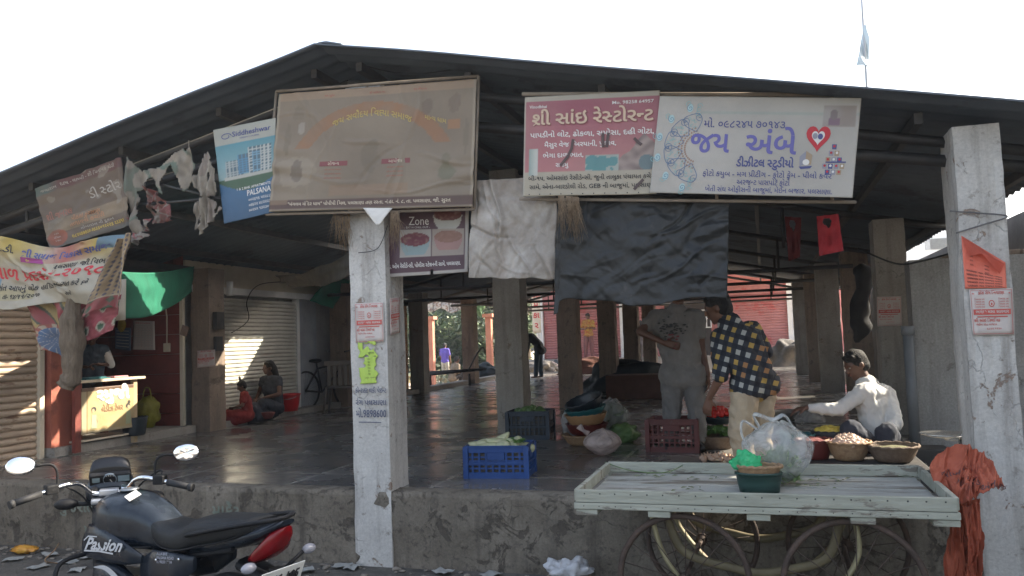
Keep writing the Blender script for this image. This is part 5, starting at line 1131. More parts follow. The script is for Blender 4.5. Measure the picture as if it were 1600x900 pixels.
# man in the plaid shirt, bending over the vegetables
J = P_(dict(pel=(1176, 584), chest=(1154, 532), neck=(1138, 503), head=(1121, 481), shL=(1126, 528, -.04), elL=(1126, 588, -.12), wrL=(1108, 622, -.06), hdL=(1103, 650, -.04), shR=(1174, 516, .16), elR=(1196, 552, .24), wrR=(1160, 592, .42), hdR=(1148, 606, .44),
            hipL=(1166, 602, -.02), knL=(1156, 676, -.05), anL=(1168, 742, 0), toeL=(1150, 750, -.02), hipR=(1192, 598, .14), knR=(1186, 680, .16), anR=(1200, 736, .2), toeR=(1184, 744, .2)), 6.15)
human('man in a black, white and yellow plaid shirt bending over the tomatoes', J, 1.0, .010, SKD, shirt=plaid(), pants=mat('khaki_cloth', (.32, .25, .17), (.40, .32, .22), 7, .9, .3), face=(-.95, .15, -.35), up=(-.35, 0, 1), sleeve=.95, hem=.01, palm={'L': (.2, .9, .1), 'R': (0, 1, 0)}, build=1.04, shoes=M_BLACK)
# woman standing with a hand on her hip
J = P_(dict(pel=(1067, 566), chest=(1055, 512), neck=(1058, 483), head=(1060, 452), shL=(1026, 496), elL=(1000, 518, -.12), wrL=(1038, 536, -.18), hdL=(1056, 540, -.17), shR=(1088, 496), elR=(1097, 550, .02), wrR=(1106, 586, -.05), hdR=(1110, 610, -.05),
            hipL=(1052, 585), knL=(1050, 638), anL=(1048, 688), toeL=(1042, 700, -.12), hipR=(1084, 585), knR=(1088, 638), anR=(1092, 688), toeR=(1096, 700, -.12)), 7.85)
w_ = human('woman in grey printed t-shirt and trousers, hand on her hip, face behind the tarpaulin', J, 1.08, .010, SKD, shirt=mat('grey_jersey', (.17, .16, .15), (.21, .20, .19), 9, .9, .3), pants=mat('grey_trousers', (.15, .145, .14), (.18, .175, .17), 9, .9, .3), hair='bun', sleeve=.5, hem=.02, palm={'L': (.3, 1, -.2), 'R': (-1, 0, 0)}, build=1.12, shoes=M_BLACK)
bm = BM(); r_ = random.Random(3)       # leafy print on her shirt front
for i in range(60):
    px, py = 1050 + r_.gauss(0, 11), 515 + r_.gauss(0, 9); p = onY(px, py, 7.85 - .185); ball(bm, p, .010 * r_.uniform(.6, 1.3), (1.5, .3, .7), 1, mi=1 if py > 522 and px > 1042 else 0)
bmesh.ops.translate(bm, vec=-Vector(w_.location), verts=bm.verts); obj('shirt_print', bm, [flatc('print_charcoal', (.05, .05, .05)), flatc('print_wine', (.20, .04, .05))], w_)
# boy in the white shirt sitting by his baskets
J = P_(dict(pel=(1380, 700), chest=(1366, 634), neck=(1352, 597), head=(1337, 571), shL=(1348, 612, -.12), elL=(1312, 640, -.20), wrL=(1262, 637, -.22), hdL=(1240, 640, -.22), shR=(1386, 616, .08), elR=(1400, 662, -.10), wrR=(1374, 684, -.22), hdR=(1360, 694, -.25),
            hipL=(1366, 706, -.08), knL=(1330, 672, -.28), anL=(1320, 728, -.3), toeL=(1306, 735, -.36), hipR=(1398, 706, .06), knR=(1385, 676, -.35), anR=(1380, 728, -.35), toeR=(1366, 735, -.4)), 7.12)
human('boy in a white shirt sitting among baskets and reaching out to the left', J, .98, .010, SKD, shirt=mat('white_cotton', (.58, .57, .55), (.66, .65, .63), 8, .9, .3), pants=mat('dark_trousers', (.03, .035, .05), (.05, .055, .07), 8, .9, .3), face=(-.85, -.45, -.45), up=(-.35, -.1, 1), long_sleeve=True, hem=.03, build=.86, palm={'L': (0, .2, -1), 'R': (-.3, 0, -1)})
# tailor behind her counter
def PX_(pts, X): return {a: onX(v[0], v[1], X + (v[2] if len(v) > 2 else 0)) for a, v in pts.items()}
base = onX(142, 560, -8.25)
def stand(x, y, z0, h, face_a, arms=None, lean=0.0):
    """standing pose from a ground point; face_a: heading angle"""
    k = h / 1.7; f = Vector((math.cos(face_a), math.sin(face_a), 0)); s_ = Vector((-f.y, f.x, 0)); o = Vector((x, y, z0)); u = Vector((0, 0, 1))
    P = lambda a, b, c: o + f * a * k + s_ * b * k + u * c * k
    J = dict(pel=P(0, 0, .95), chest=P(lean * .6, 0, 1.26), neck=P(lean, 0, 1.45), head=P(lean * 1.2 + .02, 0, 1.59), shL=P(lean, .18, 1.40), shR=P(lean, -.18, 1.40), hipL=P(0, .09, .90), hipR=P(0, -.09, .90), knL=P(.02, .11, .48), knR=P(.05, -.11, .48), anL=P(0, .12, .08), anR=P(.03, -.13, .08), toeL=P(.15, .14, .03), toeR=P(.18, -.15, .03),
             elL=P(lean + .02, .24, 1.12), elR=P(lean + .02, -.24, 1.12), wrL=P(lean + .12, .22, .88), wrR=P(lean + .12, -.22, .88))
    if arms == 'front': J.update(elL=P(.06, .27, 1.14), elR=P(.06, -.27, 1.14), wrL=P(.26, .08, 1.16), wrR=P(.26, -.06, 1.12))
    return J, k, f
J, k, f = stand(-8.12, 8.12, PL + .1, 1.30, R(-50), 'front', .16)
human('tailor in a dark waistcoat with white sleeves, head bowed behind the yellow counter', J, k, .010, SKD, shirt=mat('slate_cloth', (.06, .08, .11), (.09, .11, .14), 8, .9), pants=M_INK, face=(f.x, f.y, -.5), sleeve=.2, hair='short', hands=True, palm={'L': (0, 0, -1), 'R': (0, 0, -1)})
bm = BM(); cap_(bm, J['shL'] * .8 + J['elL'] * .2, J['elL'], .074 * k, .066 * k); bmesh.ops.translate(bm, vec=-Vector(SC.objects[-1].location), verts=bm.verts); TLR = [o_ for o_ in SC.objects if str(o_.get('label', '')).startswith('tailor in')][0]; me = remesh(bm, .012, 2); me.transform(Matrix.Translation(Vector(SC.objects[-1].location) - Vector(TLR.location))); link('sleeve', me, MATS['white_cotton'], TLR)
# girl and small child on the ledge before the pale shutter
zL = PL + .09; g0 = onX(418, 654, -7.42); kg = .80
def sit(o, face_a, k, knee=.34, lean=0, arm=0):
    f = Vector((math.cos(face_a), math.sin(face_a), 0)); s_ = Vector((-f.y, f.x, 0)); u = Vector((0, 0, 1)); P = lambda a, b, c: Vector(o) + f * a * k + s_ * b * k + u * c * k
    return dict(pel=P(0, 0, .13), chest=P(.04 + lean * .6, 0, .42), neck=P(.06 + lean, 0, .60), head=P(.10 + lean * 1.2, 0, .75), shL=P(.05 + lean, .16, .56), shR=P(.05 + lean, -.16, .56), hipL=P(.02, .09, .11), hipR=P(.02, -.09, .11), knL=P(.38, .14, knee), knR=P(.38, -.14, knee), anL=P(.46, .10, .06), anR=P(.46, -.10, .06), toeL=P(.58, .12, .03), toeR=P(.58, -.12, .03),
                elL=P(.14 + arm, .24, .34), elR=P(.10 + arm, -.24, .34), wrL=P(.32, .10, .30), wrR=P(.32, -.08, .28)), f
J, f = sit((-7.32, g0.y + .05, zL - .02), R(-100), .98, .22, .02)
human('dark haired girl in a dark frock sitting before the pale grey shutter', J, .90, .010, SKD, shirt=mat('dark_frock', (.035, .04, .05), (.06, .06, .07), 8, .9), pants=MATS['dark_frock'], face=(f.x - .5, f.y, -.1), hair='long', sleeve=.3, skirt=True, palm={'L': (0, 0, -1), 'R': (0, 0, -1)})
c0_ = onX(388, 658, -7.30)
J, f = sit((-7.28, c0_.y - .02, zL - .02), R(-140), .66, .16, .03)
human('small child in red with a topknot squatting beside the girl', J, .66, .009, SKD, shirt=mat('red_frock', (.20, .022, .018), (.26, .03, .025), 8, .9), pants=MATS['red_frock'], face=(f.x, f.y, -.5), hair='knot', sleeve=.6, skirt=True)
# people far away
p = onY(921, 557, 29.9); hf = 1.66
J, k, f = stand(p.x, 29.9, ZP, 1.72, R(-95), 'front'); human('distant man in a yellow patterned shirt standing before the pink shutter', J, k, .016, SKD, shirt=mat('yellow_print_cloth', (.40, .28, .05), (.30, .05, .04), 14, .8), pants=mat('maroon_trousers', (.16, .06, .06), (.20, .09, .08), 8), face=(f.x, f.y, -.35), hands=False)
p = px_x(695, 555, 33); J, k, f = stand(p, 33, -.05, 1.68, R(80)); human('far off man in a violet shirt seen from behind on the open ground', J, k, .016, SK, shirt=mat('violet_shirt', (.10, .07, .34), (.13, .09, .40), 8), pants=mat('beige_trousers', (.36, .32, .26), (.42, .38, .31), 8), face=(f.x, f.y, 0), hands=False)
p = px_x(706, 580, 25.8); J, f = sit((p, 25.8, .30), R(60), 1.0, .34, .12); human('crouching man in a brown shirt on the far edge of the floor', J, 1.0, .016, SKD, shirt=mat('brown_shirt', (.12, .09, .06), (.17, .13, .09), 8), pants=M_INK, face=(f.x, f.y, -.4), hands=False, long_sleeve=True)
p = px_x(838, 560, 21.8); k = .98; o = Vector((p, 21.8, PL))
P = lambda a, b, c: o + Vector((a, b, c)) * k
J = dict(pel=P(.10, 0, .95), chest=P(-.12, -.05, 1.18), neck=P(-.28, -.08, 1.20), head=P(-.40, -.1, 1.12), shL=P(-.22, -.22, 1.18), shR=P(-.22, .14, 1.18), elL=P(-.25, -.24, .90), elR=P(-.28, .16, .9), wrL=P(-.30, -.2, .66), wrR=P(-.32, .1, .66), hipL=P(.08, -.1, .88), hipR=P(.08, .1, .88), knL=P(.04, -.11, .48), knR=P(.08, .1, .48), anL=P(0, -.12, .08), anR=P(.1, .12, .08), toeL=P(-.13, -.13, .03), toeR=P(-.03, .13, .03))
human('person in black bending over sacks at the far edge of the hall', J, k, .016, SKD, shirt=mat('black_cloth', (.02, .02, .022), (.035, .035, .035), 6, .9), pants=mat('dark_denim', (.03, .045, .06), (.05, .07, .085), 8, .9), face=(-.8, -.2, -.6), hair='shawl', hands=False, hem=.12, long_sleeve=True)
p = px_x(1001, 530, 27.5); J, k, f = stand(p, 27.5, PL - .1, 1.7, R(180)); human('dark figure half hidden behind a far narrow pillar', J, k, .016, SKD, shirt=mat('dull_shirt', (.05, .045, .05), (.08, .07, .08), 8), pants=M_INK, face=(f.x, f.y, 0), hands=False)
# ================================================================ goods and small objects
def FP(px, py, Z=PL): return onZ(px, py, Z)
def crate(name, label, cat, px, py, w, d, h, rz, m, cols=9, rows=5):
    p = FP(px, py); t = thing(name, label, cat, (p.x, p.y, PL), rz)
    bm = BM(); th = .012
    bx(bm, -w / 2, w / 2, -d / 2, d / 2, .004, .016)
    for sx, sy, L_, ang in ((0, -d / 2, w, 0), (0, d / 2, w, 0), (-w / 2, 0, d, 90), (w / 2, 0, d, 90)):
        M_ = Matrix.Translation((sx, sy, 0)) @ Matrix.Rotation(R(ang), 4, 'Z'); n_ = max(4, int(cols * L_ / w))
        bx(bm, -L_ / 2, L_ / 2, -th / 2, th / 2, h - .045, h, 0, .002, M_); bx(bm, -L_ / 2, L_ / 2, -th / 2 - .004, th / 2 + .004, h * .45, h * .45 + .02, 0, 0, M_); bx(bm, -L_ / 2, L_ / 2, -th / 2 - .003, th / 2 + .003, .0, .05, 0, 0, M_)
        for i in range(n_ + 1): x = -L_ / 2 + L_ * i / n_; bx(bm, x - .008, x + .008, -th / 2 + .002, th / 2 - .002, .03, h - .03, 0, 0, M_)
        for k in range(1, rows): z = .05 + (h - .1) * k / rows; bx(bm, -L_ / 2, L_ / 2, -.002, .002, z - .006, z + .006, 0, 0, M_)
        bx(bm, -.07, .07, -th / 2 - .006, th / 2 + .006, h - .10, h - .045, 0, 0, M_)
    for sx in (-1, 1):
        for sy in (-1, 1): bx(bm, sx * w / 2 - .022, sx * w / 2 + .022, sy * d / 2 - .022, sy * d / 2 + .022, 0, h + .004, 0, .004)
    obj('basket_body', bm, m, t)
    bm = BM(); bx(bm, -w / 2 - .008, w / 2 + .008, -d / 2 - .012, -d / 2 + .006, h - .004, h + .012, 0, .003); bx(bm, -w / 2 - .008, w / 2 + .008, d / 2 - .006, d / 2 + .012, h - .004, h + .012, 0, .003); bx(bm, -w / 2 - .012, -w / 2 + .006, -d / 2, d / 2, h - .003, h + .011, 0, .003); bx(bm, w / 2 - .006, w / 2 + .012, -d / 2, d / 2, h - .003, h + .011, 0, .003)
    obj('rim', bm, m, t); return t
M_BLU = mat('blue_plastic', (.010, .045, .17), (.014, .06, .22), 8, .45, .1, c3=(.10, .11, .14), s3=5, t3=.66); M_DKP = mat('dark_blue_plastic', (.012, .022, .038), (.02, .032, .05), 8, .45, .1); M_RDP = mat('dark_red_plastic', (.085, .014, .011), (.12, .02, .015), 8, .45, .1, c3=(.12, .06, .05), s3=5, t3=.62)
blu = crate('vegetable_crate', 'blue plastic crate of pale vegetables at the front edge of the floor', 'crate', 783, 742, .50, .34, .25, R(6), M_BLU)
dkc = crate('vegetable_crate', 'dark blue crate of green vegetables at the foot of the thick grey pillar', 'crate', 830, 684, .46, .34, .30, R(4), M_DKP)
rdc = crate('vegetable_crate', "empty dark red plastic crate standing at the woman's feet", 'crate', 1056, 703, .46, .34, .30, R(-4), M_RDP)
if False: blk = crate('vegetable_crate', 'low black crate on the far left of the floor behind the front pillar', 'crate', 652, 706, .5, .34, .20, R(12), M_DKP)
def vegmesh(name, f, mats):
    bm = BM(); f(bm); me = bpy.data.meshes.new(name); bm.to_mesh(me); bm.free(); [me.materials.append(m) for m in (mats if isinstance(mats, list) else [mats])]; return me
M_PALE = mat('pale_squash', (.42, .44, .24), (.55, .54, .36), 20, .5); M_GRN = mat('green_veg', (.07, .13, .04), (.12, .20, .06), 14, .5); M_TOM = mat('tomato_skin', (.50, .02, .012), (.56, .03, .02), 8, .25); M_LEM = mat('lemon_skin', (.60, .42, .05), (.66, .50, .10), 20, .45, .1); M_ONI = mat('onion_skin', (.50, .30, .20), (.62, .44, .32), 20, .45); M_STEM = mat('leaf_green', (.06, .14, .03), (.12, .22, .05), 20, .6)
def gourd(bm): tube(bm, catmull([(-.10, 0, 0), (-.05, 0, .004), (0, .004, .0), (.06, .010, 0), (.10, .02, .01)], 4), [.012, .028, .034, .036, .036, .036, .035, .034, .033, .033, .031, .029, .026, .022, .018, .012, .008], 10)
def leafy(bm):
    r_ = random.Random(8)
    for i in range(26):
        an = r_.uniform(0, 6.28); L_ = r_.uniform(.05, .11); d = Vector((math.cos(an), math.sin(an), r_.uniform(.1, .9))).normalized(); sd = d.cross(Vector((0, 0, 1))).normalized(); p0 = Vector((0, 0, 0)); p1 = d * L_ * .5; p2 = d * L_ + Vector((0, 0, -.02))
        v = [bm.verts.new(q) for q in (p0, p1 + sd * .022, p2, p1 - sd * .022, p1 + Vector((0, 0, .008)))]
        for a, b in ((0, 1), (1, 2), (2, 3), (3, 0)): bm.faces.new((v[a], v[b], v[4]))
VG = dict(gourd=vegmesh('gourd', gourd, M_PALE), squash=vegmesh('squash', lambda b: ball(b, (0, 0, 0), .05, (1.3, 1, .8), 3, jit=.25), M_GRN), tomato=vegmesh('tomato', lambda b: ball(b, (0, 0, 0), .032, (1, 1, .82), 2, jit=.08), M_TOM),
          lemon=vegmesh('lemon', lambda b: (ball(b, (0, 0, 0), .027, (1.2, 1, 1), 2), ball(b, (.034, 0, 0), .008, (1, 1, 1), 1)), M_LEM), onion=vegmesh('onion', lambda b: (ball(b, (0, 0, 0), .026, (1, 1, .9), 2, jit=.1), tube(b, [(0, 0, .02), (.003, 0, .04)], [.008, .002], 5)), M_ONI),
          leafy=vegmesh('leafy_bunch', leafy, M_STEM), garlic=vegmesh('garlic', lambda b: (ball(b, (0, 0, 0), .023, (1, 1, .85), 2, jit=.2), tube(b, [(0, 0, .015), (.002, 0, .027)], [.006, .002], 5)), mat('garlic_skin', (.44, .30, .22), (.56, .42, .33), 20, .5)))
def heap(kind, name, label, cat, group, c, rx, ry, n, h, rz=0, step=.05, seed=1, sc=1.0):
    """a mounded pile; every piece an object of its own"""
    r_ = random.Random(seed)
    for i in range(n):
        a = 2.399963 * i + seed; q = math.sqrt((i + .5) / n) * .92; x = math.cos(a) * q * rx; y = math.sin(a) * q * ry
        X = c[0] + x * math.cos(rz) - y * math.sin(rz); Y = c[1] + x * math.sin(rz) + y * math.cos(rz); z = c[2] + h * (1 - q * q) + r_.uniform(-.006, .008)
        o = link(name, VG[kind]); o.location = (X, Y, z); o.rotation_euler = (r_.uniform(-.5, .5), r_.uniform(-.5, .5), r_.uniform(0, 6.28)); o.scale = (sc * r_.uniform(.85, 1.15),) * 3; tag(o, label, cat, group)
L0 = blu.location; heap('gourd', 'gourd', 'pale green gourd lying on top of the blue crate', 'vegetable', 'gourds in the blue crate', (L0.x, L0.y, PL + .22), .20, .13, 16, .05, R(6), seed=2)
for x, y in ((.05, .02), (.16, -.03)): o = link('leafy_bunch', VG['leafy']); o.location = (L0.x + x, L0.y + y, PL + .27); tag(o, 'green leaves sticking out of the blue crate', 'leaves', 'leaves in the blue crate')
L0 = dkc.location; heap('squash', 'squash', 'green squash in the dark crate beside the thick grey pillar', 'vegetable', 'squashes in the dark crate', (L0.x, L0.y, PL + .27), .18, .12, 12, .05, 0, seed=3)
def liner(t, w, d, h):
    bm = BM(); bx(bm, -w / 2 + .02, w / 2 - .02, -d / 2 + .02, d / 2 - .02, .02, h); obj('lining', bm, mat('jute_lining', (.06, .05, .04), (.10, .085, .06), 20, .9), t)
liner(blu, .5, .34, .20); liner(dkc, .46, .34, .25); liner(rdc, .46, .34, .06)
# woven baskets and tubs
M_CANE = mat('cane', (.22, .13, .07), (.34, .22, .12), 30, .7, .3); M_CANED = mat('dark_cane', (.12, .08, .055), (.18, .13, .09), 30, .8, .3)
def basket(name, label, cat, c, r, h, m, r0=.7, group=None, woven=True, inner=True, rz=0, tilt=None, parent=None):
    t = thing(name, label, cat, c, rz, group); bm = BM(); n = 48; prof = [(r * (r0 + (1 - r0) * (i / 8) ** .7), h * i / 8) for i in range(9)]
    lathe(bm, [(.001, 0)] + prof + [(a * .96, b) for a, b in prof[::-1]] + [(.001, .012)], n, smooth=True)
    if woven:
        for v in bm.verts:
            if v.co.z > .003: a = math.atan2(v.co.y, v.co.x); k = 1 + .02 * math.sin(a * 24 + (round(v.co.z / h * 8) % 2) * math.pi); v.co.x *= k; v.co.y *= k
    obj('bowl', bm, m, t)
    bm = BM(); tube(bm, [(math.cos(a) * r, math.sin(a) * r, h + .004 * math.sin(a * 16)) for a in [2 * math.pi * i / 48 for i in range(48)]], .010 if woven else .006, 6, closed=True); obj('rim', bm, m, t)
    if tilt: t.rotation_euler = tilt
    return t
def at(px, py, Z=PL): p = onZ(px, py, Z); return (p.x, p.y, Z)
M_TEAL = mat('teal_plastic', (.015, .10, .11), (.02, .13, .14), 8, .4); M_DTUB = mat('dark_tub', (.015, .022, .028), (.025, .032, .04), 8, .4); M_TANP = mat('tan_bowl', (.34, .19, .09), (.40, .23, .11), 8, .5)
# stack of bowls between plastic bags
c = at(916, 694); basket('cane_basket', 'lowest shallow cane basket of the stack near the pink plastic bag', 'basket', c, .24, .10, M_CANE); c1 = (c[0] + .01, c[1] + .02, PL + .10)
basket('red_bowl', 'dark red bowl second from the bottom of the stack', 'bowl', c1, .22, .11, M_RDP, woven=False); basket('tan_bowl', 'tan bowl in the middle of the stack', 'bowl', (c1[0], c1[1], PL + .205), .22, .11, M_TANP, woven=False, tilt=(.05, -.06, 0)); basket('teal_bowl', 'teal bowl near the top of the stack', 'bowl', (c1[0], c1[1], PL + .295), .215, .08, M_TEAL, woven=False, tilt=(.1, -.12, 0)); basket('dark_basket', 'dark lattice basket tilted on top of the stack of bowls', 'basket', (c1[0] + .01, c1[1], PL + .36), .20, .11, M_DTUB, tilt=(.25, -.28, 0))
# plastic bags
def bag_mat(name, c, alpha=.45, rough=.25, tr=.6):
    m = bpy.data.materials.new(name); m.use_nodes = True; nt = m.node_tree; L = nt.links.new; b = nt.nodes['Principled BSDF']; b.inputs['Base Color'].default_value = c4(c); b.inputs['Roughness'].default_value = rough
    g = nd(nt, 'ShaderNodeNewGeometry'); n = nd(nt, 'ShaderNodeTexNoise'); n.inputs['Scale'].default_value = 7; n.inputs['Detail'].default_value = 6; n.inputs['Distortion'].default_value = 1.2; L(g.outputs['Position'], n.inputs['Vector'])
    r = nd(nt, 'ShaderNodeMapRange'); L(n.outputs[0], r.inputs[0]); r.inputs[1].default_value = .35; r.inputs[2].default_value = .65; r.inputs[3].default_value = alpha - .2; r.inputs[4].default_value = alpha + .3
    tp = nd(nt, 'ShaderNodeBsdfTransparent'); mx = nd(nt, 'ShaderNodeMixShader'); L(r.outputs[0], mx.inputs[0]); L(tp.outputs[0], mx.inputs[1])
    tl = nd(nt, 'ShaderNodeBsdfTranslucent'); tl.inputs[0].default_value = c4(c); m2 = nd(nt, 'ShaderNodeMixShader'); m2.inputs[0].default_value = .35; L(b.outputs[0], m2.inputs[1]); L(tl.outputs[0], m2.inputs[2]); L(m2.outputs[0], mx.inputs[2])
    bp = nd(nt, 'ShaderNodeBump'); bp.inputs['Strength'].default_value = .7; bp.inputs['Distance'].default_value = .02; n2 = nd(nt, 'ShaderNodeTexNoise'); n2.inputs['Scale'].default_value = 16; n2.inputs['Distortion'].default_value = 2; L(g.outputs['Position'], n2.inputs['Vector']); L(n2.outputs[0], bp.inputs['Height']); L(bp.outputs[0], b.inputs['Normal'])
    L(mx.outputs[0], nt.nodes['Material Output'].inputs[0]); return m
BAGW = bag_mat('clear_plastic', (.66, .68, .67), .38); BAGP = bag_mat('pink_plastic', (.62, .52, .48), .75); BAGG = bag_mat('green_plastic', (.06, .62, .26), .8)
BAGX = bag_mat('milky_plastic', (.5, .5, .5), .55)
def bag(name, label, c, r, h, m, knot=0, seed=0, sub=5, handles=False, sq=(1, 1)):
    bm = BM(); g = bmesh.ops.create_icosphere(bm, subdivisions=sub, radius=1)
    for v in g['verts']:
        q = v.co.copy(); t_ = (q.z + 1) / 2; rad = r * (1 + .0 * t_) * (1 if t_ < .5 else 1 - .45 * ((t_ - .5) * 2) ** 1.6)
        w = 1 + .13 * N(q.x * 1.6, q.y * 1.6, q.z * 1.6 + seed) + .07 * abs(N(q.x * 4 + seed, q.y * 4, q.z * 2.4)) + .03 * N(q.x * 11, q.y * 11, q.z * 6 + seed)
        v.co = Vector((q.x * rad * w * sq[0], q.y * rad * w * sq[1], max(.002, t_ ** .8 * h * (1 + .06 * N(q.x * 3, q.y * 3, seed)))))
    for f in bm.faces: f.smooth = True
    if knot:
        kp = Vector((knot * r * .7, -r * .2, h * .82)); tube(bm, [kp, kp + Vector((knot * .05, 0, .03)), kp + Vector((knot * .09, 0, .075))], [.03, .016, .035], 10)
    o = obj(name, bm, m); o.location = c
    if handles:
        bm = BM()
        for sx, pts in ((-1, [(-r * .55, -.02, h * .86), (-r * .95, -.03, h * 1.0), (-r * 1.02, -.03, h * .80), (-r * .85, -.03, h * .55), (-r * 1.1, -.02, h * .42)]), (1, [(-r * .5, 0, h * .9), (-r * .62, -.02, h * 1.10), (-r * .1, -.03, h * 1.02), (r * .25, -.02, h * 1.08), (r * .5, 0, h * .85)])):
            rg = tube(bm, catmull(pts, 7), .022, 8, flat=.35)
        hp = obj('handle', bm, m, o)
    return tag(o, label, 'bag')
bag('plastic_bag', 'pinkish knotted plastic bag lying in front of the stack of bowls', at(942, 712), .17, .25, BAGP, -1, 3)
bag('plastic_bag', 'crumpled clear plastic bag left of the stack of bowls', at(893, 690), .15, .38, BAGX, 0, 7, sq=(.7, .8)); bag('plastic_bag', 'clear bag of dark greens right of the stack of bowls', at(957, 680), .20, .42, BAGX, 0, 9, sq=(.9, .8))
bm = BM(); ball(bm, (0, 0, .17), .17, (.9, .8, 1.1), 4, jit=.3); o = obj('green_bundle', bm, M_GRN); o.location = at(957, 678); tag(o, 'bundle of dark greens packed in the clear bag by the stack of bowls', 'vegetable')
bm = BM(); ball(bm, (0, 0, .08), .13, (1.2, 1, .8), 4, jit=.35); o = obj('green_bundle', bm, M_GRN); o.location = at(975, 690); tag(o, 'low heap of greens at the right foot of the stack of bowls', 'vegetable')
# large covered heap and other dark heaps
def mound(name, label, cat, c, sc, m, seed, kind=None, jit=.25):
    bm = BM(); ball(bm, (0, 0, 0), 1, (1, 1, 1), 5)
    for v in bm.verts:
        k = 1 + jit * N(v.co.x * 1.8 + seed, v.co.y * 1.8, v.co.z * 1.8) + .06 * abs(N(v.co.x * 6, v.co.y * 6 + seed, v.co.z * 4)) + .025 * N(v.co.x * 16, v.co.y * 16, v.co.z * 12); v.co *= k; v.co.z = max(v.co.z, -.15) + .15; v.co = Vector((v.co.x * sc[0], v.co.y * sc[1], v.co.z * sc[2]))
    o = obj(name, bm, m); o.location = c; return tag(o, label, cat)
M_DTARP = mat('dark_green_tarp', (.015, .022, .025), (.03, .036, .035), 4, .6, .5)
mound('covered_heap', 'big heap of goods under a dark sheet behind the stack of bowls', 'heap', at(985, 612), (.95, .5, .55), M_DTARP, 2)
bm = BM(); bx(bm, -.55, .55, -.30, .3, 0, .42, bev=.02); o = obj('wooden_box', bm, mat('brown_box', (.09, .045, .03), (.13, .065, .045), 6, .8)); o.location = at(1000, 622); tag(o, 'dark brown wooden box in front of the covered heap', 'box')
mound('covered_heap', 'rough dark heap in front of the right end of the pink shutters', 'heap', at(1228, 572), (.65, .5, .66), mat('dark_rags', (.05, .045, .04), (.10, .09, .08), 6, .9, .8), 6, jit=.5)
mound('goods_heap', 'low pile of sacks where the person in black bends down', 'heap', at(845, 581), (.62, .35, .34), mat('grey_sacking', (.12, .11, .10), (.20, .18, .16), 8, .9, .7), 9, jit=.45)
mound('goods_heap', 'small dark pile right of the bending person in black', 'heap', at(872, 579), (.28, .3, .30), M_DTARP, 12); bag('plastic_bag', 'small white bag at the far edge beside the dark pile', at(862, 580), .22, .34, BAGP, 0, 5, 4)
mound('goods_heap', 'dark netting heap between two pillars left of the thick grey one', 'heap', at(755, 590), (.62, .4, .36), M_DTARP, 15, jit=.4)
mound('goods_heap', 'dark heap under the far narrow pillars', 'heap', at(925, 584), (1.0, .3, .42), mat('maroon_heap', (.12, .045, .03), (.16, .07, .05), 5, .9, .6), 19, jit=.3)
tl = thing('hand_cart', 'dark flat cart frame with poles at the far edge of the floor', 'cart', at(702, 604), R(10))
bm = BM()
for k in range(5): tube(bm, [(-.9, -.2 + k * .12, .28 + .02 * k), (.9, -.1 + k * .12, .40)], .025, 6)
obj('deck', bm, M_STEEL, tl)
for x in (-.5, .5): bm = BM(); tube(bm, [(x, .1, 0), (x, .1, .3)], .03, 6); obj('leg', bm, M_STEEL, tl)
bm = BM(); tube(bm, catmull([(.5, 0, .4), (.75, -.1, .8), (.9, -.1, .95), (.95, -.1, .8)], 5), .02, 6); obj('handle', bm, M_STEEL, tl)
# goods laid out around the boy
def bsk_at(px, py): return at(px, py)
bm = BM(); bx(bm, px_x(1232, 700, 6.4), px_x(1440, 700, 6.4), 6.0, 6.78, PL, PL + .14, 0, .01); tag(obj('low_bench', bm, M_STEEL), 'low dark plank bench carrying the baskets in front of the boy', 'bench')
c = at(1327, 718, PL + .145); bk = basket('cane_basket', 'round cane basket heaped with onions in front of the boy in white', 'basket', c, .155, .13, M_CANE, .6); heap('garlic', 'onion_bulb', 'pale bulb in the heaped cane basket in front of the boy', 'vegetable', 'bulbs heaped in the cane basket', (c[0], c[1], c[2] + .10), .14, .14, 70, .065, seed=5)
bm = BM(); ball(bm, (0, 0, .07), .125, (1, 1, .55), 3); o = obj('filling', bm, M_ONI, bk)
c = at(1396, 720, PL + .145); basket('cane_basket', 'dark cane basket with a wide rim right of the heaped one', 'basket', c, .175, .11, M_CANED, .65); mound('chaff', 'dry greenish chaff filling the dark cane basket', 'chaff', (c[0], c[1], c[2] + .07), (.14, .14, .03), mat('dry_herb', (.12, .12, .06), (.2, .19, .1), 30, .9, .8), 3)
c = at(1273, 716, PL + .145); basket('red_tub', 'dark red tub left of the heaped cane basket', 'tub', c, .13, .14, M_RDP, .75, woven=False); mound('chilli_heap', 'dark dried chillies filling the dark red tub', 'chilli', (c[0], c[1], c[2] + .10), (.11, .11, .04), mat('dried_chilli', (.14, .02, .02), (.22, .04, .03), 40, .6, .9), 4)
c = at(1298, 702, PL + .145); basket('blue_tub', 'deep dark tub holding lemons behind the heaped basket', 'tub', c, .145, .15, M_DTUB, .85, woven=False); heap('lemon', 'lemon', 'yellow lemon in the dark tub beside the boy', 'vegetable', 'lemons in the dark tub', (c[0], c[1], c[2] + .12), .12, .12, 34, .05, seed=7)
c = at(1246, 704, PL + .145); basket('teal_tub', 'teal tub of green chillies left of the lemons', 'tub', c, .14, .13, M_TEAL, .8, woven=False); mound('chilli_heap', 'green chillies in the teal tub', 'chilli', (c[0], c[1], c[2] + .09), (.12, .12, .04), mat('green_chilli', (.02, .07, .02), (.05, .14, .03), 40, .5, .9), 8)
c = at(1236, 655); basket('metal_pan', 'wide shallow pan on the floor behind the man in plaid', 'pan', c, .24, .10, mat('dull_metal', (.18, .17, .16), (.25, .24, .23), 6, .45, metal=.6), .8, woven=False)
c = at(1118, 700); basket('cane_basket', 'cane basket under the tomatoes to the left of the man in plaid', 'basket', c, .21, .12, M_CANED, .7)
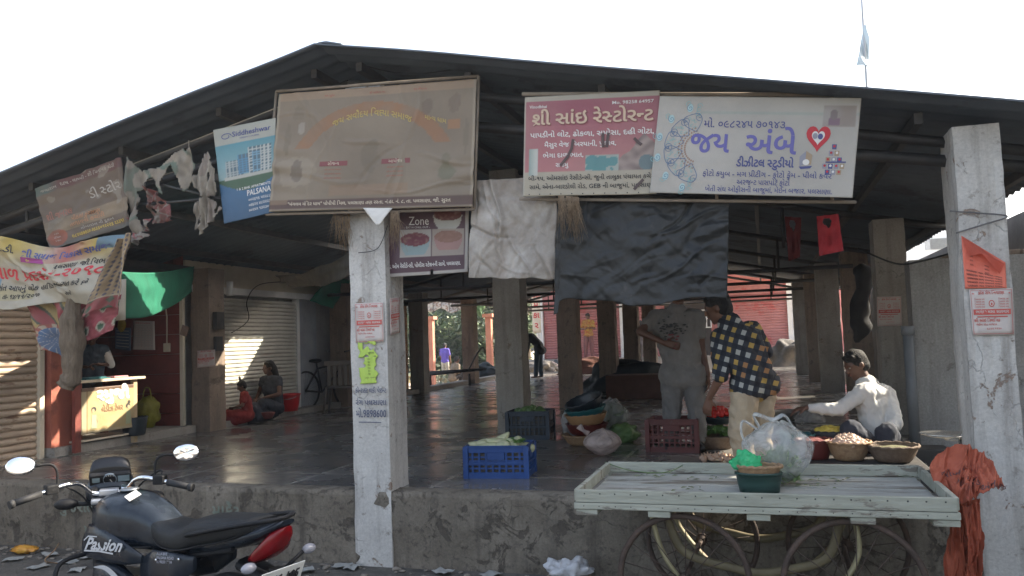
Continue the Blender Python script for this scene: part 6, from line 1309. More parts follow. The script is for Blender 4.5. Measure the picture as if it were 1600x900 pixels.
heap('leafy', 'leafy_bunch', 'leafy green bunch in the basket under the tomatoes', 'vegetable', 'greens below the tomatoes', (c[0], c[1], PL + .13), .16, .13, 12, .05, seed=4)
c2 = (c[0] + .03, c[1] + .10, PL + .22); basket('steel_bowl', 'bowl heaped with red tomatoes left of the man in plaid', 'bowl', c2, .16, .07, M_DTUB, .6, woven=False); heap('tomato', 'tomato', 'red tomato in the bowl left of the man in plaid', 'vegetable', 'tomatoes heaped in a bowl', (c2[0], c2[1], c2[2] + .07), .15, .13, 42, .085, seed=9)
c = at(1122, 722); heap('onion', 'onion', 'white onion on the floor in front of the tomato basket', 'vegetable', 'onions on the floor', (c[0], c[1], PL + .02), .17, .07, 24, .03, seed=10)
mound('plastic_heap', 'crumpled clear plastic on the floor left of the boy', 'plastic', at(1265, 660), (.16, .12, .16), BAGX, 4)
# wooden kerb pieces on the right
bm = BM()
for i in range(7): bx(bm, -.16, .16, -.42, .42, 0, .05 + .02 * (i % 2), 0, .01, Matrix.Translation((1.62 + .06 * N(i), 8.2 + i * 1.15, PL - .04)) @ Matrix.Rotation(.2 * N(i * 3), 4, 'Z'))
tag(obj('edging_slabs', bm, M_CONC), 'row of loose stone slabs along the right edge of the floor', 'slabs')
bm = BM(); pl_ = at(1462, 712, PL)
for i in range(40): x = rnd.gauss(0, .16); y = rnd.gauss(0, .3); r = rnd.uniform(.02, .06); bx(bm, -r, r, -r * .8, r * .8, 0, r, 0, .004, Matrix.Translation((pl_[0] + x, pl_[1] + y, PL - .03)) @ Matrix.Rotation(rnd.uniform(0, 6), 4, 'Z') @ Matrix.Rotation(rnd.uniform(-.4, .4), 4, 'X'))
tag(obj('rubble', bm, M_CONC), 'broken concrete rubble at the foot of the cement wall', 'rubble', kind='stuff')
# hanging dark bundle by the right pillars
bm = BM(); pts = [onY(1345, 412, 9.9), onY(1346, 440, 9.9), onY(1344, 490, 9.9), onY(1346, 535, 9.9)]
rg = tube(bm, catmull(pts, 8), [.02, .04, .07, .09, .10, .11, .105, .10, .09, .085, .08, .085, .09, .10, .105, .10, .095, .09, .10, .11, .10, .085, .07, .05, .03], 24)
for r_ in rg:
    for v_ in r_: v_.co += Vector((1, .5, 0)) * .09 * N(v_.co.x * 7, v_.co.y * 7, v_.co.z * 5)
tag(obj('hanging_bundle', bm, MATS['black_cloth']), 'long dark bundle of clothes hanging between two pillars on the right', 'bundle')
# weighing scale by the right pillar
M_ALU = mat('aluminium', (.62, .62, .60), (.70, .70, .68), 6, .25, metal=.9)
ws = thing('weighing_scale', 'bench scale with shiny pans standing by the front right pillar', 'scale', tuple(onY(1490, 735, 5.95)), R(-10)); zz = ws.location.z
def sp(name, f, m=M_ALU): bm = BM(); f(bm); return obj(name, bm, m, ws)
sp('base', lambda b: bx(b, -.10, .16, -.08, .08, PL - zz, PL - zz + .05, 0, .01), M_STEEL); hz = onY(1475, 686, 5.95).z - zz
sp('column', lambda b: tube(b, [(.06, 0, PL - zz), (.06, 0, hz)], .022, 10)); sp('pan', lambda b: lathe(b, [(.001, 0), (.06, .002), (.12, .014), (.155, .03), (.15, .03), (.115, .018), (.001, .006)], 28, M=Matrix.Translation((-.04, -.02, hz + .01))))
sp('pan', lambda b: lathe(b, [(.001, 0), (.06, .002), (.09, .018), (.105, .035), (.1, .035), (.08, .022), (.001, .008)], 28, M=Matrix.Translation((.10, -.06, hz - .05)) @ Matrix.Diagonal((.7, .7, .6, 1))))
sp('arm', lambda b: tube(b, [(-.04, 0, hz), (.1, 0, hz)], .010, 8)); sp('weight', lambda b: lathe(b, [(.001, 0), (.026, 0), (.028, .05), (.02, .075), (.001, .08)], 16, M=Matrix.Translation((.085, -.03, hz - .02))), M_WHITE)
c = at(1410, 733); basket('steel_plate', 'shiny round steel plate on the floor edge behind the cart', 'plate', (c[0], c[1], PL + .01), .17, .03, M_ALU, .75, woven=False)
bm = BM(); bx(bm, -.2, .2, -.15, .15, 0, .12, bev=.01); o = obj('wooden_box', bm, M_STEEL); o.location = at(1440, 722); o.location.z = PL + .0; tag(o, 'low dark box between the plate and the weighing scale', 'box')
# ================================================================ things on the left ledge
# tailor counter
def y_of(px, X): return onX(px, 600, X).y
XC = -7.40; y0, y1 = y_of(119, XC), y_of(212, XC); tc = thing('tailor_counter', "tailor's yellow counter with painted sign facing the hall, sunlit", 'counter', (XC, y0, PL)); zt = 1.36 - PL
W = y1 - y0
def cp(name, f, m, lab=None):
    bm = BM(); f(bm); o = obj(name, bm, m, tc)
    if lab: o['label'] = lab
    return o
cp('counter_top', lambda b: bx(b, -.50, .06, -.05, W + .10, zt, zt + .03, 0, .004), mat('pale_plank', (.50, .42, .30), (.60, .51, .38), 5, .7)); cp('leg', lambda b: bx(b, -.03, .02, -.03, .05, .02, zt), M_REDW); cp('leg', lambda b: bx(b, -.03, .015, W - .05, W + .01, .02, zt), mat('pale_wood', (.42, .30, .17), (.50, .37, .22), 6, .7)); cp('leg', lambda b: bx(b, -.46, -.42, 0, .05, .02, zt), M_REDW); cp('leg', lambda b: bx(b, -.46, -.42, W - .05, W, .02, zt), M_REDW)
cp('shelf', lambda b: bx(b, -.45, -.02, .02, W - .02, .12, .14), M_CREAM)
A_ = Vector((.024, .05, zt - .06)); B_ = Vector((.024, W - .06, zt - .06)); dz = Vector((0, 0, -.52))
s = Sheet([A_, B_, B_ + dz, A_ + dz], 60, 44, th=.012); s.n = Vector((1, 0, 0))
def pt(u, v):
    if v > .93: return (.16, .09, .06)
    c = lerp3((.52, .40, .20), (.60, .48, .26), .5 + N(u * 4, v * 4))
    if u < .09 or v < .06: c = (.55, .46, .30)
    if abs(u - .10) < .010: c = (.30, .17, .07)
    if .33 < u < .90 and v > .66: c = lerp3(c, (.44, .47, .44), .35)
    return c
s.base(pt); s.text('રમુજી', .28, .70, .13, 3, 'l', .055, fit=.62); s.text('રમુજી', .28, .70, .13, 1, 'l', .02, fit=.62, off=.006); s.text('લેડીઝ ટેલર', .36, .44, .065, 2, 'l', .018, fit=.42)
for cu, sg in ((.22, 1), (.88, -1)):
    s.ell(cu, .52, .045, .055, 4, .003); s.ell(cu - .012 * sg, .49, .026, .045, 5, .004); s.poly([(cu - .05, .10), (cu + .06, .10), (cu + .045, .40), (cu - .035, .40)], 6, .003); s.line([(cu + .05, .38), (cu + .07, .25), (cu + .055, .12)], .012, 5, .004)
    if sg < 0: s.ell(cu + .02, .60, .028, .04, 4, .003)
s.build('sign_panel', [PMC, flatc('sky_letter', (.50, .58, .66)), flatc('brown_letter', (.20, .11, .06)), flatc('pale_outline', (.66, .66, .58)), flatc('sketch_black', (.05, .045, .04)), flatc('sketch_skin', (.40, .30, .18)), flatc('sketch_sage', (.34, .38, .24))], parent=tc)
def place(name, label, cat, loc, f, m, smooth=False, rz=0):
    bm = BM(); f(bm); o = obj(name, bm, m, None, smooth); o.location = loc; o.rotation_euler = (0, 0, rz); return tag(o, label, cat)
place('folded_cloth', "teal cloth folded on top of the tailor's counter", 'cloth', (XC - .12, y0 + .30, PL + zt + .032), lambda b: (bx(b, -.14, .12, -.16, .2, 0, .012, 0, .004), bx(b, -.1, .1, -.1, .16, .013, .024, 0, .004)), M_TEAL)
place('folded_cloth', "pinkish cloth at the right end of the tailor's counter", 'cloth', (XC - .12, y0 + .68, PL + zt + .032), lambda b: bx(b, -.1, .1, -.1, .12, 0, .02, 0, .006), PK_)
z_l = PL + .10
c = onZ(210, 680, z_l); basket('dark_bucket', 'dark bucket right of the yellow counter', 'bucket', (c.x, c.y, z_l), .15, .22, M_DTUB, .8, woven=False)
c = onZ(231, 668, z_l)
def ybag(b):
    ball(b, (0, 0, .2), 1, (.17, .12, .22), 4, jit=.2)
    for v in b.verts: v.co.z = max(0, v.co.z)
    tube(b, catmull([(-.08, 0, .38), (-.05, 0, .52), (.03, 0, .52), (.06, 0, .38)], 5), .008, 6)
place('shopping_bag', "olive yellow shopping bag in the tailor's stall", 'bag', (c.x, c.y, z_l), ybag, mat('olive_bag', (.24, .22, .03), (.32, .29, .05), 9, .6, .3))
place('white_can', 'white can between the counter and the yellow bag', 'can', (c.x - .12, c.y - .25, z_l), lambda b: lathe(b, [(.001, 0), (.07, 0), (.07, .22), (.03, .26), (.03, .30), (.001, .30)], 16), M_WHITE)
# papers, chart and switch on the red side wall
Yw = 9.105
s = Sheet(cornersY([(209, 501), (241, 502), (242, 547), (207, 546)], Yw), 10, 14, disp=wrk(.004, 3, 3), th=.006); s.base(None)
s.text('કેલેન્ડર બજાર', .1, .90, .02, 1, 'l', .01, fit=.7, off=.003)
for k in range(9):
    s.line([(.06, .84 - k * .085), (.94, .84 - k * .085)], .002, 2, .003)
    for i in range(6): s.text(str((k * 6 + i) % 31 + 1), .08 + i * .15, .78 - k * .085, .012, 1 if i % 3 else 2, 'l', off=.003)
s.build('wall_calendar', [PAP, NR, GY_], 'pinkish paper calendar pinned to the dark red side wall', 'calendar')
s = Sheet(cornersY([(180, 512), (204, 512), (204, 548), (180, 545)], Yw + .0), 6, 8, th=.006); s.base(None)
for k in range(6): s.line([(.1, .85 - k * .14), (.9, .85 - k * .14)], .006, 1, .003)
s.build('wall_poster', [flatc('poster_blue', (.10, .13, .20)), W_], 'dark blue poster left of the calendar', 'poster')
p = onY(190, 508, Yw - .03); place('yellow_pouch', 'small yellow pouch hanging over the blue poster', 'pouch', p, lambda b: ball(b, (0, 0, 0), .07, (1, .4, 1.4), 3, jit=.2), mat('ochre_pouch', (.38, .24, .02), (.45, .3, .04), 9, .7))
p = onY(262, 543, Yw); sw_ = place('switch_box', 'small cream electric switch box on the red side wall', 'switch', p, lambda b: bx(b, -.05, .05, -.03, 0, -.06, .06, 0, .006), M_CREAM)
bm = BM(); tube(bm, [(0, -.015, .06), (0, -.012, .42), (-.03, -.012, .62)], .010, 6); obj('conduit', bm, M_CREAM, sw_)
p = onY(289, 517, Yw); place('small_packet', 'small clear packet stuck on the red side wall', 'packet', p, lambda b: bx(b, -.06, .06, -.012, 0, -.07, .07, 0, .005, Matrix.Rotation(.35, 4, 'Y')), mat('brown_packet', (.20, .13, .10), (.3, .22, .18), 14, .4))
# meter boxes on the pillar
p = onY(350, 500, 9.30); place('meter_box', 'dark electric meter box on the brown pillar left of the pale shutter', 'meter', (XL + .185, 9.42, p.z), lambda b: (bx(b, 0, .07, -.08, .08, -.12, .12, 0, .006), bx(b, 0, .05, -.07, .07, -.42, -.22, 0, .006)), M_STEEL)
# red bucket
c = onZ(451, 642, PL + .09); rb = thing('red_bucket', 'bright red plastic bucket beside the girl', 'bucket', (c.x + .02, c.y, PL + .09))
bm = BM(); lathe(bm, [(.001, 0), (.13, 0), (.15, .10), (.172, .255), (.18, .258), (.18, .275), (.165, .275), (.145, .12), (.125, .015), (.001, .015)], 32); obj('pail', bm, mat('red_plastic', (.52, .02, .02), (.58, .03, .03), 6, .3), rb)
bm = BM(); tube(bm, catmull([(-.175, 0, .26), (-.1, -.15, .20), (.1, -.15, .20), (.175, 0, .26)], 6), .004, 6); obj('handle', bm, M_ALU, rb)
place('red_bowl', 'little dark red bowl on the ledge in front of the child', 'bowl', tuple(onZ(419, 654, PL + .09)), lambda b: lathe(b, [(.001, 0), (.06, 0), (.10, .09), (.095, .09), (.055, .012), (.001, .012)], 20), M_RDP)
# plastic chair
c = Vector((px_x(534, 600, 12.2), 12.1, 0)); ch = thing('plastic_chair', 'worn grey brown plastic armchair beside the leaning bicycle', 'chair', (c.x, c.y + .1, PL), R(200)); M_CH = mat('chair_plastic', (.09, .075, .065), (.13, .11, .095), 6, .5)
def cpt(name, f): bm = BM(); f(bm); obj(name, bm, M_CH, ch)
cpt('seat', lambda b: bx(b, -.24, .24, -.22, .22, .40, .43, 0, .01)); cpt('backrest', lambda b: [bx(b, -.22 + i * .09, -.16 + i * .09, .20, .225, .44, .80, 0, .004) for i in range(5)] + [bx(b, -.25, .25, .195, .235, .78, .86, 0, .01)])
for sx in (-1, 1):
    for sy in (-1, 1): cpt('leg', lambda b: tube(b, [(sx * .22, sy * .20, .42), (sx * .27, sy * .25, 0)], [.026, .018], 6))
    cpt('armrest', lambda b: tube(b, catmull([(sx * .27, -.20, .40), (sx * .28, -.22, .62), (sx * .28, 0, .66), (sx * .25, .22, .66)], 5), .022, 6, flat=.6))
# bicycle
c = FP(515, 622); bc = thing('bicycle', 'old dark bicycle leaning by the brown pillar left of the whitewashed one', 'bicycle', (px_x(517, 600, 12.9), 12.75, PL), R(78)); M_CHR = mat('chrome', (.6, .6, .6), (.66, .66, .66), 5, .15, metal=1)
def wheel(par, x, r=.33):
    bm = BM(); tube(bm, [(x + math.cos(a) * r, 0, r + .02 + math.sin(a) * r) for a in [i * math.pi / 16 for i in range(32)]], .018, 6, closed=True); w = obj('wheel', bm, M_BLACK, par)
    bm = BM(); [tube(bm, [(x, 0, r + .02), (x + math.cos(a) * r, 0, r + .02 + math.sin(a) * r)], .0018, 3) for a in [i * math.pi / 12 for i in range(24)]]; obj('spokes', bm, M_CHR, w)
wheel(bc, -.52); wheel(bc, .52)
bm = BM(); [tube(bm, q, .016, 8) for q in ([(-.52, 0, .35), (-.12, 0, .30)], [(-.12, 0, .30), (-.25, 0, .82)], [(-.22, 0, .72), (.36, 0, .80)], [(-.12, 0, .30), (.36, 0, .70)], [(.35, 0, .86), (.52, 0, .35)], [(-.52, 0, .35), (-.22, 0, .72)])]; obj('bicycle_frame', bm, M_INK, bc)
bm = BM(); tube(bm, catmull([(.18, -.28, 1.0), (.34, -.25, 1.02), (.34, 0, .98), (.34, .25, 1.02), (.18, .28, 1.0)], 6), .013, 8); tube(bm, [(.35, 0, .86), (.34, 0, .98)], .014, 8); obj('handlebar', bm, M_CHR, bc)
bm = BM(); ball(bm, (-.27, 0, .86), 1, (.14, .08, .04), 3); obj('saddle', bm, M_BLACK, bc)
# litter on the road
def road(px, py): return tuple(onZ(px, py, .02))
bm = BM(); ball(bm, (0, 0, .05), .10, (1.5, 1.0, .6), 4)
for v in bm.verts: v.co *= 1 + .45 * N(v.co.x * 16, v.co.y * 16, v.co.z * 16) + .2 * N(v.co.x * 40, v.co.y * 40, v.co.z * 30)
o = obj('crumpled_bag', bm, bag_mat('white_bag_plastic', (.75, .76, .78), .9)); q = onZ(888, 900, .10); o.location = (q.x, q.y, .10); tag(o, 'crumpled white plastic bag on a stone below the raised floor', 'bag')
place('stone', 'dark block under the crumpled white bag', 'stone', (q.x, q.y, .0), lambda b: bx(b, -.14, .14, -.09, .10, 0, .11, 0, .02), M_CONCB)
o = place('orange_wrapper', 'orange snack wrapper lying by the retaining wall', 'wrapper', tuple(onZ(38, 862, .03)), lambda b: ball(b, (0, 0, .02), .09, (1.3, .7, .35), 3, jit=.5), mat('wrapper_orange', (.55, .22, .03), (.62, .34, .06), 14, .4))
for i, (x, y) in enumerate(((105, 880), (60, 888), (78, 868), (140, 872), (120, 893), (560, 872), (600, 860), (700, 890), (800, 870), (480, 893), (20, 876))):
    bm = BM(); g = bmesh.ops.create_grid(bm, x_segments=6, y_segments=5, size=.05)
    for v in bm.verts: v.co.x *= 1.4 + .3 * N(i); v.co.z = .018 * N(v.co.x * 20, v.co.y * 20, i) + .018
    bmesh.ops.solidify(bm, geom=bm.faces[:], thickness=.002); o = obj('paper_scrap', bm, mat('litter_grey', (.24, .25, .24), (.34, .34, .32), 9, .7)); q = onZ(x, y, .02); o.location = (q.x, min(q.y, YF - .1), .02); o.rotation_euler = (0, 0, i * 1.3); tag(o, 'flat grey scrap of litter on the ground along the retaining wall', 'litter', 'scraps of litter along the wall')
bm = BM(); p = onZ(70, 880, .05); tube(bm, catmull([onZ(90, 880, .03), onZ(70, 876, .10), onZ(85, 860, .12), onZ(92, 848, .05)], 6), .005, 5); tag(obj('dry_twig', bm, M_CANE), 'thin bent dry twig among the litter at the left', 'twig')
# ================================================================ the vendor's cart
ZT = .83; cx0 = onZ(911, 769, ZT); cx1 = onZ(1511, 775, ZT); cb0 = onZ(932, 718, ZT); cb1 = onZ(1391, 720, ZT)
XA, XB = (cx0.x + cb0.x) / 2 + .02, (cx1.x + cb1.x) / 2 + .04; YA_, YB2 = (cx0.y + cx1.y) / 2, min(5.46, (cb0.y + cb1.y) / 2)
ct = thing('vendor_cart', 'pale green wooden four wheeled vendor cart, nearly empty, in front of the market', 'cart', ((XA + XB) / 2, (YA_ + YB2) / 2, 0)); HX, HY = (XB - XA) / 2, (YB2 - YA_) / 2
M_GW = mat('worn_green_paint', (.26, .265, .21), (.37, .37, .305), 5, .75, .5, c3=(.17, .15, .12), s3=3.5, t3=.56, w3=.03, stretch=(.35, 1.6, 1.6), bscale=22); M_GWD = mat('worn_pale_planks', (.28, .28, .25), (.40, .40, .36), 4, .75, .6, c3=(.17, .15, .12), s3=3, t3=.56, w3=.04, stretch=(.3, 2.4, 1), bscale=18)
def kp(name, f, m=M_GW): bm = BM(); f(bm); return obj(name, bm, m, ct)
def wob(b, a=.004):
    for v in b.verts: v.co += Vector((0, 1, 1)) * a * N(v.co.x * 3, v.co.y * 5, v.co.z * 7)
np_ = 7
for i in range(np_):
    y0_ = -HY + .03 + i * (2 * HY - .06) / np_; y1_ = y0_ + (2 * HY - .06) / np_ - .007
    kp('plank', lambda b: (bx(b, -HX + .03, HX - .03, y0_, y1_, ZT - .090 + .002 * (i % 3), ZT - .072 + .002 * (i % 3), 0, .002), wob(b, .002)), M_GWD)
def longb(b, y, z0, z1, t=.028):
    n = 24
    for k in range(n): pass
    vs = bx(b, -HX, HX, y - t / 2, y + t / 2, z0, z1, 0, .004); bmesh.ops.bisect_plane
kp('side_board', lambda b: longb(b, -HY + .014, ZT - .068, ZT)); kp('side_board', lambda b: longb(b, HY - .014, ZT - .068, ZT)); kp('side_board', lambda b: bx(b, -HX - .014, -HX + .014, -HY + .029, HY - .029, ZT - .066, ZT - .003, 0, .004)); kp('side_board', lambda b: bx(b, HX - .014, HX + .014, -HY + .029, HY - .029, ZT - .066, ZT - .003, 0, .004))
kp('rail', lambda b: bx(b, -HX - .01, HX + .012, -HY - .002, -HY + .04, ZT - .106, ZT - .071, 0, .005)); kp('rail', lambda b: bx(b, -HX, HX, HY - .04, HY, ZT - .106, ZT - .071, 0, .005))
for x in (-HX + .06, -HX * .52, 0.02, HX * .55, HX - .05): kp('cross_beam', lambda b: bx(b, x - .06, x + .06, -HY + .008, HY - .006, ZT - .142, ZT - .109, 0, .005))
# nail heads along the cart boards
def nails(b):
    for i in range(22):
        x = -HX + .05 + i * (2 * HX - .1) / 21
        for z in (ZT - .02, ZT - .088): lathe(b, [(.001, 0), (.0045, 0), (.003, .003), (.001, .003)], 8, M=Matrix.Translation((x + .01 * N(i * 3, z * 9), -HY - (.0 if z > ZT - .1 else .002), z + .008 * N(i * 5))) @ Matrix.Rotation(R(90), 4, 'X'))
kp('nail', nails, M_STEEL)['kind'] = 'stuff'
# bowed iron legs carry the axles
M_YI = mat('yellow_iron', (.22, .19, .10), (.30, .26, .15), 8, .6, .3, c3=(.16, .09, .05), s3=5, t3=.56); M_RI = mat('rusty_iron', (.045, .032, .025), (.085, .055, .04), 12, .8, .4); RW = .345
for y in (-HY + .12, HY - .14):
    for pts in ([(-HX + .40, y, ZT - .14), (-HX + .44, y, .52), (-HX + .50, y, .40), (-HX + .62, y, .26), (-HX + .72, y, .20)], [(HX - .46, y, ZT - .14), (HX - .45, y, .52), (HX - .52, y, .38), (HX - .62, y, .27), (HX - .74, y, .20)]):
        kp('leg', lambda b: tube(b, catmull(pts, 8), .026, 8, flat=.55), M_YI)
    kp('spring', lambda b: tube(b, catmull([(-HX + .46, y + .10, ZT - .14), (-HX + .56, y + .10, .46), (-HX + .82, y + .10, .38), (0, y + .10, .36), (HX - .82, y + .10, .38), (HX - .60, y + .10, .46), (HX - .52, y + .10, ZT - .14)], 8), .016, 8, flat=1.6), mat('dull_yellow_iron', (.10, .08, .045), (.16, .13, .07), 8, .7))
def cwheel(x, y):
    wr = bpy.data.objects.new('wheel', None)
    bm = BM(); tube(bm, [(x + math.cos(a) * RW, y, RW + math.sin(a) * RW) for a in [i * math.pi / 24 for i in range(48)]], .017, 8, closed=True); o = obj('wheel', bm, M_RI, ct)
    bm = BM()
    for i in range(18):
        a = i * math.pi / 9 + .1; q = a + (.35 if i % 2 else -.35); yy = .02 if i % 2 else -.02
        tube(bm, [(x + math.cos(q) * .03, y + yy, RW + math.sin(q) * .03), (x + math.cos(a) * (RW - .01), y, RW + math.sin(a) * (RW - .01))], .0028, 4)
    obj('spokes', bm, M_RI, o); bm = BM(); lathe(bm, [(.001, -.05), (.022, -.05), (.022, -.03), (.035, -.028), (.035, .028), (.022, .03), (.022, .05), (.001, .05)], 14, M=Matrix.Translation((x, y, RW)) @ Matrix.Rotation(R(90), 4, 'X')); obj('hub', bm, M_RI, o)
    bpy.data.objects.remove(wr)
wx1 = onY(1067, 900, ct.location.y - HY + .02).x - ct.location.x; wx2 = onY(1335, 900, ct.location.y - HY + .02).x - ct.location.x
for x, y in ((wx1, -HY + .06), (wx2, -HY + .06), (wx1 + .03, HY - .06), (wx2 + .05, HY - .06)): cwheel(x, y)
for x in (wx1, wx2): kp('axle', lambda b: tube(b, [(x, -HY + .02, RW), (x + .03, HY - .02, RW)], .014, 8), M_RI)
# load on the cart
zc = ZT - .066
def onC(px, py, z=zc): p = onZ(px, py, z); return (p.x, p.y, z)
c = onC(1218, 757); bgc = bag('vegetable_bag', 'big clear plastic bag of greens with knotted handles standing on the cart', c, .198, .38, BAGW, 0, 2, 5, handles=True, sq=(1, .8))
bm = BM(); r_ = random.Random(5)
for i in range(900):
    a = r_.uniform(0, 6.28); q = r_.uniform(0, .115); p = Vector((math.cos(a) * q, math.sin(a) * q * .75, r_.uniform(.015, .20) * (1 - q * 2.2) + .015)); d = Vector((r_.gauss(0, 1), r_.gauss(0, .6), r_.gauss(0, .5))).normalized() * .045; s_ = d.cross(Vector((0, 0, 1))).normalized() * .012
    bm.faces.new([bm.verts.new(v) for v in (p - d, p + s_, p + d, p - s_)])
o = obj('greens', bm, mat('packed_greens', (.16, .26, .09), (.26, .36, .16), 20, .6)); o.location = c; tag(o, 'pale green leafy stalks packed inside the big clear bag', 'vegetable', kind='stuff')
c = onC(1187, 768); tb = thing('oval_tub', 'dark green oval tub under a small cane basket on the cart', 'tub', c)
bm = BM(); lathe(bm, [(.001, 0), (.11, 0), (.12, .05), (.128, .10), (.134, .10), (.134, .112), (.118, .112), (.108, .02), (.001, .02)], 36, M=Matrix.Diagonal((1, .62, 1, 1))); obj('bowl', bm, mat('dark_green_plastic', (.012, .04, .032), (.02, .055, .045), 6, .4), tb)
bk2 = basket('cane_basket', 'small oval cane basket with green plastic set in the dark green tub', 'basket', (c[0], c[1], zc + .10), .128, .045, M_CANE, .8); bk2.scale = (1, .62, 1)
bm = BM(); ball(bm, (-.03, 0, .03), 1, (.07, .045, .06), 4)
for v in bm.verts: v.co *= 1 + .6 * abs(N(v.co.x * 30, v.co.y * 30, v.co.z * 30)); v.co.z = max(.0, v.co.z)
o = obj('green_plastic', bm, BAGG); o.location = (c[0] - .03, c[1], zc + .125); tag(o, 'bright green crumpled plastic in the small cane basket', 'plastic')
for x in (.03, .07): o = link('leafy_bunch', VG['leafy']); o.location = (c[0] + x, c[1], zc + .125); o.scale = (.5,) * 3; tag(o, 'small leafy sprig beside the bright green plastic', 'leaves', 'sprigs in the cane basket')
bm = BM(); r_ = random.Random(11)
for i in range(60):
    cx_, cy_ = ((1020, 741), (1100, 746), (1300, 748), (1405, 742), (1270, 757), (1080, 764))[i % 6]; p = Vector(onC(cx_ + r_.gauss(0, 14), cy_ + r_.gauss(0, 3), zc + .006)); a = r_.uniform(0, 3.1); d = Vector((math.cos(a), math.sin(a), 0)) * r_.uniform(.012, .035); s_ = Vector((-d.y, d.x, 0)) * .25
    bm.faces.new([bm.verts.new(v) for v in (p - d, p + s_ + Vector((0, 0, .006)), p + d, p - s_)])
tag(obj('leaf_scraps', bm, mat('wilted_leaf', (.10, .12, .06), (.16, .18, .09), 20, .8)), 'wilted leaf scraps strewn over the cart planks', 'leaves', kind='stuff')
bm = BM(); tube(bm, catmull([onC(945, 722, ZT - .01), onC(985, 735, zc + .05), onC(1040, 738, zc + .04), onC(1075, 722, ZT - .012)], 7), .003, 5); tag(obj('drooping_string', bm, M_GRN), 'thin green string drooping inside the back board of the cart', 'string')
# orange sacks hung at the right end
M_OS = mat('orange_sack', (.33, .08, .04), (.42, .11, .06), 7, .85, .6, c3=(.24, .065, .04), s3=2.5, t3=.6)
sk_ = thing('orange_sack', 'orange woven sacks draped over the right end of the cart, faded print', 'sack', tuple(onY(1500, 740, 4.95)))
def sheetpart(name, corners, nx, ny, disp, edge, m, texts=()):
    s = Sheet(corners, nx, ny, disp=disp, edge=edge, th=.006); s.base(None)
    for a, k in texts: s.text(*a, **k)
    o = s.build(name, m); o.data.transform(Matrix.Translation(-Vector(sk_.location))); o.parent = sk_; return o
def sackpart(name, pts, Y, seed, texts=()):
    xs = [p[0] for p in pts]; ys = [p[1] for p in pts]; x0, x1, y0, y1 = min(xs), max(xs), min(ys), max(ys)
    def ins(u, v):
        x = x0 + (x1 - x0) * u; y = y1 + (y0 - y1) * v; c = False
        for i in range(len(pts)):
            ax, ay = pts[i][0], pts[i][1]; b0, b1 = pts[i - 1][0], pts[i - 1][1]
            if (ay > y) != (b1 > y) and x < (b0 - ax) * (y - ay) / (b1 - ay) + ax: c = not c
        return c
    s = Sheet(cornersY([(x0, y0), (x1, y0), (x1, y1), (x0, y1)], Y), 90, 90, disp=lambda u, v: .05 * N(u * 2.2, v * 2.2, seed) + .03 * abs(N(u * 5 + v * 3, v * 2, seed + 2)) + .012 * abs(N(u * 11 - v * 7, v * 7, seed)), th=.006); s.disp = plus(s.disp, creases(seed, 22, .035, (.015, .05), 1, 1.5))
    s.base(None, hole=lambda u, v: not ins(u, v))
    for a, k in texts: s.text(*a, **k)
    o = s.build(name, [M_OS, flatc('sack_print', (.12, .06, .06))]); o.data.transform(Matrix.Translation(-Vector(sk_.location))); o.parent = sk_
sackpart('draped_sack', catmull([(p[0], p[1], 0) for p in ((1466, 712), (1486, 700), (1506, 698), (1526, 712), (1536, 740), (1530, 768), (1512, 790), (1490, 778), (1464, 756), (1452, 736), (1466, 712))], 4), (5.1, 5.1, 4.75, 4.8), 2, [(('ચોખા', .22, .46, .040, 1), dict(bold=.01)), (('૫૦ કિ.', .5, .22, .035, 1), dict(bold=.01))])
sackpart('draped_sack', [(1512, 700), (1530, 704), (1546, 724), (1558, 744), (1569, 762), (1550, 770), (1530, 772), (1512, 786), (1506, 760), (1504, 730)], (5.0, 5.0, 4.72, 4.72), 7, [(('અનાજ', .42, .20, .035, 1), dict(bold=.01))])
sackpart('hanging_sack', [(1480, 774), (1510, 784), (1530, 778), (1528, 812), (1537, 850), (1534, 930), (1478, 930), (1474, 880), (1484, 830)], (4.85, 4.85, 4.9, 4.9), 12)
sackpart('hanging_sack', [(1500, 790), (1530, 786), (1534, 840), (1530, 930), (1506, 930), (1510, 850)], (4.80, 4.80, 4.83, 4.83), 17)
# ================================================================ motorcycle
gp = Vector((-3.12, 3.50, 0)); HDG = R(167); BS = 1.0
ST = Matrix.Translation((.36, 0, 0)) @ Matrix.Rotation(R(-37), 4, 'Z') @ Matrix.Diagonal((1, .86, 1, 1)) @ Matrix.Translation((-.36, 0, 0)); steer = False
mc = thing('motorcycle', 'black motorcycle with a silver swoosh, parked in front of the retaining wall at the left', 'motorcycle', gp, HDG); mc.scale = (BS,) * 3
M_PNT = mat('blue_black_paint', (.008, .011, .017), (.020, .026, .034), 7, .26, .0, c3=(.03, .03, .028), s3=9, t3=.69, w3=.12, spec=.4); M_PLS = mat('black_plastic', (.008, .008, .009), (.014, .014, .015), 30, .6, .2, spec=.25); M_SEAT = mat('black_vinyl', (.009, .010, .011), (.016, .017, .018), 60, .5, .3, spec=.3)
M_CHR2 = mat('bright_chrome', (.75, .75, .75), rough=.08, metal=1); M_RLENS = mat('red_lens', (.13, .003, .005), (.19, .005, .008), 12, .2, spec=.4); M_CLENS = mat('clear_lens', (.30, .30, .33), rough=.1, spec=.8, alpha=.8); M_ENG = mat('engine_grey', (.08, .08, .08), (.13, .13, .13), 20, .5, metal=.5)
M_SILV = mat('silver_decal', (.50, .52, .55), rough=.3, metal=.3); M_MIR = mat('mirror_glass', (.9, .9, .9), rough=.02, metal=1)
def bp_(name, f, m, parent=None, smooth=False):
    bm = BM(); f(bm)
    if steer: bmesh.ops.transform(bm, matrix=ST, verts=bm.verts)
    return obj(name, bm, m, parent or mc, smooth)
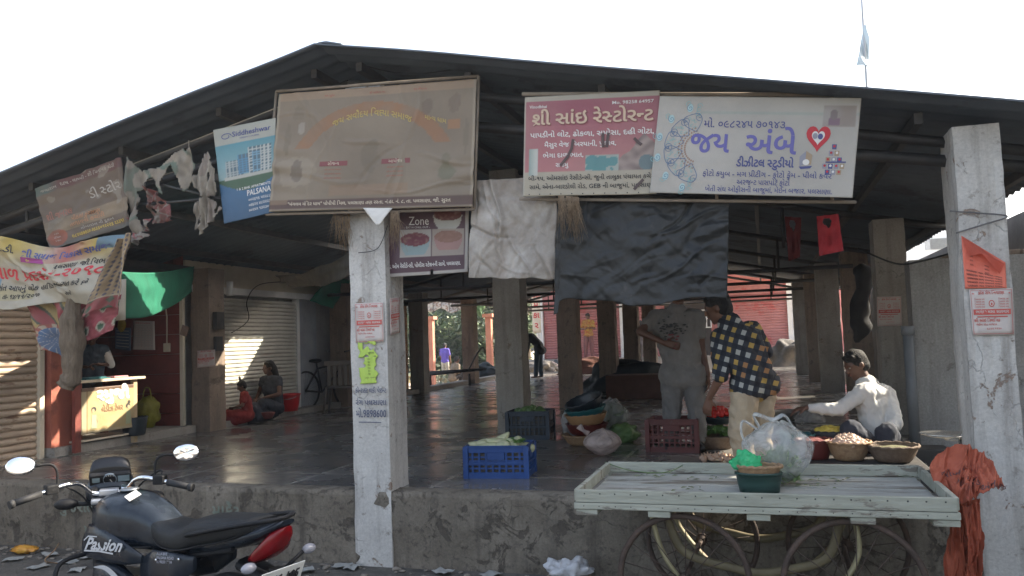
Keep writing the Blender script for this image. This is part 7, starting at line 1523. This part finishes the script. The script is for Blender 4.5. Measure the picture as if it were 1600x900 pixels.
def loft(bm, secs, n=20, mi=0, pw=2.4):
    """secs: (x, zc, half width, half height[, y])"""
    rings = []
    for s_ in secs:
        x, z, w, h = s_[:4]; yc = s_[4] if len(s_) > 4 else 0; rg = []
        for j in range(n):
            a = 2 * math.pi * j / n; c, s2 = math.cos(a), math.sin(a); e = 2 / pw
            rg.append(bm.verts.new((x, yc + w * math.copysign(abs(c) ** e, c), z + h * math.copysign(abs(s2) ** e, s2))))
        rings.append(rg)
    for A, B in zip(rings, rings[1:]):
        for j in range(n): f = bm.faces.new((A[j], A[(j + 1) % n], B[(j + 1) % n], B[j])); f.smooth = True; f.material_index = mi
    bm.faces.new(rings[0][::-1]); bm.faces.new(rings[-1])
def bwheel(x):
    r = .30; o = bp_('wheel', lambda b: tube(b, [(x + math.cos(a) * (r - .04), 0, r + math.sin(a) * (r - .04)) for a in [i * math.pi / 20 for i in range(40)]], .045, 12, closed=True), M_BLACK)
    def rim(b):
        tube(b, [(x + math.cos(a) * .225, 0, r + math.sin(a) * .225) for a in [i * math.pi / 20 for i in range(40)]], .018, 8, closed=True)
        for k in range(5): a = k * 1.2566; tube(b, [(x, 0, r), (x + math.cos(a) * .22, 0, r + math.sin(a) * .22)], [.03, .016], 6)
    bp_('rim', rim, M_ENG, o)
bwheel(-.63); steer = True; bwheel(.63)
bp_('front_mudguard', lambda b: loft(b, [(.36, .50, .05, .02), (.45, .60, .06, .03), (.62, .645, .06, .03), (.78, .60, .055, .03), (.90, .48, .04, .02)], 12), M_PNT)
for s_ in (-1, 1): bp_('fork', lambda b: (tube(b, [(.63, s_ * .085, .30), (.50, s_ * .085, .62)], .028, 12), tube(b, [(.50, s_ * .085, .62), (.36, s_ * .085, .95)], .018, 12)), M_CHR2 if s_ < 0 else M_PLS)
steer = False
# tank
bp_('fuel_tank', lambda b: loft(b, [(.36, .77, .05, .05), (.34, .79, .11, .09), (.28, .80, .150, .125), (.20, .805, .165, .142), (.12, .80, .162, .142), (.04, .795, .145, .136), (-.03, .785, .120, .124), (-.10, .77, .105, .108), (-.17, .75, .095, .085), (-.22, .735, .07, .06)], 32, pw=2.7), M_PNT)
bp_('tank_seam', lambda b: [tube(b, catmull([(.34, s_ * .095, .70), (.22, s_ * .166, .70), (.05, s_ * .150, .69), (-.14, s_ * .10, .70)], 6), .004, 6) for s_ in (-1, 1)], M_PLS)
def cap(b): lathe(b, [(.001, 0), (.045, 0), (.05, .006), (.042, .012), (.001, .014)], 24, M=Matrix.Translation((.16, .015, .948)) @ Matrix.Rotation(R(2), 4, 'Y'))
bp_('filler_cap', cap, mat('grey_metal', (.25, .27, .29), rough=.35, metal=.8))
bp_('tank_sticker', lambda b: bx(b, -.05, .05, -.032, .032, 0, .002, 0, 0, Matrix.Translation((.05, .07, .937)) @ Matrix.Rotation(R(-26), 4, 'X') @ Matrix.Rotation(R(3), 4, 'Y') @ Matrix.Rotation(R(-20), 4, 'Z')), W_)
for s_ in (-1, 1):      # tank shrouds and side panels
    bp_('tank_shroud', lambda b: loft(b, [(.40, .66, .012, .05, s_ * .12), (.30, .70, .02, .09, s_ * .148), (.15, .69, .02, .085, s_ * .156), (.0, .66, .018, .055, s_ * .142), (-.1, .64, .01, .02, s_ * .12)], 14), M_PNT)
    bp_('side_panel', lambda b: loft(b, [(-.08, .58, .010, .06, s_ * .11), (-.20, .60, .022, .10, s_ * .125), (-.35, .62, .022, .085, s_ * .13), (-.50, .66, .012, .035, s_ * .12)], 14), M_PNT)
# lettering on the tank side that faces us
s = Sheet([Vector((.31, .170, .735)), Vector((-.02, .165, .745)), Vector((-.02, .172, .655)), Vector((.31, .175, .645))], 2, 2); s.n = Vector((0, 1, 0))
s.text('Passion', .02, .22, .060, 0, 'l', .03, fit=.92, slant=.5, rot=.02, off=.004)
s.line([(.02, .12), (.40, .18), (.75, .12)], .008, 0); s.line([(.0, .70), (.10, .95), (.5, .98)], .006, 0)
o = s.build('tank_lettering', [M_SILV]); o.parent = mc
# silver swooshes below
def swoosh(b, pts, y):
    cm = catmull([(x, y, z) for x, z in pts], 8); n = len(cm)
    for i in range(n - 1):
        w0 = .016 * math.sin(math.pi * i / (n - 1)) + .001; w1 = .016 * math.sin(math.pi * (i + 1) / (n - 1)) + .001; a, c = cm[i], cm[i + 1]; d = (c - a).normalized(); nn = Vector((-d.z, 0, d.x))
        b.faces.new([b.verts.new(q) for q in (a + nn * w0, a - nn * w0, c - nn * w1, c + nn * w1)])
bp_('engine_cowl', lambda b: loft(b, [(.34, .44, .02, .05, .10), (.26, .50, .05, .11, .11), (.10, .48, .05, .12, .12), (-.04, .44, .03, .08, .11)], 16), M_PNT)
bp_('silver_stripe', lambda b: swoosh(b, [(.22, .58), (.12, .585), (.02, .54), (-.06, .46), (-.10, .36)], .178), M_SILV); bp_('silver_stripe', lambda b: swoosh(b, [(.16, .54), (.06, .52), (-.02, .46), (-.07, .38)], .182), M_SILV); bp_('silver_stripe', lambda b: swoosh(b, [(-.16, .52), (-.30, .545), (-.44, .59)], .156), M_SILV)
bp_('engine', lambda b: (bx(b, -.12, .26, -.13, .13, .22, .42, 0, .03), loft(b, [(.10, .36, .10, .12), (.30, .42, .09, .10)], 14), [bx(b, .12, .36, -.11, .11, .36 + k * .026, .372 + k * .026, 0, .003) for k in range(6)]), M_ENG)
bp_('frame_tube', lambda b: (tube(b, catmull([(.34, 0, .84), (.38, 0, .5), (.26, 0, .24), (-.1, 0, .2), (-.3, 0, .3)], 6), .02, 8), [tube(b, [(-.1, s_ * .08, .62), (-.72, s_ * .08, .74)], .014, 8) for s_ in (-1, 1)]), M_PLS)
bp_('crash_guard', lambda b: tube(b, catmull([(.36, .05, .62), (.38, .26, .60), (.34, .30, .45), (.30, .26, .32), (.24, .08, .28)], 7), .012, 8), M_PLS)
bp_('crash_guard', lambda b: tube(b, catmull([(.36, -.05, .62), (.38, -.26, .60), (.34, -.30, .45), (.30, -.26, .32), (.24, -.08, .28)], 7), .012, 8), M_PLS)
bp_('foot_peg', lambda b: [tube(b, [(.02, s_ * .12, .30), (.02, s_ * .26, .30)], .014, 8) for s_ in (-1, 1)], M_BLACK)
bp_('chain_guard', lambda b: bx(b, -.62, -.08, .10, .125, .36, .43, 0, .01), M_PLS)
bp_('bolt', lambda b: [lathe(b, [(.001, 0), (.008, 0), (.008, .005), (.001, .006)], 6, M=Matrix.Translation((x, y, z)) @ Matrix.Rotation(R(-90), 4, 'X')) for x, y, z in ((.22, .158, .46), (.05, .175, .42), (-.25, .15, .66), (-.42, .148, .68), (.30, .155, .72))], M_CHR2)['kind'] = 'stuff'
bp_('exhaust', lambda b: tube(b, catmull([(.3, -.1, .36), (.34, -.14, .24), (.1, -.16, .2), (-.3, -.18, .24), (-.75, -.20, .34)], 6), [.018] * 10 + [.02, .03, .042, .045, .045, .045, .045, .045, .045, .045, .045, .045, .045, .045, .04], 10), M_CHR2)
# seat: long, stepped, with a low nose at the tank
def seat(b): loft(b, [(-.08, .80, .060, .030), (-.13, .785, .095, .050), (-.22, .755, .125, .062), (-.34, .748, .142, .062), (-.42, .765, .145, .070), (-.47, .79, .145, .075), (-.56, .805, .142, .070), (-.68, .822, .130, .060), (-.78, .838, .115, .048), (-.85, .852, .090, .03)], 28, pw=3.2)
so_ = bp_('seat', seat, M_SEAT); bp_('seat_piping', lambda b: [tube(b, catmull([(-.12, s_ * .088, .76), (-.24, s_ * .126, .72), (-.40, s_ * .146, .72), (-.56, s_ * .143, .755), (-.72, s_ * .126, .79), (-.85, s_ * .08, .84)], 6), .004, 5) for s_ in (-1, 1)], M_PLS, so_)
s = Sheet([Vector((-.24, .135, .70)), Vector((-.42, .140, .715)), Vector((-.42, .142, .655)), Vector((-.24, .138, .64))], 2, 2); s.n = Vector((0, 1, 0))
for k, t in enumerate(('A.L.A BIKE', 'PALSANA ROAD', 'M. 98250 12204')): s.text(t, .05, .70 - k * .32, .013, 0, 'l', .02, off=.010)
o = s.build('side_sticker', [GY_]); o.parent = mc
bp_('tail_cowl', lambda b: loft(b, [(-.42, .72, .11, .045), (-.60, .755, .11, .050), (-.76, .79, .105, .045), (-.90, .83, .085, .030), (-1.0, .875, .04, .012)], 18), M_PNT)
bp_('grab_rail', lambda b: tube(b, catmull([(-.48, .15, .80), (-.68, .165, .845), (-.90, .12, .885), (-.97, 0, .89), (-.90, -.12, .885), (-.68, -.165, .845), (-.48, -.15, .80)], 6), .016, 8, flat=.7), M_PLS)
bp_('tail_light', lambda b: loft(b, [(-.82, .705, .080, .016), (-.85, .72, .080, .036), (-.89, .748, .074, .046), (-.94, .785, .070, .052), (-.985, .825, .045, .028), (-1.0, .845, .02, .010)], 20, pw=3.4), M_RLENS)
bp_('rear_mudguard', lambda b: (loft(b, [(-.72, .66, .07, .03), (-.86, .62, .07, .03), (-.96, .52, .06, .03), (-1.02, .42, .05, .02)], 12), bx(b, -1.02, -.90, -.03, .03, .55, .66, 0, .005)), M_PLS)
for s_ in (-1, 1):
    steer = False; o = bp_('rear_indicator', lambda b: tube(b, [(-.92, s_ * .05, .64), (-.94, s_ * .15, .70)], .010, 8), M_PLS)
    bp_('indicator_lens', lambda b: ball(b, (-.945, s_ * .185, .705), 1, (.026, .040, .024), 3), M_CLENS, o)
    steer = True; o = bp_('front_indicator', lambda b: tube(b, [(.42, s_ * .10, .86), (.42, s_ * .20, .865)], .012, 8), M_PLS)
    bp_('indicator_lens', lambda b: ball(b, (.42, s_ * .25, .87), 1, (.036, .07, .030), 3), M_PLS, o)
steer = False
# number plate
pm = Matrix.Translation((-1.0, .06, .615)) @ Matrix.Rotation(R(-24), 4, 'Y')
pl_o = bp_('number_plate', lambda b: bx(b, -.004, 0, -.13, .13, -.08, .08, 0, .001, pm), mat('plate_white', (.62, .62, .58), (.70, .70, .66), 8, .4))
a_ = [pm @ Vector(q) for q in ((-.006, .13, .08), (-.006, -.13, .08), (-.006, -.13, -.08), (-.006, .13, -.08))]
s = Sheet(a_, 2, 2); s.n = (pm.to_3x3() @ Vector((-1, 0, 0))).normalized(); s.text('GJ 5 LC', .06, .56, .045, 0, 'l', .04, fit=.42); s.text('105', .56, .56, .045, 0, 'l', .04, fit=.34); s.text('1924', .20, .12, .052, 0, 'l', .04, fit=.66); o = s.build('plate_lettering', [M_INK]); o.parent = pl_o
steer = True
# steering: bars, grips, meters, visor, mirrors
st_o = bp_('handlebar', lambda b: tube(b, catmull([(.15, .36, .975), (.24, .22, 1.0), (.30, .15, .985), (.335, .09, .93), (.34, 0, .925), (.335, -.09, .93), (.30, -.15, .985), (.24, -.22, 1.0), (.15, -.36, .975)], 7), .0125, 10), M_CHR2)
bp_('bar_clamp', lambda b: (bx(b, .31, .38, -.055, .055, .91, .945, 0, .008), bx(b, .30, .40, -.10, .10, .87, .90, 0, .01)), mat('cast_grey', (.38, .39, .41), rough=.4, metal=.7), st_o)
for s_ in (-1, 1):
    bp_('grip', lambda b: (tube(b, [(.155, s_ * .345, .977), (.07, s_ * .47, .955)], .018, 12), tube(b, [(.07, s_ * .47, .955), (.055, s_ * .49, .95)], .022, 12)), M_BLACK, st_o)
    bp_('switchgear', lambda b: bx(b, -.03, .03, -.035, .035, -.025, .025, 0, .008, Matrix.Translation((.195, s_ * .30, .99)) @ Matrix.Rotation(s_ * R(30), 4, 'Z')), M_PLS, st_o)
    bp_('lever', lambda b: tube(b, catmull([(.22, s_ * .30, .985), (.24, s_ * .36, .965), (.15, s_ * .47, .945), (.13, s_ * .50, .94)], 6), [.008] * 14 + [.006] * 4 + [.010], 6, flat=.6), M_PLS, st_o)
    o = bp_('mirror', lambda b: (tube(b, catmull([(.22, s_ * .27, 1.0), (.225, s_ * .275, 1.08), (.22, s_ * .31, 1.115), (.20, s_ * .38, 1.115)], 6), .0075, 8), ball(b, (.19, s_ * .455, 1.125), 1, (.018, .080, .048), 4)), M_PLS)
    mm = Matrix.Translation((.164, s_ * .455, 1.127)) @ Matrix.Rotation(R(-90) + (R(18) if s_ > 0 else R(8)), 4, 'Y') @ Matrix.Rotation(s_ * R(10 if s_ < 0 else 2), 4, 'X') @ Matrix.Diagonal((.046, .078, 1, 1))
    def face_(b):
        lathe(b, [(.001, 0), (.5, .0015), (.9, .0005), (1.0, -.003), (.9, -.006), (.001, -.006)], 32, M=mm)
        if s_ < 0:
            for v in b.verts: v.co += Vector((.006, 0, 0)) * N(v.co.y * 60, v.co.z * 60, 3)
    bp_('mirror_glass', face_, M_MIR, o)
bp_('headlamp_cowl', lambda b: loft(b, [(.40, .90, .10, .05), (.44, .92, .145, .10), (.50, .92, .14, .12), (.56, .88, .10, .09), (.60, .86, .06, .06)], 22), M_PNT)
bp_('windscreen', lambda b: loft(b, [(.425, 1.005, .125, .045), (.445, 1.03, .118, .075), (.47, 1.02, .11, .075), (.52, .98, .10, .04)], 22, pw=3), mat('smoked_visor', (.006, .006, .007), rough=.3))
mo = bp_('instrument_panel', lambda b: bx(b, -.012, .02, -.12, .12, -.045, .045, 0, .014, Matrix.Translation((.415, 0, .985)) @ Matrix.Rotation(R(-38), 4, 'Y')), M_PLS)
dm = Matrix.Translation((.402, 0, .988)) @ Matrix.Rotation(R(-38), 4, 'Y') @ Matrix.Rotation(R(-90), 4, 'Y')
bp_('dial', lambda b: lathe(b, [(.001, .001), (.036, .001), (.036, .006), (.040, .006), (.042, -.004), (.001, -.006)], 28, M=dm), mat('dial_grey', (.16, .19, .21), rough=.3), mo)
def ticks(b):
    for k in range(11):
        a = R(-130 + k * 26); bx(b, -.002, .002, .024, .033, .0015, .003, 0, 0, dm @ Matrix.Rotation(a, 4, 'Z'))
    bx(b, -.0015, .0015, 0, .028, .0035, .0045, 0, 0, dm @ Matrix.Rotation(R(120), 4, 'Z'))
bp_('dial_marks', ticks, W_, mo)
bp_('gauge_screen', lambda b: bx(b, -.022, .022, -.034, .034, 0, .004, 0, .001, dm @ Matrix.Translation((0, -.080, 0))), mat('lcd_grey', (.20, .26, .28), rough=.2), mo); bp_('gauge_screen', lambda b: bx(b, -.018, .018, -.022, .022, 0, .004, 0, .001, dm @ Matrix.Translation((0, .080, 0))), MATS['lcd_grey'], mo)
bp_('ignition_lock', lambda b: lathe(b, [(.001, 0), (.018, 0), (.018, .012), (.001, .014)], 16, M=Matrix.Translation((.32, 0, .90)) @ Matrix.Rotation(R(-20), 4, 'Y')), M_CHR2)
o = bp_('dry_garland', lambda b: [ball(b, (.30 + .02 * N(i), -.12 + .012 * N(i, 3), .945 - i * .008), .014, (1, 1, 1), 1, jit=.6) for i in range(7)], mat('dry_flower', (.30, .14, .06), (.38, .20, .10), 30, .9)); mw = gp + Matrix.Rotation(HDG, 3, 'Z') @ Vector((0, 0, 0)); o.parent = None; o.location = gp; o.rotation_euler = (0, 0, HDG); o.scale = (BS,) * 3; tag(o, 'little dried flower garland tied to the motorcycle handlebar', 'garland')
steer = True
bp_('cable', lambda b: (tube(b, catmull([(.20, .30, .99), (.34, .30, 1.0), (.44, .16, .90), (.38, .06, .75)], 7), .005, 6), tube(b, catmull([(.20, -.30, .99), (.34, -.30, 1.02), (.44, -.16, .92), (.38, -.06, .75)], 7), .005, 6)), M_PLS)
steer = False
bp_('side_stand', lambda b: tube(b, [(.02, .12, .26), (.0, .26, .02)], .012, 6), M_PLS)
# ================================================================ air
hm = bpy.data.materials.new('haze_air'); hm.use_nodes = True; nt = hm.node_tree; nt.nodes.remove(nt.nodes['Principled BSDF']); pv = nt.nodes.new('ShaderNodeVolumePrincipled'); pv.inputs['Color'].default_value = (.85, .92, 1, 1); pv.inputs['Density'].default_value = .0018; pv.inputs['Anisotropy'].default_value = .5
nt.links.new(pv.outputs[0], nt.nodes['Material Output'].inputs['Volume'])
bm = BM(); bx(bm, -310, 310, -70, 510, -3, 40); tag(obj('haze', bm, hm), 'thin distance haze over the whole place, thickened to add a soft veil', 'haze', kind='stuff')  # haze volume also lifts the dark tones like a veil
